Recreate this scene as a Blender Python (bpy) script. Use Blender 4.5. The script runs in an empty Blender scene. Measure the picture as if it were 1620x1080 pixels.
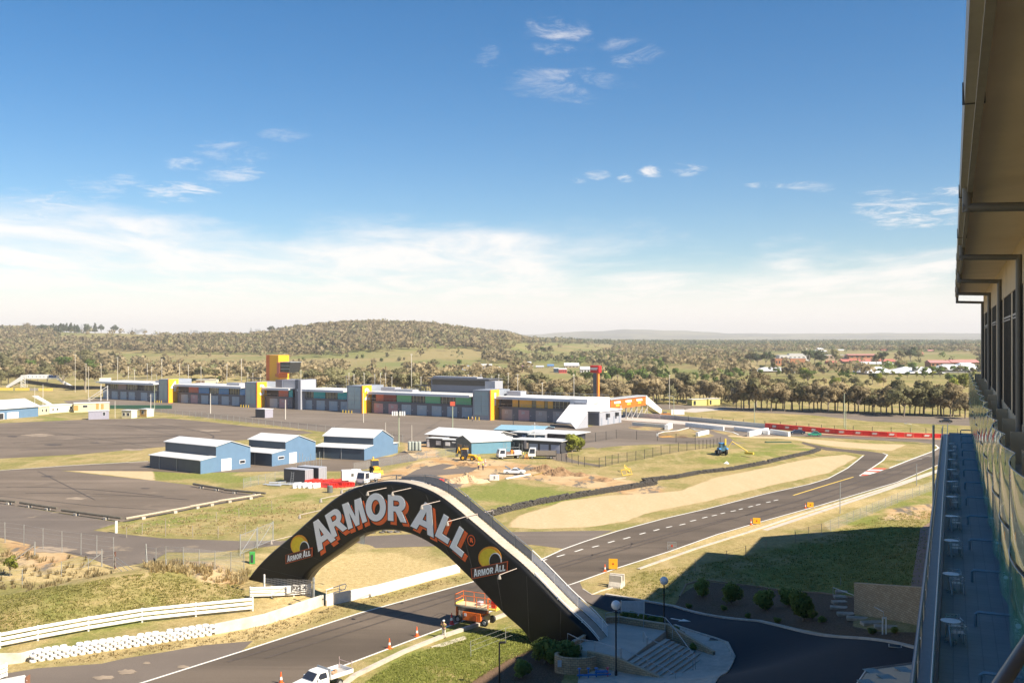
import bpy, bmesh, math, random
import numpy as np
from mathutils import Vector, Matrix
R = math.radians
random.seed(7); rng = np.random.default_rng(7)
scn = bpy.context.scene
COL = scn.collection
# ---------------------------------------------------------------- camera model (used to survey points)
F, CX, HY, H = 1575.0, 810.0, 536.0, 30.0
def G(px, py, z=0.0):
    Y = (H - z) * F / (py - HY)
    return Vector(((px - CX) / F * Y, Y, z))
def U(px, py, Y):
    return Vector(((px - CX) / F * Y, Y, H - (py - HY) / F * Y))
def S(x):
    x = np.clip(x, 0, 1); return x * x * (3 - 2 * x)
# hotel axis frame: s along the facade, a to its right
HA = Vector((.405, .914, 0)).normalized(); HR = Vector((HA.y, -HA.x, 0))
def hot(s, a, z): return HA * s + HR * a + Vector((0, 0, z))
TD = Vector((.65, .76, 0)).normalized(); TN = Vector((TD.y, -TD.x, 0)); T0 = Vector((-5.2, 105.9, 0))
def dt(x, y):
    return (x - T0.x) * TN.x + (y - T0.y) * TN.y, (x - T0.x) * TD.x + (y - T0.y) * TD.y
PA = np.array([-700, 0, 380, 450, 520, 600, 680, 760, 800, 835, 900, 970, 1100, 2400], float)
PH = np.array([52, 50, 36, 43, 54, 58, 53, 40, 35, 20, 18, 12, 10, 10], float)
PE = np.array([2600, 2600, 2400, 2200, 2200, 2200, 2200, 2200, 2200, 2300, 2400, 3000, 4000, 4000], float)
MA = np.array([-700, 700, 850, 920, 990, 1060, 1150, 1300, 1400, 1550, 2400], float)
MH = np.array([60, 70, 88, 132, 168, 150, 112, 104, 116, 108, 90], float)
def hT(x, y):
    x = np.asarray(x, float); y = np.asarray(y, float)
    d, t = dt(x, y)
    z = 6.2 * S((d - 15) / 38) * (1 - S((t - 120) / 60)) * (1 - S((-t - 130) / 60)) * (1 - S((d - 140) / 60))
    z = z * (1 - .85 * np.exp(-((x - 16) / 9) ** 2 - ((y - 90) / 7) ** 2))
    z = z + np.maximum(0, 2.35 * np.exp(-((d + 38) / 7.5) ** 2 - ((t + 17) / 20) ** 2) - .06)
    z = z + np.maximum(0, .93 * np.exp(-((x + 27.6) / 6.5) ** 2 - ((y - 118.5) / 5.5) ** 2) - .03)
    xs, ys = x + 190, y - 600
    u = xs * .8387 - ys * .5446; v = xs * .5446 + ys * .8387
    z = z + 8.5 * np.exp(-(u / 62) ** 2 - (v / 26) ** 2)
    # grassed swale bank beside the tyre wall
    z = z + 1.3 * np.exp(-((x - 50) / 15) ** 2 - ((y - 256) / 13) ** 2)
    yy = np.maximum(y, 1.0); px = CX + F * x / yy
    far = np.where(y > 300, 1.0, 0.0)
    hh = np.interp(px, PA, PH); ee = np.interp(px, PA, PE)
    r = np.clip((y - 1050) / (ee - 1050), 0, 1)
    z = z + far * hh * r * r * (3 - 2 * r) * (1 - .35 * S((y - ee - 200) / 1500))
    z = z + far * S((y - 1000) / 500) * (2.2 * np.sin(x / 95 + 1.3) * np.cos(y / 130) + 1.2 * np.sin(x / 41 + y / 57))
    mh = np.interp(px, MA, MH)
    z = z + far * (mh - 10) * S((y - 8500) / 5500) * (1 + .03 * np.sin(x / 310.) + .025 * np.sin(x / 137. + 2) + .02 * np.sin(x / 71.))
    return z
def hz(x, y): return float(hT(x, y))
def GT(px, py, ymin=50.0, ymax=9000.0):
    ys = np.geomspace(ymin, ymax, 1500)
    xs = (px - CX) / F * ys; zr = H - (py - HY) / F * ys
    hh = hT(xs, ys); k = np.argmax(zr <= hh)
    if zr[k] > hh[k]: k = len(ys) - 1
    if k > 0:
        a = zr[k-1] - hh[k-1]; b = hh[k] - zr[k]; f = a / max(1e-6, a + b)
        Y = ys[k-1] + (ys[k] - ys[k-1]) * f
    else: Y = ys[0]
    x = (px - CX) / F * Y
    return Vector((x, Y, hz(x, Y)))
class Plane:
    """vertical plane through p0 along u"""
    def __init__(s, p0, u):
        s.p0 = Vector(p0); s.u = Vector((u[0], u[1], 0)).normalized(); s.v = Vector((-s.u.y, s.u.x, 0))
    def tz(s, px, py, off=0.0):
        k = (px - CX) / F; p = s.p0 + s.v * off
        # p.x + t u.x = k (p.y + t u.y)
        t = (k * p.y - p.x) / (s.u.x - k * s.u.y)
        Y = p.y + t * s.u.y
        return t, H - (py - HY) / F * Y
    def P(s, t, z, v=0.0): 
        q = s.p0 + s.u * t + s.v * v; return Vector((q.x, q.y, z))
    def W(s, px, py, off=0.0):
        t, z = s.tz(px, py, off); return s.P(t, z, off)
# ---------------------------------------------------------------- materials
MATS = {}
def nd(nt, typ, **kw):
    n = nt.nodes.new(typ)
    for k, v in kw.items(): setattr(n, k, v)
    return n
def mat(name, col, rough=.6, metal=0., var=.10, scale=3., bump=0., spec=.5, alpha=None, trans=0., coat=0., dirt=0., emit=0.):
    if name in MATS: return MATS[name]
    m = bpy.data.materials.new(name); m.use_nodes = True; nt = m.node_tree
    b = nt.nodes['Principled BSDF']; c = (*col, 1)
    b.inputs['Roughness'].default_value = rough; b.inputs['Metallic'].default_value = metal
    b.inputs['Specular IOR Level'].default_value = spec
    tc = nd(nt, 'ShaderNodeTexCoord'); n = nd(nt, 'ShaderNodeTexNoise')
    n.inputs['Scale'].default_value = scale; n.inputs['Detail'].default_value = 5; n.inputs['Roughness'].default_value = .6
    nt.links.new(tc.outputs['Object'], n.inputs['Vector'])
    mr = nd(nt, 'ShaderNodeMapRange'); mr.inputs[1].default_value = .3; mr.inputs[2].default_value = .7
    mr.inputs[3].default_value = 1 - var; mr.inputs[4].default_value = 1 + var
    nt.links.new(n.outputs['Fac'], mr.inputs[0])
    mx = nd(nt, 'ShaderNodeVectorMath', operation='SCALE'); mx.inputs[0].default_value = col
    nt.links.new(mr.outputs[0], mx.inputs['Scale'])
    out = mx.outputs[0]
    if dirt:
        n2 = nd(nt, 'ShaderNodeTexNoise'); n2.inputs['Scale'].default_value = scale * .35; n2.inputs['Detail'].default_value = 8
        nt.links.new(tc.outputs['Object'], n2.inputs['Vector'])
        m2 = nd(nt, 'ShaderNodeMapRange'); m2.inputs[1].default_value = .5; m2.inputs[2].default_value = .75; m2.inputs[4].default_value = dirt
        nt.links.new(n2.outputs['Fac'], m2.inputs[0])
        mm = nd(nt, 'ShaderNodeMix', data_type='RGBA'); nt.links.new(m2.outputs[0], mm.inputs[0]); nt.links.new(out, mm.inputs[6])
        mm.inputs[7].default_value = (.16, .12, .08, 1); out = mm.outputs[2]
    nt.links.new(out, b.inputs['Base Color'])
    if bump:
        bp = nd(nt, 'ShaderNodeBump'); bp.inputs['Strength'].default_value = bump; bp.inputs['Distance'].default_value = .05
        nt.links.new(n.outputs['Fac'], bp.inputs['Height']); nt.links.new(bp.outputs[0], b.inputs['Normal'])
    if coat: b.inputs['Coat Weight'].default_value = coat
    if trans: b.inputs['Transmission Weight'].default_value = trans
    if alpha is not None: b.inputs['Alpha'].default_value = alpha
    MATS[name] = m; return m
def brickmat(name, c1, c2, mortar, bw, bh, rough=.85, off=.5, ms=.012, axis='XZ'):
    if name in MATS: return MATS[name]
    m = bpy.data.materials.new(name); m.use_nodes = True; nt = m.node_tree; b = nt.nodes['Principled BSDF']
    tc = nd(nt, 'ShaderNodeTexCoord'); sx = nd(nt, 'ShaderNodeSeparateXYZ'); cb = nd(nt, 'ShaderNodeCombineXYZ')
    nt.links.new(tc.outputs['Object'], sx.inputs[0]); nt.links.new(sx.outputs[axis[0]], cb.inputs[0]); nt.links.new(sx.outputs[axis[1]], cb.inputs[1])
    br = nd(nt, 'ShaderNodeTexBrick'); br.offset = off
    br.inputs['Color1'].default_value = (*c1, 1); br.inputs['Color2'].default_value = (*c2, 1); br.inputs['Mortar'].default_value = (*mortar, 1)
    br.inputs['Scale'].default_value = 1; br.inputs['Brick Width'].default_value = bw; br.inputs['Row Height'].default_value = bh; br.inputs['Mortar Size'].default_value = ms
    nt.links.new(cb.outputs[0], br.inputs['Vector'])
    n = nd(nt, 'ShaderNodeTexNoise'); n.inputs['Scale'].default_value = .8; n.inputs['Detail'].default_value = 6; nt.links.new(tc.outputs['Object'], n.inputs['Vector'])
    mr = nd(nt, 'ShaderNodeMapRange'); mr.inputs[3].default_value = .75; mr.inputs[4].default_value = 1.2; nt.links.new(n.outputs['Fac'], mr.inputs[0])
    vm = nd(nt, 'ShaderNodeVectorMath', operation='SCALE'); nt.links.new(br.outputs['Color'], vm.inputs[0]); nt.links.new(mr.outputs[0], vm.inputs['Scale'])
    nt.links.new(vm.outputs[0], b.inputs['Base Color']); b.inputs['Roughness'].default_value = rough
    bp = nd(nt, 'ShaderNodeBump'); bp.inputs['Strength'].default_value = .4; bp.inputs['Distance'].default_value = .01
    nt.links.new(br.outputs['Fac'], bp.inputs['Height']); bp.invert = True; nt.links.new(bp.outputs[0], b.inputs['Normal'])
    MATS[name] = m; return m
def ribmat(name, col, pitch=.25, axis='X', rough=.45, amt=.22, metal=0.):
    """profiled sheet metal: ribs along the sheet"""
    if name in MATS: return MATS[name]
    m = mat(name, col, rough, metal, var=.06, scale=.6); nt = m.node_tree; b = nt.nodes['Principled BSDF']
    tc = nd(nt, 'ShaderNodeTexCoord'); w = nd(nt, 'ShaderNodeTexWave'); w.bands_direction = axis; w.inputs['Scale'].default_value = .314 / pitch
    nt.links.new(tc.outputs['Object'], w.inputs['Vector'])
    bp = nd(nt, 'ShaderNodeBump'); bp.inputs['Strength'].default_value = amt; bp.inputs['Distance'].default_value = .03
    nt.links.new(w.outputs['Fac'], bp.inputs['Height']); nt.links.new(bp.outputs[0], b.inputs['Normal'])
    return m
# ---------------------------------------------------------------- mesh builder
CH = {}
def KIDS(o): return list(CH.get(o.name, []))
def setpar(c, p): c.parent = p; CH.setdefault(p.name, []).append(c)
class MB:
    def __init__(s): s.v = []; s.f = []
    def add(s, vs, fs):
        k = len(s.v); s.v += [tuple(v) for v in vs]; s.f += [tuple(i + k for i in f) for f in fs]; return s
    def box(s, x0, x1, y0, y1, z0, z1, taper=0.):
        t = taper
        return s.add([(x0,y0,z0),(x1,y0,z0),(x1,y1,z0),(x0,y1,z0),(x0+t,y0+t,z1),(x1-t,y0+t,z1),(x1-t,y1-t,z1),(x0+t,y1-t,z1)],
              [(3,2,1,0),(4,5,6,7),(0,1,5,4),(1,2,6,5),(2,3,7,6),(3,0,4,7)])
    def cbox(s, c, sx, sy, sz, rz=0.):
        m = Matrix.Rotation(rz, 3, 'Z'); q = []
        for dz in (0, sz):
            for dx, dy in ((-1,-1),(1,-1),(1,1),(-1,1)): q.append(Vector(c) + m @ Vector((dx*sx/2, dy*sy/2, dz)))
        return s.add(q, [(3,2,1,0),(4,5,6,7),(0,1,5,4),(1,2,6,5),(2,3,7,6),(3,0,4,7)])
    def tube(s, pts, r, n=6, cap=True, r2=None):
        pts = [Vector(p) for p in pts]; k0 = len(s.v); N = len(pts); rr = []
        up = None
        for i, p in enumerate(pts):
            d = (pts[min(i+1, N-1)] - pts[max(i-1, 0)]).normalized()
            if up is None:
                a = Vector((0,0,1)) if abs(d.z) < .95 else Vector((1,0,0)); up = d.cross(a).normalized()
            else: up = (up - d * up.dot(d)).normalized()
            w = d.cross(up); ri = r if r2 is None else r + (r2 - r) * i / (N - 1)
            for j in range(n):
                a = 2 * math.pi * j / n; s.v.append(tuple(p + (up * math.cos(a) + w * math.sin(a)) * ri))
        for i in range(N - 1):
            for j in range(n):
                a = k0 + i*n + j; b = k0 + i*n + (j+1) % n; s.f.append((a, b, b + n, a + n))
        if cap: s.f.append(tuple(k0 + j for j in range(n))[::-1]); s.f.append(tuple(k0 + (N-1)*n + j for j in range(n)))
        return s
    def lathe(s, prof, c=(0,0,0), n=16):
        k0 = len(s.v); c = Vector(c)
        for r, z in prof:
            for j in range(n):
                a = 2*math.pi*j/n; s.v.append((c.x + r*math.cos(a), c.y + r*math.sin(a), c.z + z))
        for i in range(len(prof)-1):
            for j in range(n):
                a = k0+i*n+j; b = k0+i*n+(j+1)%n; s.f.append((a, b, b+n, a+n))
        s.f.append(tuple(k0+j for j in range(n))[::-1]); s.f.append(tuple(k0+(len(prof)-1)*n+j for j in range(n)))
        return s
    def wheel(s, c, r, w, n=18, ax='y'):
        c = Vector(c); prof = [(r*.55, -w/2), (r*.93, -w/2), (r, -w*.35), (r, w*.35), (r*.93, w/2), (r*.55, w/2)]
        k0 = len(s.v)
        for q, y in prof:
            for j in range(n):
                a = 2*math.pi*j/n
                s.v.append(tuple(c + (Vector((q*math.cos(a), y, q*math.sin(a))) if ax == 'y' else Vector((y, q*math.cos(a), q*math.sin(a))))))
        for i in range(len(prof)-1):
            for j in range(n):
                a = k0+i*n+j; b = k0+i*n+(j+1)%n; s.f.append((a, a+n, b+n, b))
        s.f.append(tuple(k0+j for j in range(n))); s.f.append(tuple(k0+(len(prof)-1)*n+j for j in range(n))[::-1]); return s
    def prism(s, prof, e0, e1, ax='y', inset=None):
        """closed 2D profile extruded. ax='y': prof is (x,z); 'x': (y,z); 'z': (x,y). inset: offset list of the far copy"""
        n = len(prof); q = []
        for e, sg in ((e0, -1), (e1, 1)):
            for i, (a, b) in enumerate(prof):
                ee = e
                if inset: ee = e - sg * inset[i]
                q.append((a, ee, b) if ax == 'y' else (ee, a, b) if ax == 'x' else (a, b, ee))
        fs = [tuple(range(n)), tuple(range(2*n-1, n-1, -1))]
        for i in range(n): j = (i+1) % n; fs.append((i, i+n, j+n, j))
        return s.add(q, fs)
    def sphere(s, c, r, n=12, m=8, sc=(1,1,1)):
        k0 = len(s.v); c = Vector(c)
        for i in range(m+1):
            th = math.pi*i/m
            for j in range(n):
                a = 2*math.pi*j/n; s.v.append((c.x+r*sc[0]*math.sin(th)*math.cos(a), c.y+r*sc[1]*math.sin(th)*math.sin(a), c.z+r*sc[2]*math.cos(th)))
        for i in range(m):
            for j in range(n):
                a = k0+i*n+j; b = k0+i*n+(j+1)%n; s.f.append((a, a+n, b+n, b))
        return s
    def quad(s, *p): return s.add(p, [tuple(range(len(p)))])
    def slab(s, poly, nrm, th):
        """3D planar polygon thickened along nrm"""
        n = len(poly); nv = Vector(nrm) * th; q = [Vector(p) for p in poly] + [Vector(p) + nv for p in poly]
        fs = [tuple(range(n-1, -1, -1)), tuple(range(n, 2*n))]
        for i in range(n): j = (i+1) % n; fs.append((i, j, j+n, i+n))
        return s.add(q, fs)
    def xf(s, M): s.v = [tuple(M @ Vector(v)) for v in s.v]; return s
    def join(s, o): return s.add(o.v, o.f)
    def build(s, name, m=None, parent=None, smooth=False, bevel=0., clean=False, segs=2):
        me = bpy.data.meshes.new(name); me.from_pydata(s.v, [], s.f)
        bm = bmesh.new(); bm.from_mesh(me)
        if clean: bmesh.ops.remove_doubles(bm, verts=bm.verts, dist=1e-4)
        bmesh.ops.recalc_face_normals(bm, faces=bm.faces)
        if any(len(f.verts) > 4 for f in bm.faces):
            bmesh.ops.triangulate(bm, faces=[f for f in bm.faces if len(f.verts) > 4], ngon_method='EAR_CLIP')
        bm.to_mesh(me); bm.free()
        if m: me.materials.append(m)
        o = bpy.data.objects.new(name, me); COL.objects.link(o)
        if parent: setpar(o, parent)
        if smooth:
            me.polygons.foreach_set('use_smooth', [True] * len(me.polygons)); me.set_sharp_from_angle(angle=R(40))
        if bevel:
            b = o.modifiers.new('b', 'BEVEL'); b.width = bevel; b.segments = segs; b.limit_method = 'ANGLE'; b.angle_limit = R(40)
        return o
def tag(o, label, cat, group=None):
    o['label'] = label; o['category'] = cat
    if group: o['group'] = group
    return o
def thing(name, label, cat, loc=(0,0,0), rz=0., group=None):
    o = bpy.data.objects.new(name, None); COL.objects.link(o); o.location = loc; o.rotation_euler = (0, 0, rz); o.empty_display_size = .3
    return tag(o, label, cat, group)
def dup(o, loc=None, rz=None, label=None, scale=None, parent=None):
    c = o.copy(); COL.objects.link(c)
    if parent is not None: setpar(c, parent)
    for ch in KIDS(o): dup(ch, parent=c)
    if loc is not None: c.location = loc
    if rz is not None: c.rotation_euler = (0, 0, rz)
    if scale is not None: c.scale = (scale,)*3 if not hasattr(scale, '__len__') else scale
    if label: c['label'] = label
    return c
def struct(o): o['kind'] = 'structure'; return o
def ang(p, q): return math.atan2(q[1]-p[1], q[0]-p[0])
def textmesh(txt, size, ex=.01, bold=.0, space=1.0):
    cu = bpy.data.curves.new('t', 'FONT'); cu.body = txt; cu.size = size; cu.extrude = ex; cu.offset = bold; cu.align_x = 'CENTER'; cu.align_y = 'CENTER'
    cu.space_character = space; cu.resolution_u = 3
    o = bpy.data.objects.new('t', cu); COL.objects.link(o); dg = bpy.context.evaluated_depsgraph_get(); dg.update()
    me = bpy.data.meshes.new_from_object(o.evaluated_get(dg)); bpy.data.objects.remove(o); bpy.data.curves.remove(cu)
    b = MB(); b.v = [tuple(v.co) for v in me.vertices]; b.f = [tuple(p.vertices) for p in me.polygons]; bpy.data.meshes.remove(me)
    return b
def facing(origin, u, nrm):
    """matrix taking text XY plane to the vertical plane with x->u, y->up, z->nrm"""
    u = Vector(u).normalized(); n = Vector(nrm).normalized(); w = n.cross(u)
    M = Matrix((( u.x, w.x, n.x, origin[0]), (u.y, w.y, n.y, origin[1]), (u.z, w.z, n.z, origin[2]), (0,0,0,1))); return M
# ---------------------------------------------------------------- camera, sun, sky
cam = bpy.data.cameras.new('camera'); co = bpy.data.objects.new('camera', cam); COL.objects.link(co)
co.location = (0, 0, H); co.rotation_euler = (R(90), 0, 0); cam.sensor_width = 36; cam.lens = 36 * F / 1620
cam.shift_y = (HY - 540) / 1620; cam.clip_end = 60000; cam.clip_start = .1; scn.camera = co
SUNH = Vector((.829, -.559, 0)).normalized(); EL = R(42)
SD = Vector((SUNH.x * math.cos(EL), SUNH.y * math.cos(EL), math.sin(EL)))
sun = bpy.data.lights.new('sun', 'SUN'); sun.energy = 4.6; sun.angle = R(.53); sun.color = (1, .89, .73)
so = bpy.data.objects.new('sun', sun); COL.objects.link(so); so.rotation_euler = SD.to_track_quat('Z', 'Y').to_euler(); so.location = (60, -40, 120)
w = bpy.data.worlds.new('World'); scn.world = w; w.use_nodes = True; nt = w.node_tree; nt.nodes.clear()
out = nd(nt, 'ShaderNodeOutputWorld'); bg = nd(nt, 'ShaderNodeBackground'); sky = nd(nt, 'ShaderNodeTexSky'); sky.sky_type = 'NISHITA'
sky.sun_disc = False; sky.sun_elevation = EL; sky.sun_rotation = math.atan2(SUNH.x, SUNH.y); sky.altitude = 700; sky.air_density = 1.0; sky.dust_density = .25; sky.ozone_density = 2.2
bg.inputs['Strength'].default_value = .06
tc = nd(nt, 'ShaderNodeTexCoord'); sep = nd(nt, 'ShaderNodeSeparateXYZ'); nt.links.new(tc.outputs['Generated'], sep.inputs[0])
def M(op, a, b=None, c=None):
    n = nd(nt, 'ShaderNodeMath', operation=op)
    for i, v in enumerate((a, b, c)):
        if v is None: continue
        if isinstance(v, (int, float)): n.inputs[i].default_value = v
        else: nt.links.new(v, n.inputs[i])
    return n.outputs[0]
def SS(v, lo, hi, a=0., b=1.):
    n = nd(nt, 'ShaderNodeMapRange', interpolation_type='SMOOTHSTEP'); nt.links.new(v, n.inputs[0])
    for i, q in enumerate((lo, hi, a, b)): n.inputs[i+1].default_value = q
    return n.outputs[0]
zz = sep.outputs['Z']; za = M('MAXIMUM', zz, .003)
den = M('ADD', za, .045)
cu = nd(nt, 'ShaderNodeCombineXYZ'); nt.links.new(M('DIVIDE', sep.outputs['X'], den), cu.inputs[0]); nt.links.new(M('DIVIDE', sep.outputs['Y'], den), cu.inputs[1])
def NZ(scale, detail=8, rough=.6, loc=(0,0,0), sc=(1,1,1), dist=0.):
    mp = nd(nt, 'ShaderNodeMapping'); mp.inputs['Location'].default_value = loc; mp.inputs['Scale'].default_value = sc; nt.links.new(cu.outputs[0], mp.inputs[0])
    n = nd(nt, 'ShaderNodeTexNoise'); n.inputs['Scale'].default_value = scale; n.inputs['Detail'].default_value = detail; n.inputs['Roughness'].default_value = rough; n.inputs['Distortion'].default_value = dist
    nt.links.new(mp.outputs[0], n.inputs['Vector']); return n.outputs['Fac']
az = nd(nt, 'ShaderNodeMath', operation='DIVIDE'); nt.links.new(sep.outputs['X'], az.inputs[0]); nt.links.new(sep.outputs['Y'], az.inputs[1]); az = az.outputs[0]
n1 = NZ(.55, 9, .62, (3.1, 1.7, 0), (1, .55, 1), .3)
# low sheet: solid near horizon, ragged top edge at about 6 degrees
edge = M('ADD', zz, M('MULTIPLY', M('SUBTRACT', n1, .5), -.16))
edge = M('ADD', edge, M('MULTIPLY', az, .045))
sheet = M('MULTIPLY', SS(edge, .114, .070), .82)
tex = SS(NZ(1.5, 9, .68, (0.3, 5, 0), (1.0, .5, 1), .4), .34, .62, .42, 1.)
sheet = M('MULTIPLY', sheet, tex)
low = SS(zz, .085, .01, 0., .95)
sheet = M('MAXIMUM', sheet, low)
# cumulus tufts in the middle band
pf = SS(NZ(1.25, 8, .6, (7.3, 2.2, 0), (1, .8, 1), .2), .615, .70)
band = M('MULTIPLY', SS(zz, .095, .12), SS(zz, .21, .165))
puff = M('MULTIPLY', pf, band)
# wisps high up
ws = SS(NZ(.9, 9, .7, (1.6, 8.1, 0), (1.7, .6, 1), 1.1), .63, .80, 0., .55)
wb = M('MULTIPLY', SS(zz, .17, .22), SS(zz, .34, .27)); wb = M('MULTIPLY', wb, SS(az, -.25, .0))
wb = M('MULTIPLY', wb, SS(az, .2, .12))
wisp = M('MULTIPLY', ws, wb)
# hand surveyed small clouds: (azimuth, elevation z/y, half width, half height, strength)
def EV():
    n = nd(nt, 'ShaderNodeMath', operation='DIVIDE'); nt.links.new(zz, n.inputs[0]); nt.links.new(sep.outputs['Y'], n.inputs[1]); return n.outputs[0]
ev = EV()
dn = NZ(5., 9, .7, (2, 2, 0), (1, 1, 1), .3); dn2 = NZ(5., 9, .7, (9, 4, 0), (1, 1, 1), .3)
total = None
for (cx_, cy_, wx, wy, st) in [(283,303,54,17,.95),(292,261,30,11,.6),(365,276,45,16,.65),(370,243,60,14,.45),(1450,335,85,24,1.0),(1505,303,30,9,.8),(1090,269,28,9,.85),(1030,272,18,9,.8),(945,277,18,7,.7),(988,281,12,6,.7),(916,287,12,5,.6),(1215,294,34,6,.55),(1280,296,36,8,.45),(1385,302,30,6,.55),(1370,326,20,7,.6),(890,284,20,4,.4),(880,52,52,26,.75),(895,135,90,22,.42),(1000,80,50,20,.42),(775,90,22,13,.3),(450,214,40,11,.3),(60,345,110,40,.75),(200,284,30,9,.4),(150,300,40,14,.4)]:
    a0 = (cx_ - CX) / F; e0 = (HY - cy_) / F
    qx = M('DIVIDE', M('SUBTRACT', M('ADD', az, M('MULTIPLY', M('SUBTRACT', dn, .5), .085 if wy > 12 else .03)), a0), wx / F)
    qy = M('DIVIDE', M('SUBTRACT', M('ADD', ev, M('MULTIPLY', M('SUBTRACT', dn2, .5), .05 if wy > 12 else .016)), e0), wy / F)
    rr = M('ADD', M('MULTIPLY', qx, qx), M('MULTIPLY', qy, qy))
    b_ = SS(rr, 1.5, .1, 0., st*(.8 if wy > 12 else 1.))
    total = b_ if total is None else M('MAXIMUM', total, b_)
tufts = M('MULTIPLY', total, SS(NZ(4.5, 10, .75, (5, 1, 0), (1, .8, 1), .8), .40, .66, .0, .9))
cl = M('MAXIMUM', M('MAXIMUM', sheet, tufts), M('MULTIPLY', puff, .0))
front = SS(sep.outputs['Y'], -.1, .1); 
cl = M('MAXIMUM', M('MULTIPLY', M('MULTIPLY', cl, front), 1.0), low)
hs = nd(nt, 'ShaderNodeHueSaturation'); hs.inputs['Saturation'].default_value = 1.42; hs.inputs['Value'].default_value = .96; nt.links.new(sky.outputs[0], hs.inputs['Color'])
mixc = nd(nt, 'ShaderNodeMix', data_type='RGBA'); nt.links.new(cl, mixc.inputs[0]); nt.links.new(hs.outputs[0], mixc.inputs[6]); mixc.inputs[7].default_value = (9.0, 8.4, 7.9, 1)
CLOUDMIX = mixc
nt.links.new(mixc.outputs[2], bg.inputs['Color']); nt.links.new(bg.outputs[0], out.inputs[0])
scn.view_settings.view_transform = 'Standard'; scn.view_settings.look = 'None'; scn.view_settings.exposure = 1.15; scn.view_settings.gamma = 1
scn.cycles.max_bounces = 6; scn.cycles.transparent_max_bounces = 12
# ---------------------------------------------------------------- ground
def px2w(poly, z=0.): return [G(a, b, z) for a, b in poly]
def grid_axes():
    a = list(np.linspace(R(-34), R(34), 620)); b = list(np.linspace(R(34), R(326), 62))[1:-1]
    az_ = np.array(a + b); r = np.concatenate([[6, 14], np.geomspace(24, 19000, 760)]); return az_, r
SAND = [[(1020,781),(1080,775),(1130,755),(1220,738),(1293,723),(1337,719),(1357,723),(1340,732),(1310,748),(1220,767),(1120,792),(1020,812),(995,824),(926,834),(847,836),(803,833),(819,816),(894,792),(960,783)],
        [(1207,690.7),(1270,693),(1373,701.7),(1437,702.7),(1410,713),(1353,708.5),(1313,705),(1260,696)],
        [(1253,681),(1353,686.5),(1437,689.5),(1530,690.5),(1530,694),(1437,692.5),(1353,689.3),(1253,683)],
        [(96,743),(236,735),(246,760),(180,752)],[(1150,688),(1260,691),(1262,694),(1190,692.5),(1150,690)]]
DIRT = [[(560,765),(620,743),(690,722),(770,726),(860,737),(905,748),(1010,770),(1000,778),(880,762),(800,757),(720,772),(640,785)],
        [(0,843),(60,858),(130,880),(70,905),(0,880)],[(890,745),(980,757),(1060,782),(1000,785),(900,765)],
        [(850,742),(940,750),(1050,770),(1060,786),(960,776),(860,764)],[(640,700),(680,700),(700,722),(640,728)],[(1400,805),(1482,795),(1482,822),(1400,822)],[(230,905),(300,897),(360,915),(390,940),(330,935),(270,905)]]
GREEN = [[(700,775),(800,762),(905,772),(1000,790),(960,800),(800,806),(720,795)],[(1000,792),(1075,780),(1060,792),(900,800)],[(190,830),(420,790),(470,778),(520,780),(470,800),(400,815),(250,840)],
         [(540,1090),(650,1025),(760,985),(830,990),(870,1010),(800,1050),(700,1110)],[(1260,698),(1290,712),(1200,722),(1120,735),(1140,718),(1200,708)],
         [(0,985),(200,955),(400,935),(400,955),(200,990),(0,1015)],[(1290,845),(1480,770),(1480,800),(1390,830),(1300,850)],[(1290,698),(1440,699.5),(1440,701.5),(1300,700)],[(200,745),(235,740),(390,745),(430,760),(330,765),(230,758)],[(1130,905),(1300,850),(1480,815),(1500,960),(1300,960)],
         [(1150,590),(1560,585),(1560,592),(1150,600)],[(60,668),(110,665),(112,659),(62,660)]]
LOTRING = []
BED = [[(1065,962),(1078,940),(1110,918),(1200,928),(1300,938),(1353,945),(1353,990),(1400,1000),(1452,1000),(1452,1026),(1280,997),(1180,980)],
       [(720,1110),(760,1060),(800,1035),(850,1012),(880,1012),(900,1040),(880,1110)]]
DRY = [[(0,862),(120,880),(260,900),(240,915),(0,930)],[(380,880),(640,870),(760,900),(560,945),(480,930)],[(480,905),(700,885),(560,960),(470,1000),(300,1040),(240,1030)],[(1000,860),(1480,760),(1480,775),(1020,890)]]
def inside(P, x, y):
    c = np.zeros(x.shape, bool); n = len(P)
    for i in range(n):
        x1, y1 = P[i][0], P[i][1]; x2, y2 = P[(i+1) % n][0], P[(i+1) % n][1]
        cond = ((y1 > y) != (y2 > y))
        with np.errstate(divide='ignore', invalid='ignore'): xi = (x2-x1)*(y-y1)/(y2-y1+1e-12)+x1
        c ^= cond & (x < xi)
    return c
def sdist(P, x, y):
    d = np.full(x.shape, 1e9); n = len(P)
    for i in range(n):
        ax, ay = P[i][0], P[i][1]; bx, by = P[(i+1) % n][0], P[(i+1) % n][1]
        ex, ey = bx-ax, by-ay; t = np.clip(((x-ax)*ex+(y-ay)*ey)/(ex*ex+ey*ey+1e-9), 0, 1)
        d = np.minimum(d, np.hypot(x-ax-t*ex, y-ay-t*ey))
    return np.where(inside(P, x, y), d, -d)
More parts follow.
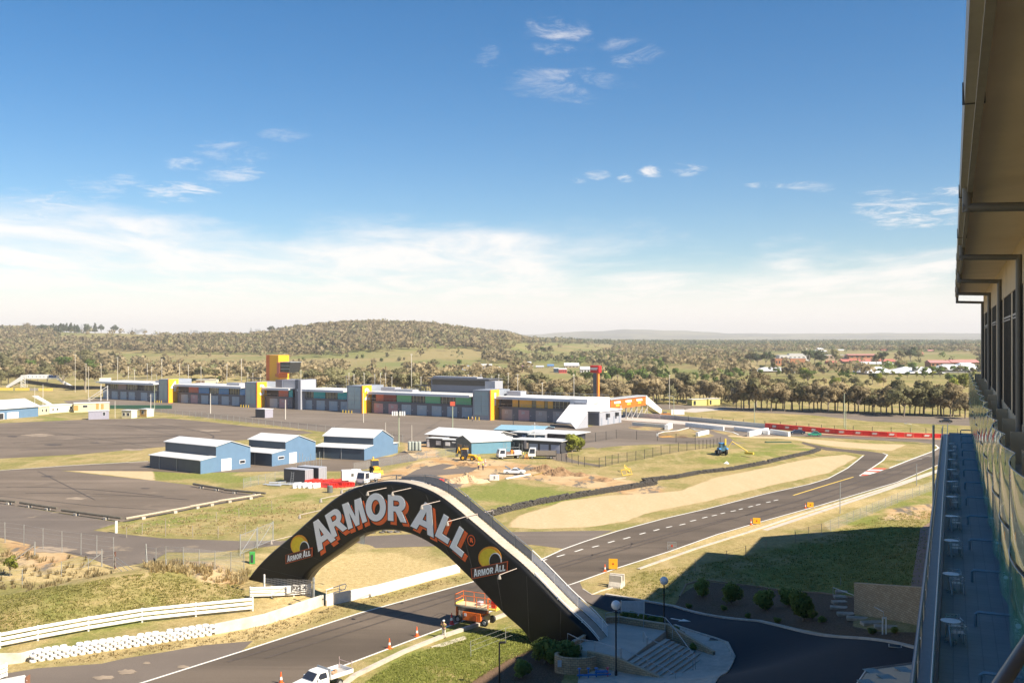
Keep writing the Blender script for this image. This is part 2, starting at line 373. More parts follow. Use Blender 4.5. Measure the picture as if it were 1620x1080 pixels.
def build_ground():
    az_, r = grid_axes(); A, RR = np.meshgrid(az_, r); x = RR*np.sin(A); y = RR*np.cos(A); z = hT(x, y)
    # driveway, plaza and path cut slightly into the bank
    nr, na = A.shape; V = np.stack([x, y, z], -1).reshape(-1, 3)
    i, j = np.meshgrid(np.arange(nr-1), np.arange(na), indexing='ij'); j2 = (j+1) % na
    Fq = np.stack([i*na+j, i*na+j2, (i+1)*na+j2, (i+1)*na+j], -1).reshape(-1, 4)
    me = bpy.data.meshes.new('ground'); nF = len(Fq)
    me.vertices.add(len(V)); me.vertices.foreach_set('co', V.ravel()); me.loops.add(nF*4); me.loops.foreach_set('vertex_index', Fq[:, ::-1].ravel())
    me.polygons.add(nF); me.polygons.foreach_set('loop_start', np.arange(nF)*4); me.polygons.foreach_set('loop_total', np.full(nF, 4)); me.update(); me.validate()
    me.polygons.foreach_set('use_smooth', np.ones(nF, bool))
    xs, ys = V[:, 0], V[:, 1]
    near = (xs*xs+ys*ys < 900**2) & (ys > 30)
    def attr(name, polys, soft, useterrain=False):
        a = np.full(len(V), -1.0); 
        for P in polys:
            W = [(GT(p[0], min(p[1], 1500), 25) if useterrain else G(*p)) for p in P]
            v = np.full(len(V), -1.0); v[near] = np.clip(sdist(W, xs[near], ys[near]) / soft, -1, 1); a = np.maximum(a, v)
        at = me.attributes.new(name, 'FLOAT', 'POINT'); at.data.foreach_set('value', a.astype(np.float32))
    attr('sand', SAND, 2.5); attr('dirt', DIRT, 5); attr('green', GREEN, 8, True); attr('bed', BED, 1.2, True); attr('dry', DRY, 6)
    # far paddocks are greener, woodland floor browner
    o = bpy.data.objects.new('ground', me); COL.objects.link(o); struct(o)
    m = bpy.data.materials.new('ground'); m.use_nodes = True; nt = m.node_tree; b = nt.nodes['Principled BSDF']; b.inputs['Roughness'].default_value = .95; b.inputs['Specular IOR Level'].default_value = .1
    geo = nd(nt, 'ShaderNodeNewGeometry')
    def N(scale, det=6, ro=.6, sc=None):
        n = nd(nt, 'ShaderNodeTexNoise'); n.inputs['Scale'].default_value = scale; n.inputs['Detail'].default_value = det; n.inputs['Roughness'].default_value = ro
        if sc:
            mp = nd(nt, 'ShaderNodeMapping'); mp.inputs['Scale'].default_value = sc; mp.inputs['Rotation'].default_value = (0, 0, R(-49)); nt.links.new(geo.outputs['Position'], mp.inputs[0]); nt.links.new(mp.outputs[0], n.inputs['Vector'])
        else: nt.links.new(geo.outputs['Position'], n.inputs['Vector'])
        return n.outputs['Fac']
    def MR(v, lo, hi, a=0., b_=1., sm=True):
        n = nd(nt, 'ShaderNodeMapRange'); n.interpolation_type = 'SMOOTHSTEP' if sm else 'LINEAR'; nt.links.new(v, n.inputs[0])
        for i, q in enumerate((lo, hi, a, b_)): n.inputs[i+1].default_value = q
        return n.outputs[0]
    def MM(op, a, b_):
        n = nd(nt, 'ShaderNodeMath', operation=op)
        for i, v in enumerate((a, b_)):
            if isinstance(v, (int, float)): n.inputs[i].default_value = v
            else: nt.links.new(v, n.inputs[i])
        return n.outputs[0]
    def MIX(f, a, b_):
        n = nd(nt, 'ShaderNodeMix', data_type='RGBA')
        if isinstance(f, (int, float)): n.inputs[0].default_value = f
        else: nt.links.new(f, n.inputs[0])
        for k, v in ((6, a), (7, b_)):
            if isinstance(v, tuple): n.inputs[k].default_value = (*v, 1)
            else: nt.links.new(v, n.inputs[k])
        return n.outputs[2]
    def AT(name):
        n = nd(nt, 'ShaderNodeAttribute'); n.attribute_name = name; return n.outputs['Fac']
    macro = N(.018, 7, .6); mid = N(.13, 8, .62); fine = N(1.6, 6, .65); vfine = N(7., 4, .7); streak = N(.35, 6, .6, (1, .22, 1))
    straw = MIX(MR(fine, .3, .7), (.30, .225, .095), (.44, .345, .165))
    olive = MIX(MR(fine, .3, .7), (.185, .178, .055), (.27, .24, .085))
    col = MIX(MR(MM('ADD', MM('MULTIPLY', mid, .6), MM('MULTIPLY', macro, .5)), .46, .64), straw, olive)
    col = MIX(MM('MULTIPLY', MR(streak, .52, .68), .55), col, (.46, .36, .19))
    col = MIX(MR(MM('ADD', AT('dry'), MM('MULTIPLY', MM('SUBTRACT', mid, .5), 3)), -.1, .6), col, MIX(MR(fine, .3, .7), (.40, .30, .13), (.55, .43, .22)))
    col = MIX(MM('MULTIPLY', MR(MM('ADD', AT('green'), MM('MULTIPLY', MM('SUBTRACT', mid, .5), 3.5)), -.3, .7), .8), col, MIX(MR(fine, .35, .65), (.13, .17, .03), (.24, .25, .065)))
    bare = MM('MULTIPLY', MR(N(.4, 7, .7), .62, .72), .7)
    col = MIX(bare, col, (.36, .23, .12))
    tuft = MR(vfine, .3, .7, .72, 1.22)
    vm = nd(nt, 'ShaderNodeVectorMath', operation='SCALE'); nt.links.new(col, vm.inputs[0]); nt.links.new(tuft, vm.inputs['Scale']); col = vm.outputs[0]
    # distance: scrub-dotted pastures
    sepp = nd(nt, 'ShaderNodeSeparateXYZ'); nt.links.new(geo.outputs['Position'], sepp.inputs[0])
    fard = MR(sepp.outputs['Y'], 620, 900)
    farc = MIX(MR(N(.006, 6, .55), .42, .6), (.27, .22, .10), (.18, .19, .065)); farc = MIX(MR(N(.03, 6, .65), .6, .72), farc, (.13, .12, .05))
    col = MIX(fard, col, farc)
    mtn = MR(sepp.outputs['Y'], 7000, 9500); mc = MIX(MR(N(.0012, 8, .65), .44, .56), (.045, .055, .035), (.16, .15, .07))
    col = MIX(mtn, col, mc)
    def edge(name, k=1.4, lo=-.12, hi=.12, noise=None): return MR(MM('ADD', AT(name), MM('MULTIPLY', MM('SUBTRACT', noise if noise else mid, .5), k)), lo, hi)
    dirtc = MIX(MR(mid, .38, .6), (.42, .25, .115), (.50, .37, .21)); dirtc = MIX(MR(N(.25, 7, .7, (1, .3, 1)), .52, .6), dirtc, (.17, .145, .115))
    col = MIX(edge('dirt', 1.6, -.2, .25), col, dirtc)
    sandc = MIX(MR(fine, .3, .7), (.50, .37, .215), (.58, .445, .275)); sandc = MIX(MR(streak, .3, .7, 0, .35), sandc, (.45, .33, .18))
    col = MIX(edge('sand', 1.0, -.1, .15), col, sandc)
    bedc = MIX(MR(vfine, .3, .7), (.10, .065, .042), (.22, .145, .095)); bedc = MIX(MR(fine, .55, .75), bedc, (.10, .085, .03))
    col = MIX(edge('bed', .8, -.05, .1), col, bedc)
    nt.links.new(col, b.inputs['Base Color'])
    bp = nd(nt, 'ShaderNodeBump'); bp.inputs['Strength'].default_value = .55; bp.inputs['Distance'].default_value = .22
    nt.links.new(MM('ADD', MM('MULTIPLY', fine, .8), MM('MULTIPLY', vfine, .35)), bp.inputs['Height']); nt.links.new(bp.outputs[0], b.inputs['Normal'])
    me.materials.append(m); return o
GROUND = build_ground()
# ---------------------------------------------------------------- asphalt
def asphalt(name, c1, c2, patch=None, skid=False, cracks=True, rot=49, band=.4):
    m = bpy.data.materials.new(name); m.use_nodes = True; nt = m.node_tree; b = nt.nodes['Principled BSDF']
    b.inputs['Roughness'].default_value = .82; b.inputs['Specular IOR Level'].default_value = .25
    geo = nd(nt, 'ShaderNodeNewGeometry')
    def N(scale, det=6, ro=.6, sc=(1,1,1)):
        mp = nd(nt, 'ShaderNodeMapping'); mp.inputs['Rotation'].default_value = (0, 0, R(-rot)); mp.inputs['Scale'].default_value = sc; nt.links.new(geo.outputs['Position'], mp.inputs[0])
        n = nd(nt, 'ShaderNodeTexNoise'); n.inputs['Scale'].default_value = scale; n.inputs['Detail'].default_value = det; n.inputs['Roughness'].default_value = ro; nt.links.new(mp.outputs[0], n.inputs['Vector']); return n.outputs['Fac']
    def MR(v, lo, hi, a=0., b_=1.):
        n = nd(nt, 'ShaderNodeMapRange', interpolation_type='SMOOTHSTEP'); nt.links.new(v, n.inputs[0])
        for i, q in enumerate((lo, hi, a, b_)): n.inputs[i+1].default_value = q
        return n.outputs[0]
    def MIX(f, a, b_):
        n = nd(nt, 'ShaderNodeMix', data_type='RGBA'); nt.links.new(f, n.inputs[0])
        for k, v in ((6, a), (7, b_)):
            if isinstance(v, tuple): n.inputs[k].default_value = (*v, 1)
            else: nt.links.new(v, n.inputs[k])
        return n.outputs[2]
    col = MIX(MR(N(.05, 8, .6), .35, .65), c1, c2)
    if band: col = MIX(MR(N(.16, 5, .6, (.07, 1, 1)), .45, .65, 0, band), col, tuple(q*.62 for q in c1))
    if band: col = MIX(MR(N(.11, 5, .6, (.05, 1, 1)), .56, .66, 0, band*.8), col, tuple(min(1, q*1.45) for q in c2))
    if patch: col = MIX(MR(N(.09, 7, .65), .60, .68, 0, .8), col, patch)
    g = MR(N(14, 3, .7), .25, .75, .82, 1.18)
    vm = nd(nt, 'ShaderNodeVectorMath', operation='SCALE'); nt.links.new(col, vm.inputs[0]); nt.links.new(g, vm.inputs['Scale'])
    nt.links.new(vm.outputs[0], b.inputs['Base Color'])
    bp = nd(nt, 'ShaderNodeBump'); bp.inputs['Strength'].default_value = .25; bp.inputs['Distance'].default_value = .02; nt.links.new(N(20, 3), bp.inputs['Height']); nt.links.new(bp.outputs[0], b.inputs['Normal'])
    return m
A_TRACK = asphalt('track asphalt', (.108, .086, .066), (.138, .110, .084), band=.5)
A_LOT = asphalt('lot asphalt', (.150, .118, .089), (.19, .15, .114), patch=(.24, .19, .145), rot=-12, band=.45)
A_PADDOCK = asphalt('paddock asphalt', (.17, .138, .108), (.20, .164, .130), rot=-33, band=.25)
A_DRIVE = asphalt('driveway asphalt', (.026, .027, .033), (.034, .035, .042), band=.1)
A_SERV = asphalt('service road asphalt', (.14, .115, .095), (.17, .14, .115), patch=(.3, .24, .17), rot=15, band=.3)
LV = [0]
def sheet(name, polypx, m, lvl, curve=0):
    P = px2w(polypx, 0.004 + .006*lvl)
    o = MB(); o.v = [tuple(p) for p in P]; o.f = [tuple(range(len(P)))]; ob = o.build(name, m); struct(ob)
    me = ob.data
    # make sure it faces up
    bm = bmesh.new(); bm.from_mesh(me)
    for f in bm.faces:
        if f.normal.z < 0: f.normal_flip()
    bm.to_mesh(me); bm.free(); return ob
def smooth_poly(P, it=2):
    for _ in range(it):
        Q = []
        for i in range(len(P)):
            a, b = P[i], P[(i+1) % len(P)]; Q += [(a[0]*.75+b[0]*.25, a[1]*.75+b[1]*.25), (a[0]*.25+b[0]*.75, a[1]*.25+b[1]*.75)]
        P = Q
    return P
FAR_EDGE = [(-260,1233),(220,1080),(380,1029.6),(570,968),(748,919),(847,888),(891,867.5),(926,855),(976,839),(1052,818.7),(1115,804.5),(1209,780.5),(1280,765)]
NEAR_EDGE = [(1560,714),(1491.7,731.7),(1420,763),(1296.7,800),(1206.7,825),(1134,846),(1061,872),(976,899),(891,929),(732.5,982),(562.6,1046),(470,1080),(120,1215),(-100,1300)]
sheet('pit_straight', [(985,655.5),(1069,663),(1209,676.5),(1253,682.7),(1353,689.7),(1437,692.9),(1497,695.8),(1600,697),(1600,708),(1491.7,731.7),(1407,740),(1437,728),(1477,713),(1485,708),(1480,702.7),(1453,699),(1387,696),(1320,692.7),(1253,689.5),(1190,690),(1150,688),(1170,704),(1100,712),(960,712),(905,700),(880,676),(930,676)], A_PADDOCK, 1)
sheet('race_track', FAR_EDGE + [(1310,756),(1340,740),(1357,727),(1369,719.2),(1340,714.7),(1307,712),(1287,707),(1268,701),(1270,698.6),(1300,705.6),(1335,710.2),(1373,713.2),(1405,718),(1397,728),(1380,740),(1360,753),(1407,740.5),(1491,718)] + NEAR_EDGE, A_TRACK, 2)
sheet('paddock_apron', [(100,634),(165,630),(744,657),(800,662),(930,674),(985,672),(985,690),(1180,700),(1140,703),(1046.7,720),(978,732),(946.7,737.8),(880,728),(800,702),(640,700),(600,694),(420,671),(245,651),(111,640)], A_PADDOCK, 0)
sheet('parking_lot', [(-400,690),(0,669),(145,663),(259,661),(330,667),(400,675),(480,681),(497,684.5),(432,691),(368,697.5),(259,706.5),(130,718),(0,725),(-400,752)], A_LOT, 1)
sheet('access_road', [(-400,772),(0,744),(100,736),(236,729),(240,735),(620,722),(640,712),(660,728),(560,745),(440,745),(300,748),(236,745),(96,744),(170,752),(246,760),(306.6,767.4),(420,784),(192.5,825),(0,796),(-400,800)], A_LOT, 2)
sheet('service_road', [(-400,778),(0,796),(190,826),(148,838.5),(200,845),(258,851),(379,855),(500,854),(570,848),(700,842),(800,841),(971,838.5),(893,867.5),(841,861),(760,859),(700,863),(570,867),(420,873),(379,874),(265,873),(225,897),(185,899),(150,885),(80,868),(0,850),(-400,810)], A_SERV, 3)
sheet('track_shoulder', [(-300,1150),(0,1066),(60,1056),(160,1049),(200,1040),(258,1031),(320,1020),(400,1013),(380,1031),(220,1082),(-260,1236)], A_SERV, 1)
sheet('distant_road', [(1000,637),(1140,643),(1250,648),(1529,660),(1620,664),(1620,678),(1529,673),(1373,666),(1280,656),(1140,649.5),(1045,648)], A_PADDOCK, 0)
sheet('concrete_apron', [(1069,650.5),(1095,645.5),(1160,645.8),(1140,648),(1100,652)], mat('pale concrete', (.5,.45,.40), .8, dirt=.3), 2)
sheet('pit_lane_concrete', [(983,659.5),(1045,663),(1209,676.5),(1209,679.5),(1045,668.5),(983,664)], mat('pale concrete', (.5,.45,.4)), 2)
sheet('worksite_paving', [(600,775),(660,742),(700,733),(720,735),(700,742),(760,738),(740,748),(690,752),(735,765),(700,778),(640,782)], A_SERV, 0)
# grass islands in the paddock
for nm, P in (('grass_island', [(991,676.5),(1000,673.5),(1055,675),(1070,679),(1040,681.5),(1012,680)]), ('grass_island', [(1038,690),(1046,684),(1070,681.5),(1088,677.5),(1096,677.5),(1104,682),(1120,684.5),(1134,690),(1110,692.5),(1060,692)]), ('grass_island', [(1122,679),(1130,679.5),(1160,684),(1169,687.5),(1162,689.3),(1140,686)])):
    sheet(nm, smooth_poly(P, 2), GROUND.data.materials[0], 3)
WHITE = mat('road paint', (.74, .72, .66), .7, var=.12, scale=6, dirt=.25); YEL = mat('yellow road paint', (.75, .52, .10), .7, dirt=.3); REDP = mat('red kerb paint', (.62, .10, .05), .7, dirt=.3)
def line(name, pts, wd, m, lvl, h=0.):
    """painted strip (or a raised strip when h > 0) through surveyed points"""
    W = [G(a, b, .004 + .006*lvl) for a, b in pts]; L, Q = [], []
    for i, p in enumerate(W):
        d = (W[min(i+1, len(W)-1)] - W[max(i-1, 0)]).normalized(); n = Vector((-d.y, d.x, 0)) * wd/2; L.append(p + n); Q.append(p - n)
    o = MB(); k = len(W)
    if not h:
        o.v = [tuple(v) for v in L + Q]; o.f = [(i+k, i+1+k, i+1, i) for i in range(k-1)]
    else:
        up = Vector((0, 0, h)); o.v = [tuple(v) for v in L + Q] + [tuple(v + up) for v in L + Q]
        for i in range(k-1): o.f += [(i+3*k, i+1+3*k, i+1+2*k, i+2*k), (i, i+1, i+1+2*k, i+2*k), (i+k, i+3*k, i+1+3*k, i+1+k)]
        o.f += [(0, 2*k, 3*k, k), (k-1, 2*k-1, 4*k-1, 3*k-1)]
    return struct(o.build(name, m))
line('track_edge_line', [(a, b+.6) for a, b in FAR_EDGE[:-1]] + [(1280,765.5),(1310,756.5),(1340,740.5),(1357,727.5),(1366,720)], .28, WHITE, 4)
line('track_edge_line', [(1491,732),(1420,762),(1296.7,799),(1206.7,824),(1134,845),(1061,871),(976,898),(891,928),(732.5,981),(562.6,1045),(470,1079),(120,1213)], .26, WHITE, 4)
line('track_edge_line', [(1360,752),(1380,739.5),(1397,728),(1404,719),(1397,716.5)], .35, WHITE, 4)
line('track_edge_line', [(1407,740),(1437,728),(1477,713),(1485,708),(1480,703.5)], .45, WHITE, 4)
line('yellow_line', [(1255,783),(1310,766),(1350,754)], .35, YEL, 5)
for i in range(20):
    # broken centre line
    a = [(853,887),(886,878),(918,868),(968,855),(1020,839),(1070,827),(1120,817),(1160,807),(1200,797),(1245,786)]
for (x0, y0, x1, y1) in [(851,888.5,865,884),(881,880,893.5,876.5),(909.5,872,922,868),(937,865,947.5,862.5),(962,858,972,855),(986,852,997,849),(1012,844.5,1021,842),(1034,839,1043,836.5),(1054,834,1063,832),(1075,830,1084,828),(1092,824,1101,822),(1111,819,1119,817),(1126,815.5,1134,814),(1140,812,1147,810.5),(1156,808.5,1164,807),(1169,805.5,1175,804),(1184,801.5,1191,800),(1196,798.5,1203,797),(1212,794.5,1219,793),(1224,791.5,1231,790)]:
    line('lane_dash', [(x0, y0), (x1, y1)], .3, WHITE, 5)
for (x0, y0, x1, y1) in [(1457,720,1475,721),(1441,725,1459,725.5),(1417,728,1433,728.5),(1483,707.5,1492,708),(1500,703,1511,704)]: line('grid_marking', [(x0, y0), (x1, y1)], .3, WHITE, 5)
# red and white kerb between the track and the pit entry
K = [(1361,753),(1363,749.5),(1372,744.5),(1381,740),(1403,740.5),(1396,743.5),(1378,750)]
sheet('painted_kerb', [(1360,752.5),(1369,746),(1381,739.7),(1404,740.3),(1390,746),(1371,751.5)], WHITE, 5)
for q in ([(1381,739.7),(1404,740.3),(1398,742.6),(1376,741.8)], [(1369,746),(1371.5,744.3),(1394,744.3),(1388.5,746.6)], [(1361,752),(1364.5,749.5),(1376.5,750),(1371,751.6)]): sheet('kerb_stripe', q, REDP, 6)
line('lot_kerb', [(-300,765),(0,743.5),(110,736),(234,729)], .35, WHITE, 4)
line('paddock_line', [(430,659),(560,663.5),(650,669),(757,675)], .3, mat('faded paint', (.4,.36,.31), .8), 4)
line('verge_kerb', [(660,722),(700,722)], .2, WHITE, 3)
for P in ([(1040,690),(1040,686),(1050,683),(1072,681)], [(1072,681),(1090,676.5),(1100,680),(1120,683.7)], [(1128,679),(1160,684),(1168,687.5)]): line('island_kerb', P, .5, WHITE, 5, .12)
sheet('orange_marking', [(1041,690.2),(1060,689),(1068,691),(1048,691.8)], mat('orange paint', (.7,.35,.06)), 5)
# concrete kerb strip along the near side of the straight
CONC = mat('concrete', (.50, .45, .38), .85, var=.14, scale=2, dirt=.35, bump=.1)
line('concrete_kerb', [(540,1087),(562,1070),(640,1032),(700,1008),(760,988),(806,971),(822,964)], .42, CONC, 2, .30)
line('concrete_kerb', [(1010,900),(1100,868),(1183,842),(1260,816),(1340,791),(1400,772),(1487,742)], .5, CONC, 2, .10)
line('sealed_strip', [(1210,838),(1300,808),(1400,775),(1488,744)], 1.0, CONC, 1)
# driveway on the bank (follows the terrain)
def drape(name, poly, m, lift=.05, step=1.0, rise=0.):
    W = [GT(a, b, 25) for a, b in poly]; xs = [p.x for p in W]; ys = [p.y for p in W]
    bm = bmesh.new(); vs = [bm.verts.new((p.x, p.y, 0)) for p in W]; bm.faces.new(vs)
    for ax, lo, hi in ((0, min(xs), max(xs)), (1, min(ys), max(ys))):
        k = math.ceil(lo/step)*step
        while k < hi:
            n = (1,0,0) if ax == 0 else (0,1,0); c = (k,0,0) if ax == 0 else (0,k,0)
            bmesh.ops.bisect_plane(bm, geom=bm.verts[:]+bm.edges[:]+bm.faces[:], plane_co=c, plane_no=n); k += step
    bmesh.ops.triangulate(bm, faces=bm.faces[:])
    for v in bm.verts: v.co.z = hz(v.co.x, v.co.y) + lift
    if rise:
        r = bmesh.ops.extrude_face_region(bm, geom=bm.faces[:]); 
        for g in r['geom']:
            if isinstance(g, bmesh.types.BMVert): g.co.z += rise
    bmesh.ops.recalc_face_normals(bm, faces=bm.faces)
    if not rise:
        for f in bm.faces:
            if f.normal.z < 0: f.normal_flip()
    me = bpy.data.meshes.new(name); bm.to_mesh(me); bm.free(); me.materials.append(m)
    o = bpy.data.objects.new(name, me); COL.objects.link(o); return struct(o)
DRV = [(893,929),(917,921),(922,932),(936,941),(952,941),(990,947),(1067,961),(1200,984),(1407,1017),(1470,1033),(1500,1180),(1100,1180),(1140,1068),(1160,1040),(1150,1018),(1105,1003),(1075,992),(1045,981),(985,972),(960,966),(938,958),(905,938)]
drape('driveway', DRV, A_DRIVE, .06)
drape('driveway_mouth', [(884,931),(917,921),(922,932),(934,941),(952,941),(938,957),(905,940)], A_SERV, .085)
drape('footpath', [(1067,990),(1105,1003),(1150,1018),(1160,1040),(1140,1068),(1100,1180),(900,1180),(915,1075),(960,1050),(1000,1052),(1040,1035),(1060,1000)], CONC, .085, rise=.05)
def gline(name, pts, wd, m, h, lift=.0):
    W = [GT(a, b, 25) for a, b in pts]; D = [W[0]]
    for a, b in zip(W, W[1:]):
        n = max(1, int((b-a).length/1.5)); D += [a + (b-a)*i/n for i in range(1, n+1)]
    o = MB(); k = len(D)
    L = []; Q = []
    for i, p in enumerate(D):
        d = (D[min(i+1,k-1)]-D[max(i-1,0)]).normalized(); n = Vector((-d.y,d.x,0)).normalized()*wd/2
        a, b = p+n, p-n; zc = hz(p.x, p.y) + lift; L.append(Vector((a.x,a.y,zc))); Q.append(Vector((b.x,b.y,zc)))
    up = Vector((0,0,h)); dn = Vector((0,0,-.25)); o.v = [tuple(v+dn) for v in L+Q]+[tuple(v+up) for v in L+Q]
    for i in range(k-1): o.f += [(i+3*k,i+1+3*k,i+1+2*k,i+2*k),(i,i+1,i+1+2*k,i+2*k),(i+k,i+3*k,i+1+3*k,i+1+k)]
    o.f += [(0,2*k,3*k,k),(k-1,2*k-1,4*k-1,3*k-1)]
    return o.build(name, m)
struct(gline('driveway_kerb', [(958,941),(990,946),(1067,960),(1200,983),(1407,1016),(1462,1030)], .45, CONC, .14, .05))
struct(gline('driveway_kerb', [(1067,990),(1105,1003),(1150,1018),(1161,1040),(1140,1070),(1110,1130)], .3, CONC, .16, .05))
struct(gline('driveway_kerb', [(922,932),(936,941),(950,935),(985,925)], .18, CONC, .10, .02))
# arrow on the driveway
aw = MB(); p0 = GT(1061, 978.5); p1 = GT(1093, 983.5); dd = (p1-p0); dd.z = 0; Ld = dd.length; dd.normalize(); nn = Vector((-dd.y, dd.x, 0))
def A2(t, s): 
    q = p0 + dd*t + nn*s; return (q.x, q.y, hz(q.x, q.y)+.075)
aw.add([A2(0,-.16),(A2(Ld*.55,-.13)),A2(Ld*.55,.13),A2(0,.16)], [(0,1,2,3)]); aw.add([A2(Ld*.5,-.55),A2(Ld,0),A2(Ld*.5,.55)], [(0,1,2)])
struct(aw.build('road_arrow', WHITE))
drape('paved_path', [(1456,836),(1478,822),(1500,822),(1490,990),(1464,934),(1441,928)], mat('brown paving', (.27,.17,.13), .85, var=.12, scale=1.5), .05, rise=.03)

SKID = mat('rubber mark', (.078,.062,.051), .8, var=.3, scale=2)
def arcpx(p0, p1, p2, n=9): return [((1-t)**2*p0[0]+2*t*(1-t)*p1[0]+t*t*p2[0], (1-t)**2*p0[1]+2*t*(1-t)*p1[1]+t*t*p2[1]) for t in [i/n for i in range(n+1)]]
for P, w_ in (((( 982,867),(1003,866),(999,857)),.22),(((915,885),(938,884),(937,876)),.22),(((360,1046),(560,985),(760,925)),.35),(((420,1040),(620,980),(800,918)),.3),(((800,918),(960,868),(1160,818)),.4),(((860,905),(1010,862),(1230,800)),.35),(((1180,815),(1330,775),(1470,722)),.5),(((1200,818),(1350,778),(1480,725)),.45),(((1130,822),(1150,819),(1170,823)),.2),(((0,690),(150,684),(300,690)),.7),(((20,700),(180,690),(380,688)),.8),(((30,712),(150,704),(330,694)),.6),(((90,668),(200,672),(350,684)),.6),(((10,770),(120,768),(260,785)),.5),(((40,780),(160,778),(300,790)),.45),(((240,670),(400,690),(300,700)),.5),(((300,655),(480,668),(640,690)),.6),(((900,712),(960,706),(1040,712)),.35),(((1260,688),(1380,693),(1470,703)),.5),(((1255,684.5),(1370,690),(1480,697)),.6)): line('tyre_mark', arcpx(*P), w_, SKID, 6)
SEAM = mat('tar seam', (.05,.045,.04), .6)
for P in ([(0,706),(220,692),(450,684)],[(60,680),(200,700),(240,708)],[(200,672),(330,698)],[(0,784),(150,800),(250,806)],[(60,745),(150,790)],[(700,663),(640,699)],[(560,663),(520,680)],[(860,672),(760,700)]): line('tar_seam', P, .16, SEAM, 7)
STN = mat('dusty stain', (.30,.235,.17), .9, var=.3, scale=.5)
def blob(x, y, rx, ry, seed):
    q = random.Random(seed); n = 22; return [(x+rx*math.cos(6.283*i/n)*q.uniform(.65,1.2), y+ry*math.sin(6.283*i/n)*q.uniform(.65,1.2)) for i in range(n)]
for i, (x, y, rx, ry) in enumerate([(85,869,34,5),(150,873,16,3),(200,1062,16,4),(290,1054,10,2.5),(165,1071,18,3.5),(232,1048,6,2),(60,688,25,2),(330,681,20,1.4),(210,711,22,1.5),(120,788,18,2)]): sheet('dusty_stain', smooth_poly(blob(x, y, rx, ry, i), 1), STN, 5 if y > 850 else 4)
for i, (x, y, rx, ry) in enumerate([(85,703,14,1.6),(20,690,10,1.2),(150,700,8,1),(430,690,8,.8),(75,753,12,1.2),(230,772,9,1)]): sheet('oil_stain', smooth_poly(blob(x, y, rx, ry, 50+i), 1), SKID, 5)
# ---------------------------------------------------------------- arch footbridge over the track
BLK = mat('black cladding', (.008, .008, .008), .4, var=.35, scale=.35, spec=.28, bump=.05)
DKM = mat('dark steel', (.05, .055, .06), .5, metal=.3); GAL = mat('galvanised steel', (.42, .44, .45), .5, metal=.6, var=.15)
STEEL = mat('grey railing steel', (.23, .25, .27), .45, metal=.4); WPAINT = mat('white paint', (.80, .80, .78), .5, var=.06)
LETW = mat('letter white', (.95, .95, .96), .6, var=.01); LETR = mat('letter orange red', (.92, .14, .02), .5, var=.05); EYEL = mat('emblem yellow', (.85, .62, .02), .5); EORA = mat('emblem orange', (.80, .33, .02), .5)
LETK = mat('letter outline black', (.006, .006, .007), .6)
au = Vector((.829, -.559, 0)); pA = G(440, 925, 1.0); AP = Plane(pA, au); an = -AP.v   # an faces the camera
BW = 2.3
def zz_(x, y): return 380 + x/3.177, 740 + y/3.177
TOP = [(388,921),(396,907),(409,892),(427,874),(462,845.4),(484,825),(506,806),(521.6,792),(534,783.5),(543.7,777.8),(556,772),(568.9,768.3),(581,765),(594,763),(605,762),(616,762),(628,762.7),(638,764.2),(651,767),(663.3,770.8),(676,776),(688.5,782.5),(701,791.5),(713.6,801.4),(729,814.5),(745,828),(767,846.5),(789,866),(805,878.5),(820.6,891),(843,913),(866,937),(880,952),(894,967),(912.6,982),(931,998.5)]
BOT = [(471,914),(483,905.4),(500,893.5),(520,879.5),(540,865.5),(560,850.5),(569,846.5),(577,843.5),(584.6,841.4),(595,839),(606.6,838),(619,837.8),(631.8,838.7),(645,842),(657,846.5),(670,853),(682,860),(695,868.5),(707.4,878.5),(716,887.5),(726,897.4),(742,913),(757.7,928.9),(773,946),(789,963.5),(804,977.5),(820.7,991.8),(833,999.7)]
tp = [AP.tz(*p) for p in TOP]; bp_ = [AP.tz(*p) for p in BOT]
bp_[0] = (bp_[0][0]-1.2, -.3); tp = [(tp[0][0]-.8, -.3)] + tp + [(tp[-1][0]+.9, tp[-1][1]-.95)]; bp_ = bp_ + [(bp_[-1][0]+.6, -.3), (tp[-1][0]-.05, -.3)]
def resamp(P, n):
    L = [0]; 
    for a, b in zip(P, P[1:]): L.append(L[-1]+math.dist(a, b))
    t = np.linspace(0, L[-1], n); return list(zip(np.interp(t, L, [p[0] for p in P]), np.interp(t, L, [p[1] for p in P])))
def sm(P, k=2):
    for _ in range(k): P = [P[0]] + [((P[i-1][0]+2*P[i][0]+P[i+1][0])/4, (P[i-1][1]+2*P[i][1]+P[i+1][1])/4) for i in range(1, len(P)-1)] + [P[-1]]
    return P
N_ = 72; TT = sm(resamp(tp, N_), 3); BB = sm(resamp(bp_, N_), 3)
root = thing('footbridge', 'black arched footbridge spanning the race track with large white and orange letters', 'footbridge', AP.P(0, 0))
def toL(p): return Vector(p) - Vector(root.location)
b = MB(); rings = []
for (tx, tz_), (bx, bz) in zip(TT, BB):
    # outward direction for the rolled top edge
    dx, dz = bx-tx, bz-tz_; L = math.hypot(dx, dz); ux, uz = dx/L, dz/L; r = .42
    ring = [AP.P(tx+ux*r, tz_+uz*r, 0)]
    for k in range(1, 6): a = math.pi/2*k/5; ring.append(AP.P(tx+ux*r*(1-math.sin(a)), tz_+uz*r*(1-math.sin(a)), r*(1-math.cos(a))))
    ring += [AP.P(tx, tz_, BW-.1), AP.P(tx+ux*.1, tz_+uz*.1, BW), AP.P(bx-ux*.15, bz-uz*.15, BW), AP.P(bx, bz, BW-.15), AP.P(bx, bz, .15), AP.P(bx-ux*.15, bz-uz*.15, 0)]
    rings.append([toL(p) for p in ring])
m_ = len(rings[0]); b.v = [tuple(p) for r in rings for p in r]
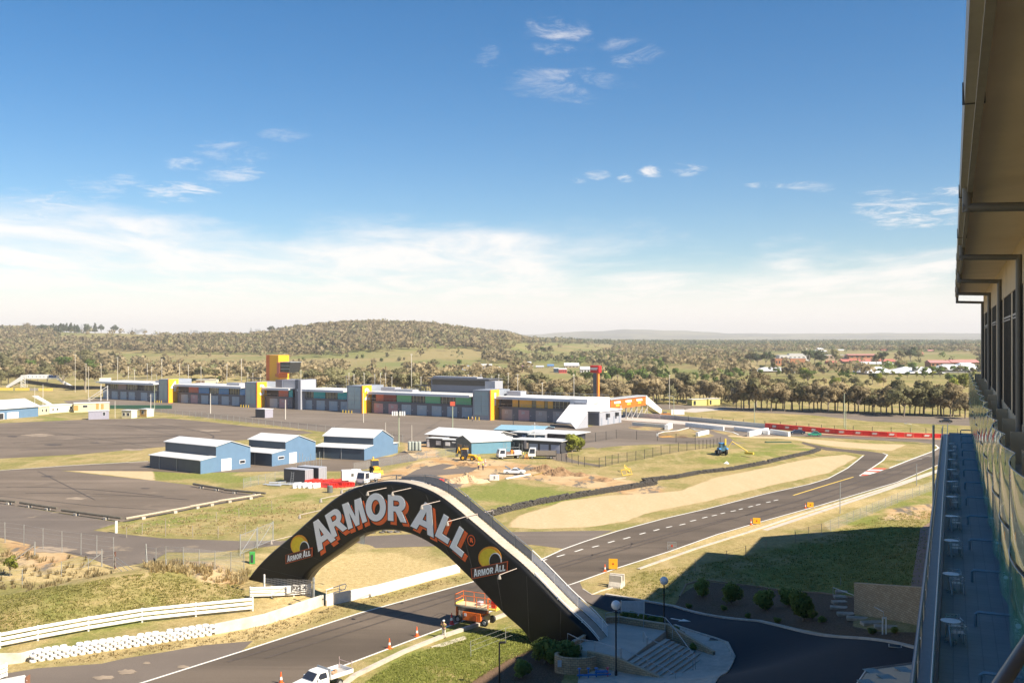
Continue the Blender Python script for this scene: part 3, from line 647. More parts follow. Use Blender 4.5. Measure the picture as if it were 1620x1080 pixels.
for i in range(N_-1):
    for j in range(m_): a = i*m_+j; c = i*m_+(j+1) % m_; b.f.append((a, c, c+m_, a+m_))
b.f.append(tuple(range(m_))); b.f.append(tuple((N_-1)*m_+j for j in range(m_)))
arch = b.build('arch_shell', BLK, root, smooth=True)
for i in range(5, N_-3, 6):
    (tx, tz_), (bx, bz) = TT[i], BB[i]; MB().tube([toL(AP.P(tx*.93+bx*.07, tz_*.93+bz*.07, -.004)), toL(AP.P(bx, bz, -.004))], .012, 4).build('panel_joint', mat('joint grey', (.05,.05,.05), .5), root)
# walking deck sunk between the edges: pale concrete with treads
DECK = mat('deck concrete', (.42, .37, .31), .8, var=.12, scale=1.2, dirt=.3)
b = MB(); deckT = [(t, z) for t, z in TT]
i0 = 4
for i in range(i0, N_-1):
    (t0, z0), (t1, z1) = deckT[i], deckT[i+1]
    b.add([toL(AP.P(t0, z0+.03, .55)), toL(AP.P(t1, z1+.03, .55)), toL(AP.P(t1, z1+.03, BW-.25)), toL(AP.P(t0, z0+.03, BW-.25))], [(0, 1, 2, 3)])
deckmb = b
for i in range(i0, N_-1):
    if abs(deckT[i+1][1]-deckT[i][1]) > .18:
        t, z = deckT[i]; dtt = deckT[i+1][0]-t; dzz = deckT[i+1][1]-z
        for q in (0, .5):
            p = AP.P(t+dtt*q, z+dzz*q+.03, .55); pts = [toL(p), toL(AP.P(t+dtt*q, z+dzz*q+.03, BW-.25))]; b.tube(pts, .05, 4)
b.build('deck', DECK, root)
def parapet(v, i1, i2, h, name, m, post_every=4, panel=True, rail_m=None):
    o = MB(); H0 = h; hf = (lambda i: min(H0, .35+.14*(i-i1))) if i1 == 35 else (lambda i: H0)
    for i in range(i1, i2):
        (t0, z0), (t1, z1) = deckT[i], deckT[i+1]
        if panel: o.slab([toL(AP.P(t0, z0+.12, v)), toL(AP.P(t1, z1+.12, v)), toL(AP.P(t1, z1+hf(i+1)*.82, v)), toL(AP.P(t0, z0+hf(i)*.82, v))], AP.v, .05)
    o.build(name, m, root) if panel else None
    o = MB(); o.tube([toL(AP.P(deckT[i][0], deckT[i][1]+hf(i), v)) for i in range(i1, i2+1)], .045, 6); o.tube([toL(AP.P(deckT[i][0], deckT[i][1]+.12, v)) for i in range(i1, i2+1)], .04, 5)
    o.build('handrail', rail_m or STEEL, root)
    for i in range(i1, i2+1, post_every):
        MB().tube([toL(AP.P(deckT[i][0], deckT[i][1], v)), toL(AP.P(deckT[i][0], deckT[i][1]+hf(i), v))], .06, 6).build('rail_post', rail_m or STEEL, root)
PAN = mat('grey rail panel', (.20, .215, .235), .55, var=.12); GLS = mat('white rail panel', (.66, .68, .70), .4)
parapet(BW-.15, 35, 58, 1.2, 'rail_panel', PAN); parapet(BW-.15, 6, 35, .55, 'rail_panel', PAN, panel=False)
parapet(BW-.15, 58, N_-1, 1.15, 'rail_panel', GLS, rail_m=WPAINT)
parapet(.5, 60, N_-1, .35, 'kerb_rail', WPAINT, panel=False, rail_m=WPAINT)
# underside lining that shows as a pale strip, with a small sign
b = MB()
for i in range(3, 26):
    (t0, z0), (t1, z1) = BB[i], BB[i+1]
    b.add([toL(AP.P(t0+.02, z0-.03, 1.2)), toL(AP.P(t1+.02, z1-.03, 1.2)), toL(AP.P(t1+.02, z1-.03, 2.0)), toL(AP.P(t0+.02, z0-.03, 2.0))], [(0,1,2,3)])
b.build('soffit_lining', mat('soffit lining', (.33, .29, .22), .7), root)
t, z = AP.tz(564, 855); sg = MB().slab([toL(AP.P(t-.35, z-.5, .9)), toL(AP.P(t+.35, z-.5, .9)), toL(AP.P(t+.35, z+.6, .9)), toL(AP.P(t-.35, z+.6, .9))], AP.v, .05).build('clearance_sign', WPAINT, root)
# ---- lettering: unit glyphs warped to quads surveyed on the face
def arcp(cx, cy, rx, ry, a0, a1, n): return [(cx+rx*math.cos(R(a0+(a1-a0)*i/n)), cy+ry*math.sin(R(a0+(a1-a0)*i/n))) for i in range(n+1)]
GLY = {
 'A': ([(0,0),(.27,0),(.34,.2),(.66,.2),(.73,0),(1,0),(.64,1),(.36,1)], [[(.415,.4),(.585,.4),(.5,.72)]]),
 'L': ([(0,0),(1,0),(1,.24),(.38,.24),(.38,1),(0,1)], []),
 'M': ([(0,0),(.24,0),(.24,.62),(.40,0),(.60,0),(.76,.62),(.76,0),(1,0),(1,1),(.67,1),(.5,.36),(.33,1),(0,1)], []),
 'R': ([(0,0),(.30,0),(.30,.38),(.42,.38),(.68,.0),(1,.0),(.74,.42)] + arcp(.60,.70,.37,.30,-50,90,7) + [(0,1)], [[(.30,.58),(.52,.58)] + arcp(.52,.69,.13,.11,-80,80,4) + [(.30,.80)]]),
 'O': (arcp(.5,.5,.5,.52,0,350,28), [arcp(.5,.5,.21,.28,0,345,20)]) }
def quadmap(q):
    TL, TR, BL, BR = [Vector(p) for p in q]
    return lambda x, y: (BL*(1-x)+BR*x)*(1-y) + (TL*(1-x)+TR*x)*y
def glyph(ch, fn, off, grow=0., th=.02, plane=AP, rootv=None, shift=(0, 0)):
    """fn: unit -> pixel position on the plane; returns MB slab"""
    outer, holes = GLY[ch]; cu = bpy.data.curves.new('g', 'CURVE'); cu.dimensions = '2D'; cu.fill_mode = 'BOTH'; cu.extrude = th/2; cu.offset = grow
    for P in [outer] + holes:
        W = [plane.tz(*fn(x, y)) for x, y in P]; sp = cu.splines.new('POLY'); sp.points.add(len(W)-1); sp.use_cyclic_u = True
        for k, (a, c) in enumerate(W): sp.points[k].co = (a+shift[0], c+shift[1], 0, 1)
    o = bpy.data.objects.new('g', cu); COL.objects.link(o); dg = bpy.context.evaluated_depsgraph_get(); dg.update(); me = bpy.data.meshes.new_from_object(o.evaluated_get(dg))
    b = MB(); b.f = [tuple(p.vertices) for p in me.polygons]
    for v in me.vertices: b.v.append(tuple(Vector(plane.P(v.co.x, v.co.y, -off - v.co.z)) - Vector(root.location)))
    bpy.data.objects.remove(o); bpy.data.curves.remove(cu); bpy.data.meshes.remove(me); return b
Zq = lambda *ps: [zz_(*p) for p in ps]
LETTERS = [('A', Zq((338,290),(425,236),(395,420),(482,358))), ('R', Zq((428,237),(496,190),(468,353),(541,302))), ('M', Zq((514,182),(607,148),(546,308),(640,266))),
 ('O', Zq((632,130),(733,126),(634,266),(736,262))), ('R', Zq((745,133),(833,140),(745,262),(838,274))),
 ('A', [(659.9,787.3),(696.3,805.2),(649.8,831.4),(686.9,849.8)]), ('L', [(702.8,812.2),(723.2,825.4),(688.6,846.8),(709,860)]), ('L', [(727.5,831.4),(746.5,847.1),(712,864.8),(731,881)])]
for ch, q in LETTERS:
    fn = quadmap(q); lt = MB(); 
    le = glyph(ch, fn, .08, .0, .02).build('letter', LETW, root); ok = glyph(ch, fn, .06, .10, .02).build('letter_outline', LETK, le); orr = glyph(ch, fn, .035, .045, .02, shift=(.39, -.36)).build('letter_shadow', LETR, le)
    for s_ in range(1, 4): pass
# registered mark
t, z = AP.tz(*zz_(1163, 363)); Mx = facing(AP.P(t, z, -.06) - Vector(root.location), AP.u, an)
ring = MB(); n = 28
for rr in (.50, .42):
    for j in range(n): ring.v.append((rr*math.cos(2*math.pi*j/n), 1.15*rr*math.sin(2*math.pi*j/n), 0))
ring.f = [(j, (j+1) % n, n+(j+1) % n, n+j) for j in range(n)]; ring.join(textmesh('R', .62, .01, .02)).xf(Mx).build('registered_mark', LETR, root)
# emblems: sun disc, tyre and name banner
for cpx, rx, ry, ban, tyre in [((474.2, 861.8), 13.9, 16.2, [(453,877),(495.6,864.8),(453.3,891.3),(495.2,879.5)], (482.5, 867, 6.8, 11)), ((775.4, 881.8), 18.3, 18.0, [(746,898.5),(804.8,886.3),(747.6,915.4),(803.7,903.8)], (784.5, 887, 8.8, 12.5))]:
    def disc(cx, cy, a, b_, off, m, nm, th=.03, par=root, clip=None):
        P = [AP.tz(cx+a*math.cos(2*math.pi*j/36), cy+b_*math.sin(2*math.pi*j/36)) for j in range(36)]
        if clip: P = [p for p in P if True]
        return MB().slab([AP.P(p[0], p[1], -off) - Vector(root.location) for p in P], an, th).build(nm, m, par)
    em = disc(*cpx, rx, ry, .03, EORA, 'emblem'); disc(cpx[0]-1, cpx[1]+.6, rx*.84, ry*.86, .065, EYEL, 'emblem_face', .01, em)
    disc(tyre[0], tyre[1], tyre[2]*1.12, tyre[3]*1.08, .08, LETW, 'tyre_rim_line', .01, em); disc(tyre[0]-.5, tyre[1]+.5, tyre[2], tyre[3], .095, LETK, 'tyre', .01, em)
    fnb = quadmap(ban); K4 = [fnb(0,0), fnb(1,0), fnb(1,1), fnb(0,1)]
    def bq(s, off, m, nm):
        c = fnb(.5, .5); P = [AP.tz(c[0]+(p[0]-c[0])*(s if s == 1 else 1-.045), c[1]+(p[1]-c[1])*(s if s == 1 else 1-.14)) for p in K4]
        return MB().slab([AP.P(p[0], p[1], -off) - Vector(root.location) for p in P], an, .02).build(nm, m, em)
    bq(1, .12, EORA if False else mat('banner border', (.55, .10, .03), .5), 'name_banner'); bq(.9, .145, mat('banner brown', (.06, .012, .008), .5), 'banner_field')
    xs = 0.07; spec = [('A',.115,.72),('R',.10,.56),('M',.125,.56),('O',.11,.56),('R',.10,.56),(' ',.035,0),('A',.125,.74),('L',.085,.56),('L',.085,.56)]
    for ch, wd, ht in spec:
        if ch != ' ':
            x0, y0 = xs, .16
            glyph(ch, lambda x, y: fnb(x0+x*wd*.9, y0+y*ht), .17, 0., .015).build('banner_letter', LETW, em)
        xs += wd
# lamp arms across the bridge, a floodlight on either end
LMAT = mat('lamp arm', (.5, .42, .36), .5); LH = mat('lamp head', (.12, .11, .10), .5)
arms = [(429,856.5),(474,815.5),(507.5,790),(540.5,776),(581.5,779),(620.7,779.5),(667,800.5),(707.8,826.4),(790,910.5)]
for px, py in arms:
    off = -3.0; t, z = AP.tz(px, py, off); k = np.interp(t, [p[0] for p in deckT], [p[1] for p in deckT])
    zt = z + .1
    pts = [AP.P(t, zt, -3.0), AP.P(t, zt+.05, 0), AP.P(t, zt+.05, BW), AP.P(t, zt, BW+2.6)]
    a = MB().tube([toL(p) for p in pts], .038, 6); 
    if zt > k: 
        for v in (.3, BW-.2): a.tube([toL(AP.P(t, k, v)), toL(AP.P(t, zt+.05, v))], .05, 5)
    ar = a.build('lamp_arm', LMAT, root)
    for v, s_ in ((-3.0, 1), (BW+2.6, -1)):
        c = toL(AP.P(t, zt-.22, v)); MB().lathe([(.05,.22),(.10,.16),(.17,-.05),(.19,-.16),(.16,-.18)], c, 10).build('floodlight', LH if s_ < 0 else mat('lamp shade grey', (.3,.27,.23), .5), ar)
# concrete abutment at the plaza end
t1, z1 = TT[-1]
b = MB(); q = AP.P(t1-1.6, 0, .25); b.cbox(toL(AP.P(t1-.9, -.3, BW/2)), 2.4, BW-.4, 1.75, math.atan2(au.y, au.x)); b.build('abutment', mat('sandstone block', (.42, .33, .22), .85, var=.12, scale=2), root, bevel=.03)
# ---------------------------------------------------------------- barriers beside the track
CW = mat('weathered concrete wall', (.62, .57, .48), .85, var=.16, scale=1.1, dirt=.45, bump=.15)
WRAIL = mat('white guard rail', (.82, .81, .78), .5, var=.05, dirt=.12); TYW = mat('white painted tyre', (.80, .79, .76), .6, var=.08, dirt=.2); TYB = mat('black tyre', (.025, .024, .023), .8, var=.3, scale=4)
TYD = mat('dusty tyre', (.075,.068,.06), .85, var=.45, scale=3); RUB = mat('rubber', (.02, .02, .02), .7); WOODP = mat('bleached log', (.42, .36, .27), .9, var=.25, scale=4, bump=.3); POSTM = mat('fence post steel', (.36, .36, .34), .6, metal=.4, var=.2)
def wall(name, label, pts, h, th, m, terr=False, group=None, cat='wall', cap=0., z0=0.):
    W = [(GT(a, b) if terr else G(a, b, z0)) for a, b in pts]; o0 = W[0].copy(); b = MB(); L, Q = [], []
    for i, p in enumerate(W):
        d = (W[min(i+1,len(W)-1)]-W[max(i-1,0)]); d.z = 0; d.normalize(); n = Vector((-d.y,d.x,0)); L.append(p-o0); Q.append(p-o0+n*th)
    k = len(W); hh = h if hasattr(h, '__len__') else [h]*k
    b.v = [tuple(v-Vector((0,0,.3))) for v in L+Q]+[tuple(v+Vector((0,0,hh[i % k]))) for i, v in enumerate(L+Q)]
    for i in range(k-1): b.f += [(i+3*k,i+1+3*k,i+1+2*k,i+2*k),(i,i+1,i+1+2*k,i+2*k),(i+k,i+3*k,i+1+3*k,i+1+k)]
    b.f += [(0,2*k,3*k,k),(k-1,2*k-1,4*k-1,3*k-1)]
    o = b.build(name, m, bevel=.02); o.location = o0; return tag(o, label, cat, group)
wall('concrete_wall', 'long pale concrete wall running from the arch towards the track in full sun', [(517,959),(600,940.5),(680,918),(728,905)], [1.25,1.2,1.15,1.1], .25, mat('pale barrier', (.72,.68,.62), .8, var=.12, dirt=.3))
wall('concrete_wall', 'stained concrete wall below the left foot of the arch with a bright end face', [(340,1003),(420,988),(482,968),(512,958)], [1.05,1.15,1.25,1.25], .25, CW)
wall('concrete_wall', 'low grey concrete wall end behind the white tyre stack', [(-20,1060),(0,1052),(34,1048),(66,1036)], [1.2,1.1,.9,.7], .25, CW)
def guardrail(name, label, pts, levels, posts, terr=True, hrail=.32, group=None, end_text=None):
    W = []
    P = [GT(*p) if terr else G(*p) for p in pts]; o0 = P[0].copy(); r = thing(name, label, 'guard rail', o0, 0, group)
    for lv in levels:
        b = MB(); prof = [(0,0),(.07,.05),(.07,.11),(.0,.16),(.07,.21),(.07,.27),(0,.32)]; k = len(P)
        for i, p in enumerate(P):
            d = (P[min(i+1,k-1)]-P[max(i-1,0)]); d.z = 0; d.normalize(); n = Vector((d.y,-d.x,0))
            for q, hz_ in prof: b.v.append(tuple(p-o0+n*(.10+q)+Vector((0,0,lv+hz_))))
            for q, hz_ in reversed(prof): b.v.append(tuple(p-o0+n*(.07+q)+Vector((0,0,lv+hz_))))
        m_ = 2*len(prof)
        for i in range(k-1):
            for j in range(m_): a = i*m_+j; c = i*m_+(j+1) % m_; b.f.append((a,c,c+m_,a+m_))
        b.f += [tuple(range(m_)), tuple((k-1)*m_+j for j in range(m_))]; b.build('rail', WRAIL, r)
    for i in range(posts):
        t = i/(posts-1)*(len(P)-1); a = int(min(t, len(P)-2)); p = P[a].lerp(P[a+1], t-a)-o0; MB().box(-.07,.07,-.06,.06,-.4,levels[-1]+.36).xf(Matrix.Translation(p)).build('post', WRAIL, r)
    return r
guardrail('guard_rail', 'long triple white guard rail curving along the grass mound on the left', [(-40,1033),(0,1025),(60,1013),(140,998),(225,984),(310,975),(400,966)], [.25,.72,1.19], 7)
gr = guardrail('guard_rail', 'short white guard rail with black lettering at the left foot of the arch', [(396,946),(430,945),(465,943),(492,941)], [.2,.6,.99], 4)
tx = textmesh('P22.4', .80, .01, .022); pa, pb = GT(455,943.7), GT(492,941); u = (pb-pa).normalized(); u.z = 0; n = Vector((u.y,-u.x,0)); c = pa.lerp(pb,.45)+n*.34+Vector((0,0,.95))-gr.location
MB().box(-1.35,1.35,-.42,.42,-.05,-.01).xf(facing(c, u, n)).build('number_plate', WRAIL, gr)
tx.xf(facing(c, u, n)).build('lettering', mat('black lettering', (.02,.02,.03), .6), gr)
guardrail('guard_rail', 'cut end of a white guard rail at the bottom left corner', [(-30,1084),(-10,1078),(10,1070)], [.1,.5,.9], 2, terr=False)
b = MB(); c = G(38,1092); wl = thing('plastic_barrier', 'white curved plastic barrier at the bottom left corner', 'barrier', c)
b.prism([(-4.2,0),(.1,0),(.25,.9),(.05,1.35),(-4.2,.55)], -.05, .05).build('panel', WRAIL, wl, bevel=.02); MB().box(.16,.24,-.1,.6,0,1.2).build('end_panel', mat('barrier edge brown', (.25,.12,.07), .7), wl)
# white tyre wall, painted stack
def tyre_mesh(r=.33, w=.24, n=12):
    b = MB(); prof = [(r*.55,0),(r*.9,0.0),(r,.06),(r,w-.06),(r*.9,w),(r*.55,w),(r*.5,w*.5)]
    for i, (q, z) in enumerate(prof):
        for j in range(n): a = 2*math.pi*j/n; b.v.append((q*math.cos(a), q*math.sin(a), z))
    k = len(prof)
    for i in range(k):
        for j in range(n): b.f.append((i*n+j, i*n+(j+1) % n, ((i+1) % k)*n+(j+1) % n, ((i+1) % k)*n+j))
    return b
T1 = tyre_mesh(); p0, p1 = G(46,1047.5), G(345,1002); tw = thing('tyre_wall', 'white painted tyre wall four tyres high beside the lower left track edge', 'tyre wall', p0)
Lw = (p1-p0).length; uu = (p1-p0)/Lw; vv = Vector((-uu.y,uu.x,0)); nT = int(Lw/.70)
allp = [(i, row, lv) for i in range(nT) for row in range(2) for lv in range(4)]
seen = 0; rest = MB(); mesh0 = None
for i, row, lv in allp:
    q = uu*(i*.70+.35+(lv % 2)*.33+(row*.2))+vv*row*.62+Vector((0,0,lv*.25)); q += Vector((random.uniform(-.03,.03), random.uniform(-.03,.03), 0))
    if lv == 3 and random.random() < .22: continue
    if row == 0 and seen < 100:
        if mesh0 is None: o = T1.build('tyre', TYW, tw, smooth=True); mesh0 = o
        else: o = mesh0.copy(); COL.objects.link(o); setpar(o, tw)
        o.location = q; o.rotation_euler = (random.uniform(-.05,.05), random.uniform(-.05,.05), random.uniform(0,3)); seen += 1
    else:
        t = tyre_mesh(); rest.join(t.xf(Matrix.Translation(q)))
o = rest.build('tyres', TYW, tw, smooth=True); o['kind'] = 'stuff'
# black tyre wall across the infield and under the arch
def tyre_band(name, label, pts, rows, hi, m, r=.33, wob=.1):
    P = [GT(*p) for p in pts]; o0 = P[0].copy(); b = MB(); D = []
    for a, c in zip(P, P[1:]):
        n = max(1, int((c-a).length/(r*2.05))); D += [(a+(c-a)*i/n, (c-a).normalized()) for i in range(n)]
    for p, d in D:
        nrm = Vector((-d.y,d.x,0))
        for rw in range(rows):
            for lv in range(hi):
                if lv == hi-1 and random.random() < .15: continue
                q = p-o0+nrm*rw*r*2.1+d*((lv % 2)*r)+Vector((random.uniform(-wob,wob), random.uniform(-wob,wob), lv*.24)); t = tyre_mesh(r, .23, 8)
                t.xf(Matrix.Translation(q) @ Matrix.Rotation(random.uniform(-.12,.12), 4, 'X') @ Matrix.Rotation(random.uniform(-.12,.12), 4, 'Y') ); b.join(t)
    o = b.build(name, m, smooth=True); o.location = o0; return tag(o, label, 'tyre wall')
tyre_band('tyre_wall', 'long dark tyre wall curving between the infield grass and the gravel trap', [(1020,762),(1038,759.5),(1070,756.5),(1110,749),(1160,743.5),(1210,734),(1250,724.5),(1285,717),(1298,712)], 2, 3, TYD)
tyre_band('tyre_wall', 'dark tyre wall bank behind the right shoulder of the arch', [(765,820),(800,810),(850,798),(900,789),(950,781),(1000,773),(1040,766)], 2, 4, TYD)
tyre_band('tyre_row', 'row of old tyres seen through the arch beside the service road', [(588,843),(605,842.5),(640,841)], 1, 2, mat('grey tyre', (.16,.15,.14), .8), .5)
# ---------------------------------------------------------------- fences
def fence(name, label, pts, h, sp, m, wires=3, pr=.035, terr=True, mesh=None, brace=False, maxp=100, group=None, pname='post', wr=.012):
    P = [GT(*p) if terr else G(*p) for p in pts]; o0 = P[0].copy(); r = thing(name, label, 'fence', o0, 0, group); D = []
    for a, c in zip(P, P[1:]):
        n = max(1, int(round((c-a).length/sp))); D += [a+(c-a)*i/n for i in range(n)]
    D.append(P[-1]); D = [Vector((p.x, p.y, hz(p.x, p.y) if terr else p.z)) for p in D]; proto = None
    for i, p in enumerate(D[:maxp]):
        if proto is None: proto = MB().tube([(0,0,-.3),(0,0,h)], pr, 5).build(pname, m, r); o = proto
        else: o = proto.copy(); COL.objects.link(o); setpar(o, r)
        o.location = p-o0; o.rotation_euler = (random.uniform(-.02,.02), random.uniform(-.02,.02), 0)
    b = MB()
    for k in range(wires): hh = h*(.98 if k == 0 else 1-k/wires*.9); b.tube([p-o0+Vector((0,0,hh)) for p in D], wr, 3)
    b.build('wires', m, r)
    if mesh:
        b = MB()
        for p, q in zip(D, D[1:]): b.add([p-o0, q-o0, q-o0+Vector((0,0,h*.97)), p-o0+Vector((0,0,h*.97))], [(0,1,2,3)])
        b.build('mesh', mesh, r)
    return r
def meshmat(name, col, dens=.22):
    m = bpy.data.materials.new(name); m.use_nodes = True; nt = m.node_tree; b = nt.nodes['Principled BSDF']; b.inputs['Base Color'].default_value = (*col,1); b.inputs['Roughness'].default_value = .5
    b.inputs['Alpha'].default_value = dens; return m
CHL = meshmat('chain link', (.42,.43,.42), .16); CHD = meshmat('dark chain link', (.05,.05,.05), .20)
DPOST = mat('dark fence post', (.035,.037,.035), .6); LPOST = mat('timber fence post', (.30,.26,.2), .9)
fence('wire_fence', 'wire farm fence with grey posts behind the mound at the left edge', [(-20,858),(8,858),(38,862),(68,868),(98,873),(128,877),(153,881),(180,884)], 3.0, 9, POSTM, 4, .06)
fence('wire_fence', 'low wire fence crossing the tall dry grass at the far left', [(-10,930),(35,925),(97,911),(140,905),(180,900)], 1.9, 10, POSTM, 3, .05)
fence('wire_fence', 'wire fence with many thin posts running to the left foot of the arch', [(232,893),(262,894),(290,896),(315,899),(340,901),(365,903),(386,905)], 2.4, 4.5, POSTM, 4, .05, mesh=CHL)
fence('wire_fence', 'low wire fence on the grass bank between the log barrier and the service road', [(186,840),(225,845),(262,848),(305,850),(345,851),(388,848)], 1.8, 9, LPOST, 3, .06)
fence('wire_fence', 'old timber post fence on the infield grass above the service road', [(200,850),(262,835),(342,825),(378,819),(430,806)], 1.6, 9, LPOST, 2, .06)
fence('chain_fence', 'dark chain link fence around the asphalt lot beside the round tree', [(880,727),(905,733),(925,738),(948,739.5),(978,732.5),(1046,719.5),(1100,711),(1140,704.5)], 2.4, 3.2, DPOST, 2, .07, mesh=CHD)
fence('chain_fence', 'dark chain link fence on the far side of the asphalt lot', [(925,701),(975,693),(1040,697),(1100,702)], 2.6, 6, DPOST, 2, .08, mesh=CHD)
fence('chain_fence', 'chain link fence in front of the pit lane paddock on the left', [(244,655),(300,659.5),(360,666),(420,674),(500,682),(560,689),(637,699)], 2.3, 5, POSTM, 2, .06, mesh=CHL)
fence('chain_fence', 'chain link fence between the blue sheds and the worksite', [(560,745),(620,735),(660,728),(690,722),(720,719)], 1.9, 4, POSTM, 2, .05, mesh=CHL)
fence('wire_fence', 'wire fence in the shaded grass below the hotel ending at the sunny slope', [(1258,857),(1300,846),(1340,829),(1380,812),(1420,795),(1455,783),(1487,771)], 1.8, 3.4, POSTM, 4, .035, mesh=CHL)
fence('wire_fence', 'low wire fence at the edge of the shaded grass bank', [(1100,902),(1150,888),(1180,880),(1212,870),(1258,857)], 1.5, 7, LPOST, 3, .05)
fence('dark_fence', 'long black post fence on the grass beyond the red barrier', [(1068,664),(1110,667),(1160,671),(1210,674.5),(1260,678),(1320,682),(1380,684.5),(1440,686.5),(1515,688)], 2.0, 5, DPOST, 2, .09, terr=False)
fence('wire_fence', 'chain link fence on the grass left of the dark containers', [(385,772),(420,764),(450,758)], 2.0, 3, POSTM, 2, .05, mesh=CHL)
fence('wire_fence', 'low fence of thin posts along the near grass slope under the arch right leg', [(745,1040),(800,1018),(842,1003)], 1.6, 4, POSTM, 3, .03)
# braced corner posts and a pipe gate at the left
for lab, (x, y) in (('braced fence corner post beside the dry grass on the left', (55,883)), ('braced fence corner post beside the pipe gate', (161,896))):
    p = GT(x, y); r = thing('strainer_post', lab, 'fence post', p); MB().tube([(0,0,-.3),(0,0,2.3)], .09, 8).build('post', POSTM, r); MB().tube([(-2.4,-.6,0),(0,0,1.8)], .06, 6).build('brace', POSTM, r)
p = GT(182,899); q = GT(222,901); g = thing('pipe_gate', 'low brown pipe gate between two posts across the farm track', 'gate', p, ang(p, q)); L_ = (q-p).length
for x in (0, L_): MB().tube([(x,0,-.2),(x,0,2.2)], .12, 8).build('post', mat('rusty post', (.14,.06,.04), .8), g)
fr = MB()
for z in (.35,1.0,1.6): fr.tube([(.15,0,z),(L_-.15,0,z)], .035, 6)
fr.tube([(.15,0,.35),(.15,0,1.6)], .04, 6); fr.tube([(L_-.15,0,.35),(L_-.15,0,1.6)], .04, 6); fr.build('gate_frame', POSTM, g)
for x, y in ((231,899),(262,902)): pass
p, q = GT(231,896), GT(262,898); g = thing('wire_gate', 'tall wire gate with diagonal braces and a small dark sign', 'gate', p, ang(p, q)); L_ = (q-p).length
for x in (0, L_): MB().tube([(x,0,-.2),(x,0,3.0)], .08, 8).build('post', POSTM, g)
MB().tube([(0,0,2.4),(1.0,0,.2)], .05, 5).tube([(L_,0,2.4),(L_-1.0,0,.2)], .05, 5).build('brace', POSTM, g); MB().box(L_*.4,L_*.4+.7,-.03,.03,1.6,2.0).build('sign', DPOST, g)
p, q = GT(380,879), GT(432,862); g = thing('mesh_gate', 'pair of pale mesh gates standing open beside the arch foot', 'gate', p, ang(p, q)); L_ = (q-p).length
for x in (0, L_*.5, L_): MB().tube([(x,0,0),(x,0,3.0)], .07, 8).build('post', GAL, g)
fr = MB()
for a, b_ in ((.1, L_*.48), (L_*.52, L_-.1)):
    fr.tube([(a,0,.3),(b_,0,.3),(b_,0,2.8),(a,0,2.8),(a,0,.3)], .035, 5); fr.tube([(a,0,.3),(b_,0,2.8)], .03, 5)
fr.build('gate_frame', GAL, g); MB().quad((.1,0,.3),(L_-.1,0,.3),(L_-.1,0,2.8),(.1,0,2.8)).build('mesh', CHL, g)
# mesh screen and white handrail at the arch foot
def perf(name, col):
    m = bpy.data.materials.new(name); m.use_nodes = True; nt = m.node_tree; b = nt.nodes['Principled BSDF']; b.inputs['Base Color'].default_value = (*col,1); b.inputs['Roughness'].default_value = .6
    tc = nd(nt,'ShaderNodeTexCoord'); s = nd(nt,'ShaderNodeSeparateXYZ'); nt.links.new(tc.outputs['Object'], s.inputs[0]); outs = []
    for ax in ('X','Z'):
        a = nd(nt,'ShaderNodeMath', operation='MULTIPLY'); nt.links.new(s.outputs[ax], a.inputs[0]); a.inputs[1].default_value = 4.2
        f = nd(nt,'ShaderNodeMath', operation='FRACT'); nt.links.new(a.outputs[0], f.inputs[0]); g_ = nd(nt,'ShaderNodeMath', operation='LESS_THAN'); nt.links.new(f.outputs[0], g_.inputs[0]); g_.inputs[1].default_value = .34; outs.append(g_.outputs[0])
    mx = nd(nt,'ShaderNodeMath', operation='MAXIMUM'); nt.links.new(outs[0], mx.inputs[0]); nt.links.new(outs[1], mx.inputs[1]); nt.links.new(mx.outputs[0], b.inputs['Alpha']); return m
p, q = AP.P(AP.tz(418,925,-1.6)[0], .8, -1.6), AP.P(AP.tz(496,925,-1.6)[0], .8, -1.6); g = thing('mesh_screen', 'woven grey mesh screen between two posts in front of the arch left foot', 'screen', p, ang(p, q)); L_ = (q-p).length
MB().quad((.2,0,.1),(L_-.3,0,.1),(L_-.3,0,2.1),(.2,0,1.3)).build('mesh_panel', perf('woven mesh', (.46,.43,.40)), g)
MB().box(-.08,.08,-.08,.08,-.3,1.7).build('post', WRAIL, g); MB().box(L_-.1,L_+.1,-.1,.1,-1.3,2.4).build('post', GAL, g)
p, q = G(516,946,1.0), G(546,936,1.0); g = thing('handrail', 'white pipe handrail on top of the concrete wall beside the arch', 'handrail', p, ang(p, q)); L_ = (q-p).length
MB().tube([(0,0,-.2),(0,0,.95),(L_,0,.95),(L_+.2,0,.7),(L_,0,.35),(0,0,.35)], .05, 8).build('rail', WPAINT, g); MB().tube([(L_*.7,0,-.2),(L_*.7,0,.95)], .045, 6).build('post', WPAINT, g)
# log barriers round the lot
def log(name, label, a, b_, r=.22, feet=2, m=WOODP, group='log barriers around the asphalt lot'):
    p, q = G(*a), G(*b_); g = thing(name, label, 'log barrier', p, ang(p, q), group); L = (q-p).length
    MB().tube([(0,0,.62),(L*.5,0,.60),(L,0,.62)], r, 8, r2=r*.85).build('log', m, g, smooth=True)
    for k in range(feet): x = L*(k+.5)/feet; MB().box(x-.35,x+.35,-.35,.35,0,.42).build('foot', CONC, g, bevel=.03)
DLOG = mat('dark timber log', (.13,.115,.09), .9, var=.3, scale=3, bump=.3)
for i, (a, b_) in enumerate([((-20,794),(25,799)),((32,800),(90,809)),((98,812),(192,825)),((306,770),(355,778)),((355,779),(420,785))]):
    log('log_barrier', ['dark log on blocks at the far left edge of the lot','dark log on blocks second from the left edge','dark log on blocks meeting the pale log at the lot corner','dark log at the top right of the lot','dark log nearest the grass at the right end of the lot'][i], a, b_, .24, 2, DLOG)
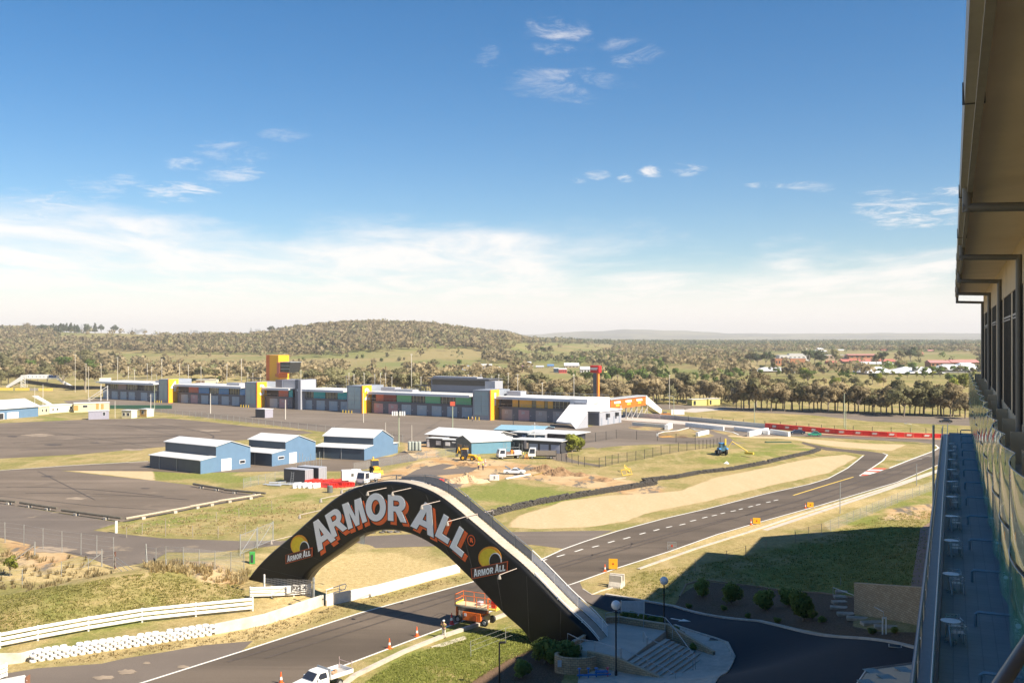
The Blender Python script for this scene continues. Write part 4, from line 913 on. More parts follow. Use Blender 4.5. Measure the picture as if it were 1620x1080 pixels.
for i, (a, b_) in enumerate([((199,826),(300,807)),((300,806.5),(345,798)),((345,797.5),(412,787))]):
    log('log_barrier', ['long pale log along the grass at the lot corner','pale log in the middle of the lot right edge','pale log at the far end of the lot right edge'][i], a, b_, .2, 2, WOODP)
p = G(184,843); tag(MB().box(-.15,.15,-.1,.1,0,1.9).build('marker_post', WPAINT), 'small white marker post at the corner of the lot', 'post').location = p
p = GT(399,891); g = thing('green_bin', 'small green box standing on the grass left of the arch', 'bin', p, .3); MB().box(-.35,.35,-.3,.3,0,1.5).build('body', mat('green plastic', (.05,.30,.06), .5), g, bevel=.03); MB().box(-.2,.1,-.34,-.31,.2,1.2).build('opening', DKM, g)
# ---------------------------------------------------------------- cones, boards
CO = mat('cone orange', (.85,.13,.02), .5); CWt = mat('cone reflective white', (.82,.80,.76), .4); CR = mat('cone red', (.7,.03,.03), .5)
def cone(label, px, py, h=1.0, m=CO, group='traffic cones beside the track'):
    p = G(px, py); g = thing('traffic_cone', label, 'traffic cone', p, random.uniform(0,1), group); s = h
    MB().box(-.24*s,.24*s,-.24*s,.24*s,.0,.05).build('base', m, g, bevel=.01); MB().lathe([(.17*s,.05),(.12*s,.35*s),(.08*s,.62*s),(.035*s,s),(.0,s)], n=14).build('body', m, g, smooth=True); MB().lathe([(.124*s,.36*s),(.086*s,.6*s)], n=14).build('band', CWt, g)
cone('orange and white cone on the straight beside the kerb, second from the front', 616, 1025); cone('orange and white cone nearer the worker on the straight', 659.5, 1006); cone('tall red cone standing next to the scissor lift', 714.5, 987, 1.2, CR)
cone('orange cone beside the front of the white utility truck', 444.5, 1081, 1.05); cone('orange cone beside the nearest yellow board', 957, 904, 1.0); cone('orange cone beside the second yellow board', 1188, 830, 1.0); cone('small orange cone beside the farthest yellow board', 1274, 803, .8)
BY = mat('board yellow', (.80,.42,.02), .55); BR = mat('board red', (.5,.05,.02), .6)
for lab, px, py, wd, h in (('nearest square yellow marker board with a small red mark', 970,901,1.15,1.45), ('second square yellow marker board along the straight', 1197,829,1.2,1.05), ('farthest yellow marker board near the yellow line', 1282,803,1.1,1.0)):
    p = G(px, py); g = thing('marker_board', lab, 'marker board', p, R(-8), 'yellow marker boards beside the straight')
    MB().box(-wd/2,wd/2,-.03,.03,.12,h).build('board', BY, g, bevel=.01); MB().lathe([(.12,0),(.12,.02)], n=10).xf(Matrix.Translation((0,-.03,h*.55)) @ Matrix.Rotation(R(90),4,'X')).build('mark', BR, g)
    for x in (-.5,.5): MB().tube([(x,.04,.4),(x,.5,0)], .03, 5).tube([(x,0,0),(x,0,.2)], .03, 5).build('leg', DKM, g)
p = G(1063,869); g = thing('wire_box_sign', 'pale wire cage sign with a small red mark on the track edge', 'sign', p, R(-10)); fr = MB(); fr.tube([(-.6,0,0),(.6,0,0),(.6,0,1.1),(-.6,0,1.1),(-.6,0,0)], .03, 5); fr.tube([(-.6,0,.55),(.6,0,.55)],.02,4); fr.build('frame', GAL, g); MB().quad((-.6,0,0),(.6,0,0),(.6,0,1.1),(-.6,0,1.1)).build('mesh', CHL, g); MB().box(-.12,.12,-.04,-.01,.4,.7).build('mark', BR, g)
# concrete blocks at the driveway mouth
for lab, px, py, rz, up in (('upright precast concrete barrier end at the driveway mouth', 974, 929, R(62), 0), ('curved precast concrete block leaning beside the barrier end', 984, 927, R(70), 1)):
    p = GT(px, py); g = MB().prism([(-.45,0),(.45,0),(.40,.25),(.16,.7),(.12,1.5),(-.12,1.5),(-.16,.7),(-.40,.25)], -.8 if not up else -.3, .8 if not up else 1.5).build('barrier_block', mat('precast concrete', (.60,.55,.47), .85, var=.12, dirt=.2), bevel=.03); g.location = p; g.rotation_euler = (0,0,rz); tag(g, lab, 'concrete block')
# ---------------------------------------------------------------- person figure
SKIN = mat('skin', (.45,.26,.18), .6); HIV = mat('high visibility yellow', (.75,.85,.06), .6); NAVY = mat('navy trousers', (.03,.04,.10), .8); PALE = mat('pale trousers', (.72,.66,.58), .8); ORV = mat('high visibility orange', (.85,.25,.03), .6)
def figure(joints, radii, edges, m, name, parent, sub=1):
    me = bpy.data.meshes.new('f'); me.from_pydata([tuple(j) for j in joints], edges, []); o = bpy.data.objects.new('f', me); COL.objects.link(o)
    s = o.modifiers.new('s','SKIN'); u = o.modifiers.new('u','SUBSURF'); u.levels = sub; u.render_levels = sub
    for i, r in enumerate(radii): me.skin_vertices[0].data[i].radius = (r, r*.85)
    me.skin_vertices[0].data[0].use_root = True
    dg = bpy.context.evaluated_depsgraph_get(); dg.update(); mm = bpy.data.meshes.new_from_object(o.evaluated_get(dg)); bpy.data.objects.remove(o)
    q = bpy.data.objects.new(name, mm); COL.objects.link(q); mm.materials.clear(); mm.materials.append(m); mm.polygons.foreach_set('use_smooth', [True]*len(mm.polygons)); setpar(q, parent); return q
def person(label, p, rz, pose='stand', vest=HIV, trou=NAVY, hat=WPAINT, group='workers in high visibility clothing', hfac=1.75):
    g = thing('person', label, 'person', p, rz, group); k = hfac/1.75
    # x = right, y = forward (facing)
    pel = Vector((0,0,.95)); ch = Vector((0,.03,1.28)); nk = Vector((0,.04,1.50)); hd = Vector((0,.07,1.64))
    if pose == 'phone': aL = [(-.20,0,1.42),(-.34,.10,1.24),(-.16,.20,1.50)]; aR = [(.20,0,1.42),(.33,.12,1.22),(.17,.20,1.52)]
    elif pose == 'work': aL = [(-.20,0,1.40),(-.26,.18,1.16),(-.16,.42,1.10)]; aR = [(.20,0,1.40),(.26,.18,1.16),(.16,.42,1.12)]
    else: aL = [(-.20,0,1.42),(-.27,.0,1.13),(-.28,.10,.88)]; aR = [(.20,0,1.42),(.27,.0,1.13),(.28,.08,.88)]
    J = [pel, ch, nk, hd, Vector((0,.07,1.74))] + [Vector(v) for v in aL] + [Vector(v) for v in aR]
    E = [(0,1),(1,2),(2,3),(3,4),(1,5),(5,6),(6,7),(1,8),(8,9),(9,10)]; RR = [.15,.16,.055,.10,.06,.07,.048,.035,.07,.048,.035]
    legs = [(-.10,0,.90),(-.11,.03,.50),(-.12,-.02,.09),(-.12,.13,.04),(.10,0,.90),(.12,.06,.50),(.13,.0,.09),(.13,.15,.04)]
    b0 = len(J); J += [Vector(v) for v in legs]; E += [(0,b0),(b0,b0+1),(b0+1,b0+2),(b0+2,b0+3),(0,b0+4),(b0+4,b0+5),(b0+5,b0+6),(b0+6,b0+7)]; RR += [.10,.065,.045,.045,.10,.065,.045,.045]
    # hands: palm and five fingers each
    for h in (7, 10):
        dv = (J[h]-J[h-1]).normalized(); side = Vector((1,0,0)) if abs(dv.x) < .8 else Vector((0,1,0)); side = (side-dv*side.dot(dv)).normalized(); pc = J[h]+dv*.07; ip = len(J); J.append(pc); E.append((h, ip)); RR.append(.030)
        for f in range(5):
            o_ = side*(f-2)*.02; L = (.045,.07,.08,.075,.06)[f]; a = len(J); J.append(pc+o_+dv*L*.5); J.append(pc+o_*1.1+dv*L+Vector((0,.02,0))); E += [(ip,a),(a,a+1)]; RR += [.010,.008]
    body = figure([j*k for j in J], [r*k for r in RR], E, SKIN, 'body', g)
    up = figure([Vector(v)*k for v in [(0,.02,.98),(0,.03,1.28),aL[0],aR[0],(0,.03,1.47)]] , [.175*k,.185*k,.09*k,.09*k,.075*k], [(0,1),(1,2),(1,3),(1,4)], vest, 'vest', g)
    figure([Vector(v)*k for v in [(0,0,.97),(-.10,0,.86),(-.11,.03,.50),(-.12,-.02,.12),(.10,0,.86),(.12,.06,.50),(.13,.0,.12)]], [.165*k,.112*k,.085*k,.07*k,.112*k,.085*k,.07*k], [(0,1),(1,2),(2,3),(0,4),(4,5),(5,6)], trou, 'trousers', g)
    MB().sphere((0,.07*k,1.72*k), .125*k, 12, 8, (1,1.1,.75)).build('hard_hat', hat, g, smooth=True)
    for sx in (-1,1): MB().prism([(-.05,0),(.05,0),(.05,.05),(-.05,.08)], -.07, .2, 'y').xf(Matrix.Translation((sx*.125*k,0,0))).build('boot', DPOST, g)
    return g
person('worker in a yellow vest and white hard hat beside the kerb, both hands raised', G(702.5,1008), R(150), 'phone', HIV, PALE, WPAINT)
# ---------------------------------------------------------------- scissor lift
LO = mat('lift orange', (.80,.16,.02), .45, dirt=.15); LOD = mat('lift orange dark', (.55,.10,.02), .5, dirt=.2); LG = mat('lift beige steel', (.42,.37,.28), .5); YD = mat('lift deck yellow', (.85,.62,.10), .5)
p = G(752,984); lf = thing('scissor_lift', 'orange scissor lift with raised railings parked under the right side of the arch', 'scissor lift', p, R(-28)); lf.scale = (.92,.92,.92)
LL, LW = 5.0, 2.0
MB().box(-1.5,1.6,-LW/2+.25,LW/2-.25,.45,1.0).build('chassis', LG, lf, bevel=.03); MB().box(-1.15,1.25,-LW/2+.02,LW/2-.02,.40,1.40).build('engine_cover', LO, lf, bevel=.05)
MB().box(.25,.75,-LW/2-.03,-LW/2,.5,1.1).build('service_door', LOD, lf); MB().box(-.9,-.6,-LW/2-.03,-LW/2,.9,1.2).build('decal', WPAINT, lf)
for x in (-1.75, 1.75):
    for y in (-LW/2+.12, LW/2-.12):
        wh = MB().wheel((x, y, .42), .42, .3).build('wheel', RUB, lf, smooth=True); MB().wheel((x, y-(.02 if y < 0 else -.02), .42), .23, .32, 14).build('rim', GAL, wh)
for y in (-LW/2+.3, LW/2-.3):
    sc_ = MB()
    for k in range(3):
        z = 1.40+k*.13; sc_.box(-1.9,1.9,y-.05,y+.05,z,z+.07)
    sc_.build('scissor_arms', DKM, lf)
MB().box(-2.15,-1.95,-LW/2+.2,-LW/2+.5,.5,2.0).build('ladder_post', LO, lf, bevel=.02)
for y in (-.3,.3): MB().tube([(-2.1,y,.6),(-2.1,y,1.9)], .03, 5).build('ladder_rail', DKM, lf)
MB().box(-2.2,2.2,-LW/2,LW/2,1.85,2.02).build('platform', LG, lf, bevel=.02); MB().box(-2.15,2.15,-LW/2+.05,LW/2-.05,2.02,2.05).build('platform_deck', mat('deck plate', (.62,.50,.30), .6), lf); MB().box(2.0,3.2,-LW/2+.12,LW/2-.12,1.88,2.04).build('extension_deck', YD, lf, bevel=.02)
def guard(x0, x1, y0, y1, z0, z1, nm, m, n):
    fr = MB(); fr.tube([(x0,y0,z1),(x1,y0,z1),(x1,y1,z1),(x0,y1,z1),(x0,y0,z1)], .035, 6); fr.tube([(x0,y0,(z0+z1)/2),(x1,y0,(z0+z1)/2),(x1,y1,(z0+z1)/2),(x0,y1,(z0+z1)/2),(x0,y0,(z0+z1)/2)], .03, 6); fr.build(nm, m, lf)
    for i in range(n+1):
        for y in (y0, y1): x = x0+(x1-x0)*i/n; MB().tube([(x,y,z0),(x,y,z1)], .035, 6).build('guard_post', m, lf)
guard(-2.15,2.15,-LW/2+.05,LW/2-.05,2.04,3.2,'guard_rail', LO, 3); guard(2.2,3.15,-LW/2+.15,LW/2-.15,2.04,3.1,'extension_rail', LO, 1)
MB().box(-2.13,-2.09,-LW/2+.1,LW/2-.1,2.06,2.25).build('toe_board', YD, lf); MB().box(.3,.9,-.3,.4,2.06,2.5).build('tool_bag', mat('tool bag grey', (.5,.42,.45), .7), lf, bevel=.1); MB().box(2.35,3.0,-.5,-.3,2.1,2.9).build('control_box', CR, lf, bevel=.03)
# ---------------------------------------------------------------- white utility truck
WCAR = mat('white car paint', (.80,.80,.79), .3, coat=.5, var=.02); GLASS = mat('vehicle glass', (.03,.035,.05), .08, spec=.8, var=0); CHR = mat('grey trim', (.12,.12,.12), .5)
def wheels(g, xs, w, r, tw_=.22, rim=GAL):
    for x in xs:
        for y in (-w, w): wh = MB().wheel((x,y,r), r, tw_, 16).build('wheel', RUB, g, smooth=True); MB().wheel((x, y+math.copysign(.02,y), r), r*.55, tw_, 12).build('rim', rim, wh)
p = G(508,1089); dirr = TD; rz = math.atan2(-TD.y, -TD.x); ut = thing('utility_truck', 'white flat tray utility truck with a metal rack parked on the near lane', 'utility truck', p, rz)
# x forward
wheels(ut, (-1.35, 1.5), .78, .36)
MB().prism([(.65,.45),(2.55,.45),(2.6,.75),(2.5,.98),(1.45,1.12),(.65,1.12),(-.25,1.12),(-.25,.45)], -.86,.86, inset=[0,0,.02,.06,.05,.03,.03,0]).build('body', WCAR, ut, bevel=.05, segs=3)
MB().prism([(-.2,1.12),(1.42,1.12),(.80,1.66),(.65,1.72),(.0,1.74),(-.2,1.70)], -.84,.84, inset=[.02,.02,.14,.15,.15,.14]).build('cab', WCAR, ut, bevel=.03, segs=3)
MB().add([(1.40,-.72,1.17),(1.40,.72,1.17),(.86,.62,1.64),(.86,-.62,1.64)], [(0,1,2,3)]).xf(Matrix.Translation((.045,0,.02))).build('windscreen', GLASS, ut)
for sy in (-1,1): MB().add([(.0,sy*.845,1.17),(1.12,sy*.845,1.17),(.68,sy*.735,1.62),(.05,sy*.735,1.62)], [(0,1,2,3)]).xf(Matrix.Translation((0,sy*.015,0))).build('side_window', GLASS, ut); MB().box(.95,1.1,sy*.9-.12,sy*.9+.12,1.15,1.33).build('mirror', WCAR, ut, bevel=.03); MB().box(.42,.58,sy*.875-.012,sy*.875+.012,.98,1.02).build('door_handle', CHR, ut); MB().box(2.5,2.64,sy*.62-.17,sy*.62+.17,.68,.84).build('headlight', mat('headlight glass', (.7,.72,.75), .1), ut, bevel=.02)
MB().box(2.48,2.72,-.84,.84,.42,.6).build('bumper', CHR, ut, bevel=.04)
tr = MB().box(-2.75,-.32,-.93,.93,.88,.98).build('tray_floor', mat('tray aluminium', (.55,.53,.5), .5, metal=.2, dirt=.3), ut)
for nm, bx in (('side_board', (-2.75,-.35,-.97,-.93,.92,1.26)), ('side_board', (-2.75,-.35,.93,.97,.92,1.26)), ('tailboard', (-2.80,-2.76,-.95,.95,.92,1.26)), ('headboard', (-.34,-.30,-.93,.93,.92,1.78))): MB().box(*bx).build(nm, mat('tray paint', (.72,.72,.72), .4), ut, bevel=.01)
MB().tube([(-.32,-.9,1.78),(-.32,.9,1.78)], .04, 6).build('headboard_rail', GAL, ut)
rk = MB().tube([(-2.7,-.85,1.0),(-2.7,-.85,1.95)], .03, 5).tube([(-2.7,.85,1.0),(-2.7,.85,1.95)], .03, 5).tube([(-2.7,-.85,1.72),(-2.7,.85,1.72)], .02, 5); rk.build('rack', mat('rack pink grey', (.5,.38,.36), .5), ut)
b = MB(); b.sphere((-1.2,.1,1.12), .2, 8, 6, (1,1,.8)).box(-1.7,-1.45,-.2,.1,.99,1.25); b.build('load', mat('tan bag', (.4,.25,.15), .8), ut); MB().box(-1.55,-1.3,-.45,-.2,.99,1.2).build('load', mat('blue tub', (.1,.3,.5), .5), ut)
b = MB().box(-2.2,-1.0,-.86,-.8,.5,.7); b.box(-.9,-.4,-.86,-.8,.5,.75); b.build('tray_toolbox', CHR, ut)
# planks by the kerb
p, q = GT(682,1024), GT(735,1007); g = thing('timber_planks', 'pale planks lying on the grass beside the concrete kerb', 'planks', p, ang(p,q))
for i in range(3): MB().box(0+.3*i,(q-p).length-.2*i,-.3*i-.1,-.3*i+.1,.02,.09).build('plank', mat('plank timber', (.5,.45,.36), .9, var=.2), g)
# ---------------------------------------------------------------- plaza and stairs
BLOCK = brickmat('sandstone blockwork', (.38,.27,.16), (.50,.38,.24), (.22,.17,.12), .4, .2, ms=.022, axis='XZ'); CAP = mat('sandstone capping', (.46,.37,.26), .8, var=.1, scale=2)
PAVE = mat('plaza concrete', (.50,.45,.38), .85, var=.1, scale=.8, dirt=.25)
PZ = 1.55
def PX(px, py, z=PZ): return G(px, py, z)
pl = thing('entrance_plaza', 'raised concrete plaza with steps and sandstone block walls at the foot of the arch', 'plaza', PX(980,1000))
o0 = Vector(pl.location)
top = [PX(905,1012), PX(958,985), PX(979,985), PX(1054,997), PX(992,1044), PX(930,1030), PX(900,1022)]
MB().slab([p-o0 for p in top], (0,0,-1.6), 1).build('landing', PAVE, pl)
# steps descend to the right of the landing edge (top edge from e0 to e1)
e0, e1 = PX(1053,1007), PX(992,1044.5); ed = (e1-e0).normalized(); dn = Vector((-ed.y, ed.x, 0)); 
if dn.x < 0: dn = -dn
ns = 9; tread = .50; b = MB(); ln = (e1-e0).length
zb = hz(*(e0+dn*3).xy)+.05; rise = (PZ-max(zb, .05))/ns; rise = max(rise, .14)
bot = PX(1098,1043); 
for i in range(ns):
    a = e0+dn*tread*i+ed*(-.25*i*.0); c = e1+dn*tread*i; z1 = PZ-rise*(i+1)
    q = [a, a+dn*tread, c+dn*tread, c]; q = [Vector((v.x,v.y,z1))-o0 for v in q]; b.slab(q, (0,0,-1.5), 1)
b.build('steps', PAVE, pl)
b = MB()
for i in range(ns): a = e0+dn*tread*(i)+dn*.02; c = e1+dn*tread*i+dn*.02; b.tube([Vector((a.x,a.y,PZ-rise*i+.002))-o0, Vector((c.x,c.y,PZ-rise*i+.002))-o0], .025, 4)
b.build('step_nosing', mat('nosing dark', (.20,.19,.17), .7), pl)
def bwall(a, c, za0, za1, zc0, zc1, nm='block_wall', th=.25, cap=True, par=None, o_=None):
    par = par or pl; o_ = o_ if o_ is not None else o0; d = Vector((c.x-a.x, c.y-a.y, 0)); L = d.length; rz_ = math.atan2(d.y,d.x); b = MB().prism([(0,za0),(L,zc0),(L,zc1),(0,za1)], -th/2, th/2); w_ = b.build(nm, BLOCK, par); w_.location = Vector((a.x,a.y,0))-Vector((o_.x,o_.y,o_.z)); w_.rotation_euler = (0,0,rz_)
    if cap: c_ = MB().prism([(0,za1),(L,zc1),(L,zc1+.08),(0,za1+.08)], -th/2-.03, th/2+.03).build('coping', CAP, w_)
    return w_
W1, W2, W3 = PX(958,985,PZ), PX(979,984,PZ), PX(1055,996,PZ); W3b = W3
bwall(W1, W2, .2, PZ+.55, .2, PZ+.55); bwall(W2, W3, .2, PZ+.55, .2, PZ+.55)
W4 = e0+dn*(tread*ns+.3)-ed*.2; bwall(W3-ed*.1, W4, -.3, PZ+.55, -.3, PZ-rise*ns+.6)
W5 = PX(930,1030); W6 = PX(983,1042); W7 = e1+dn*(tread*ns+.2)+ed*.25
bwall(W5, W6, -.6, PZ+.05, -.6, PZ+.05); bwall(W6+ed*.15, W7, -.6, PZ+.05, -.6, PZ-rise*ns+.15)
bwall(PX(905,1023), PX(925,1012), .2, PZ+.4, .2, PZ+.45)
# railings
def railing(pts, h, nm='railing', posts=True, par=None, o_=None, r=.035):
    par = par or pl; o_ = o_ if o_ is not None else o0
    MB().tube([p-o_+Vector((0,0,h)) for p in pts], r, 6).build(nm, GAL, par)
    for p in pts: MB().tube([p-o_, p-o_+Vector((0,0,h))], r, 6).build('rail_post', GAL, par)
zt = Vector((0,0,1)); A_ = (e0+e1)/2
railing([PX(1018,1015)+zt*0, A_+Vector((0,0,.0))], 1.0); railing([A_, A_+dn*tread*ns*.5-zt*rise*ns*.5, A_+dn*tread*ns-zt*rise*ns], 1.0)
railing([PX(898,1018), PX(918,1028), PX(941,1031), PX(981,1043)], 1.0); railing([W6+Vector((0,0,0)), W6.lerp(W7,.5)-zt*rise*ns*.5, W7-zt*rise*ns], 1.05)
railing([PX(958,990), PX(979,986), PX(1018,991), PX(1052,997), PX(1064,1006)-zt*.3, PX(1100,1037)-zt*1.4], 1.3)
# cable fence along the slope from the arch foot
g = thing('glass_fence', 'clear panel fence on galvanised posts along the foot of the arch', 'fence', GT(842,1003)); fo = Vector(g.location)
ps = [GT(842,1004), GT(872,999), GT(903,1012)]
for p in ps: MB().tube([p-fo, p-fo+zt*1.9], .05, 6).build('post', GAL, g)
MB().tube([ps[-1]-fo+zt*1.7, ps[-1]-fo+Vector((-1.6,-.3,0))], .04, 5).build('brace', GAL, g)
MB().quad(ps[0]-fo, ps[1]-fo, ps[1]-fo+zt*1.7, ps[0]-fo+zt*1.7).quad(ps[1]-fo, ps[2]-fo, ps[2]-fo+zt*1.7, ps[1]-fo+zt*1.7).build('mesh', CHL, g)
# lamps
GLOBE = mat('opal globe', (.85,.83,.82), .25, var=0); BPOLE = mat('black pole', (.012,.012,.014), .4)
def globe_lamp(label, px, ptop, pbase):
    p = GT(px, pbase, 25); Y = p.y; ht = (pbase-ptop)/F*Y; g = thing('globe_lamp', label, 'street lamp', p, 0, 'black globe lamps at the plaza')
    MB().lathe([(.13,0),(.13,.5),(.075,.6),(.065,ht-.75),(.10,ht-.7),(.10,ht-.6)], n=12).build('pole', BPOLE, g, smooth=True); MB().sphere((0,0,ht-.42), .42, 20, 14).build('globe', GLOBE, g, smooth=True)
globe_lamp('nearest white globe lamp on a tall black pole in front of the steps', 974.5, 949, 1070); globe_lamp('second white globe lamp on a black pole behind the steps beside the driveway', 1050.5, 911.5, 1003)
p = GT(790,1090,25); g = thing('bollard_lamp', 'short black pole with a small dark floodlight in the foreground garden', 'lamp', p); MB().tube([(0,0,0),(0,0,4.0)], .07, 8).build('pole', BPOLE, g); MB().box(0,.55,-.12,.12,3.95,4.1).build('head', BPOLE, g, bevel=.03)
# white sign board behind the lamp
p, q = GT(983,985,25), GT(1019,985,25); g = thing('sign_board', 'blank pale blue white board on two posts behind the plaza wall', 'sign', p, ang(p,q)); L_ = (q-p).length
MB().box(.05,L_-.05,-.03,.03,.75,2.35).build('board', mat('board pale', (.68,.71,.76), .5), g)
for x in (0,L_): MB().box(x-.05,x+.05,-.05,.05,0,2.4).build('post', WPAINT, g)
# drain grates
for lab, px, py in (('square drain grate in the footpath kerb beside the steps', 1130,1013), ('drain grate in the driveway kerb below the stone wall', 1416,1024)):
    p = GT(px, py, 25); g = thing('drain_grate', lab, 'drain', p+zt*.12, R(-20)); MB().box(-.5,.5,-.4,.4,0,.05).build('frame', CONC, g)
    b = MB()
    for i in range(7): b.box(-.42,.42,-.34+i*.1,-.29+i*.1,.05,.07)
    b.build('bars', DKM, g)
# stone wall and boulder steps
p, q = GT(1353,970,25), GT(1462,990,25); g = thing('stone_wall', 'sandstone block retaining wall below the shaded grass', 'wall', p); o1 = Vector(p); hw = 48/F*p.y
bwall(p, q, -.5, hw, -.5+q.z-p.z, hw*1.12+q.z-p.z, par=g, o_=Vector((p.x,p.y,0)), nm='blockwork'); 
for w_ in KIDS(g): pass
ROCK = mat('step stone', (.40,.34,.27), .9, var=.2, scale=2, bump=.3)
for i, (x, y, wd) in enumerate([(1331,937,1.3),(1330,945,1.4),(1328,953,1.5),(1327,962,1.7),(1338,972,1.6),(1357,979,2.0),(1380,986,2.0),(1402,993,2.0)]):
    p = GT(x, y, 25); g = MB().cbox((0,0,-.1), wd, .9, .3, random.uniform(-.3,.1)).build('stepping_stone', ROCK, bevel=.05); g.location = p; tag(g, 'flat stone step in the garden bed left of the sandstone wall', 'stepping stone', 'stone steps beside the wall')
p = GT(1399,1003,25); g = thing('white_post_sign', 'small white double post sign in the bed below the stone wall', 'sign', p)
for x in (-.15,.15): MB().box(x-.05,x+.05,-.03,.03,0,1.5).build('post', WPAINT, g)
MB().box(-.2,.2,-.02,.02,1.35,1.5).build('cross_piece', WPAINT, g)
ps = [GT(1318,943,25), GT(1352,957,25), GT(1398,985,25)]; g = thing('handrail', 'thin galvanised handrail following the stone steps to the wall', 'handrail', ps[0])
MB().tube([v-ps[0]+zt*1.0 for v in ps], .035, 5).build('rail', GAL, g)
for v in ps+[GT(1330,925,25)]: MB().tube([v-ps[0], v-ps[0]+zt*1.0], .035, 5).build('post', GAL, g)
# kerbed garden edge at the top of the bed
tag(gline('garden_edging', [(1075,944),(1085,925),(1110,917),(1200,928),(1300,938),(1352,945)], .18, mat('timber edging', (.28,.2,.13), .9), .12, .02), 'low timber edging along the top of the shaded garden bed', 'edging')
# fire hydrant manifold (blue valves) in the corner
p = GT(938,1073,25); g = thing('water_valves', 'blue and red water valve assembly on pipes beside the lamp pole', 'valves', p, R(5)); BL_ = mat('valve blue', (.03,.16,.45), .4); RD_ = mat('valve red', (.5,.04,.06), .4)
MB().tube([(-1.4,0,.35),(1.6,0,.35)], .09, 8).build('pipe', BL_, g); MB().tube([(.2,0,.62),(1.3,0,.60)], .13, 8).build('backflow_body', BL_, g, smooth=True)
for x in (-1.2,-.4,.3,1.3): MB().tube([(x,0,-.1),(x,0,.9)], .06, 6).lathe([(.16,0),(.16,.05)], (x,0,.9), 10).build('valve', BL_ if x < 1 else RD_, g)
p = GT(912,1060,25); b = MB(); g = thing('stone_pier', 'curved sandstone wall end with a small white plate beside the bushes', 'wall', p)
MB().prism([(math.cos(R(a))*2.0, math.sin(R(a))*1.3) for a in range(150,331,20)]+[(math.cos(R(a))*1.75, math.sin(R(a))*1.05) for a in range(330,149,-20)], -.5, 1.5, 'z').build('wall', BLOCK, g); MB().box(-1.75,-1.4,-1.15,-1.1,.7,1.3).build('plate', mat('plate', (.5,.55,.6), .4), g)
# tiled canopy roof at the bottom right
P4 = [U(1355,1083,40), U(1372,1058,43), U(1455,1047,45), U(1462,1100,38)]; g = thing('glass_canopy', 'dark glass entrance canopy with pale squares at the bottom right', 'canopy', P4[0]); 
MB().slab([p-P4[0] for p in P4], (0,0,-.15), 1).build('glass_roof', mat('canopy glass', (.02,.05,.055), .35, spec=.25), g)
for (a, c) in ((0,1),(1,2),(2,3)): MB().tube([P4[a]-P4[0], P4[c]-P4[0]], .05, 5).build('frame_bar', GAL, g)
for i in range(9):
    s, t = (i % 3+.6)/3.6, (i//3+.5)/3.4; q = P4[0].lerp(P4[3], s).lerp(P4[1].lerp(P4[2], s), t)-P4[0]; 
    if i % 2 == 0: MB().cbox(q+Vector((0,0,.02)), .55, .9, .02, .2).build('pale_panel', mat('pale panel', (.22,.32,.34), .5, spec=.2), g)
# ---------------------------------------------------------------- hotel on the right (s along facade, a to the right, z up)
REND = mat('cream render', (.62, .50, .35), .8, var=.08, scale=.7, dirt=.12); SOFF = mat('soffit board', (.80, .68, .52), .8, var=.06, scale=.5); GUT = mat('gutter painted metal', (.44, .41, .36), .5, var=.08, dirt=.2)
PIPE = mat('grey downpipe', (.17, .165, .16), .45, var=.06); FRM = mat('dark window frame', (.06, .06, .065), .4); WGL = mat('hotel window glass', (.02, .022, .03), .06, spec=.8, var=0); SLABM = mat('balcony slab', (.48, .42, .33), .8)
TERR = brickmat('terrace tile', (.34, .34, .35), (.37, .37, .38), (.27, .27, .28), .45, .45, rough=.6, off=0, ms=.015, axis='XY'); PAR = mat('parapet metal', (.13, .14, .17), .4, metal=.3); RAILM = mat('terrace rail', (.36, .40, .44), .35, metal=.6)
BGL = bpy.data.materials.new('green balcony glass'); BGL.use_nodes = True
_b = BGL.node_tree.nodes['Principled BSDF']; _b.inputs['Base Color'].default_value = (.10, .33, .29, 1); _b.inputs['Roughness'].default_value = .03; _b.inputs['IOR'].default_value = 1.5; _b.inputs['Alpha'].default_value = .72; _b.inputs['Specular IOR Level'].default_value = 1.0; _b.inputs['Metallic'].default_value = .1
h0 = hot(0, 0, 0); hr = thing('hotel', 'hotel wing on the right with deep eaves, curved glass balconies and a long terrace', 'hotel', (0, 0, 0), math.atan2(HA.y, HA.x))
# local frame: x = s, y = -a (left of axis), z up
def LB(s0, s1, a0, a1, z0, z1, t=0.): return MB().box(s0, s1, -a1, -a0, z0, z1, t)
E1 = 104
# roof with eave and soffit
LB(-14, E1, .5, 16, 34.32, 34.55).build('roof', mat('hotel roof', (.45,.42,.38), .6), hr)
MB().prism([(-.34,34.0),(-.18,34.0),(-.16,34.42),(-.48,34.42),(-.46,34.30),(-.36,34.22)], -14, E1, 'x').build('gutter', GUT, hr)
LB(-14, E1, .34, .46, 33.86, 34.34).build('fascia', mat('fascia board', (.30,.28,.25), .6), hr)
LB(-14, E1, .46, 2.62, 34.16, 34.3).build('soffit', SOFF, hr)
for s in np.arange(-6, E1, 12.3): LB(s, s+.03, .14, .5, 33.98, 34.36).build('gutter_joint', FRM, hr)
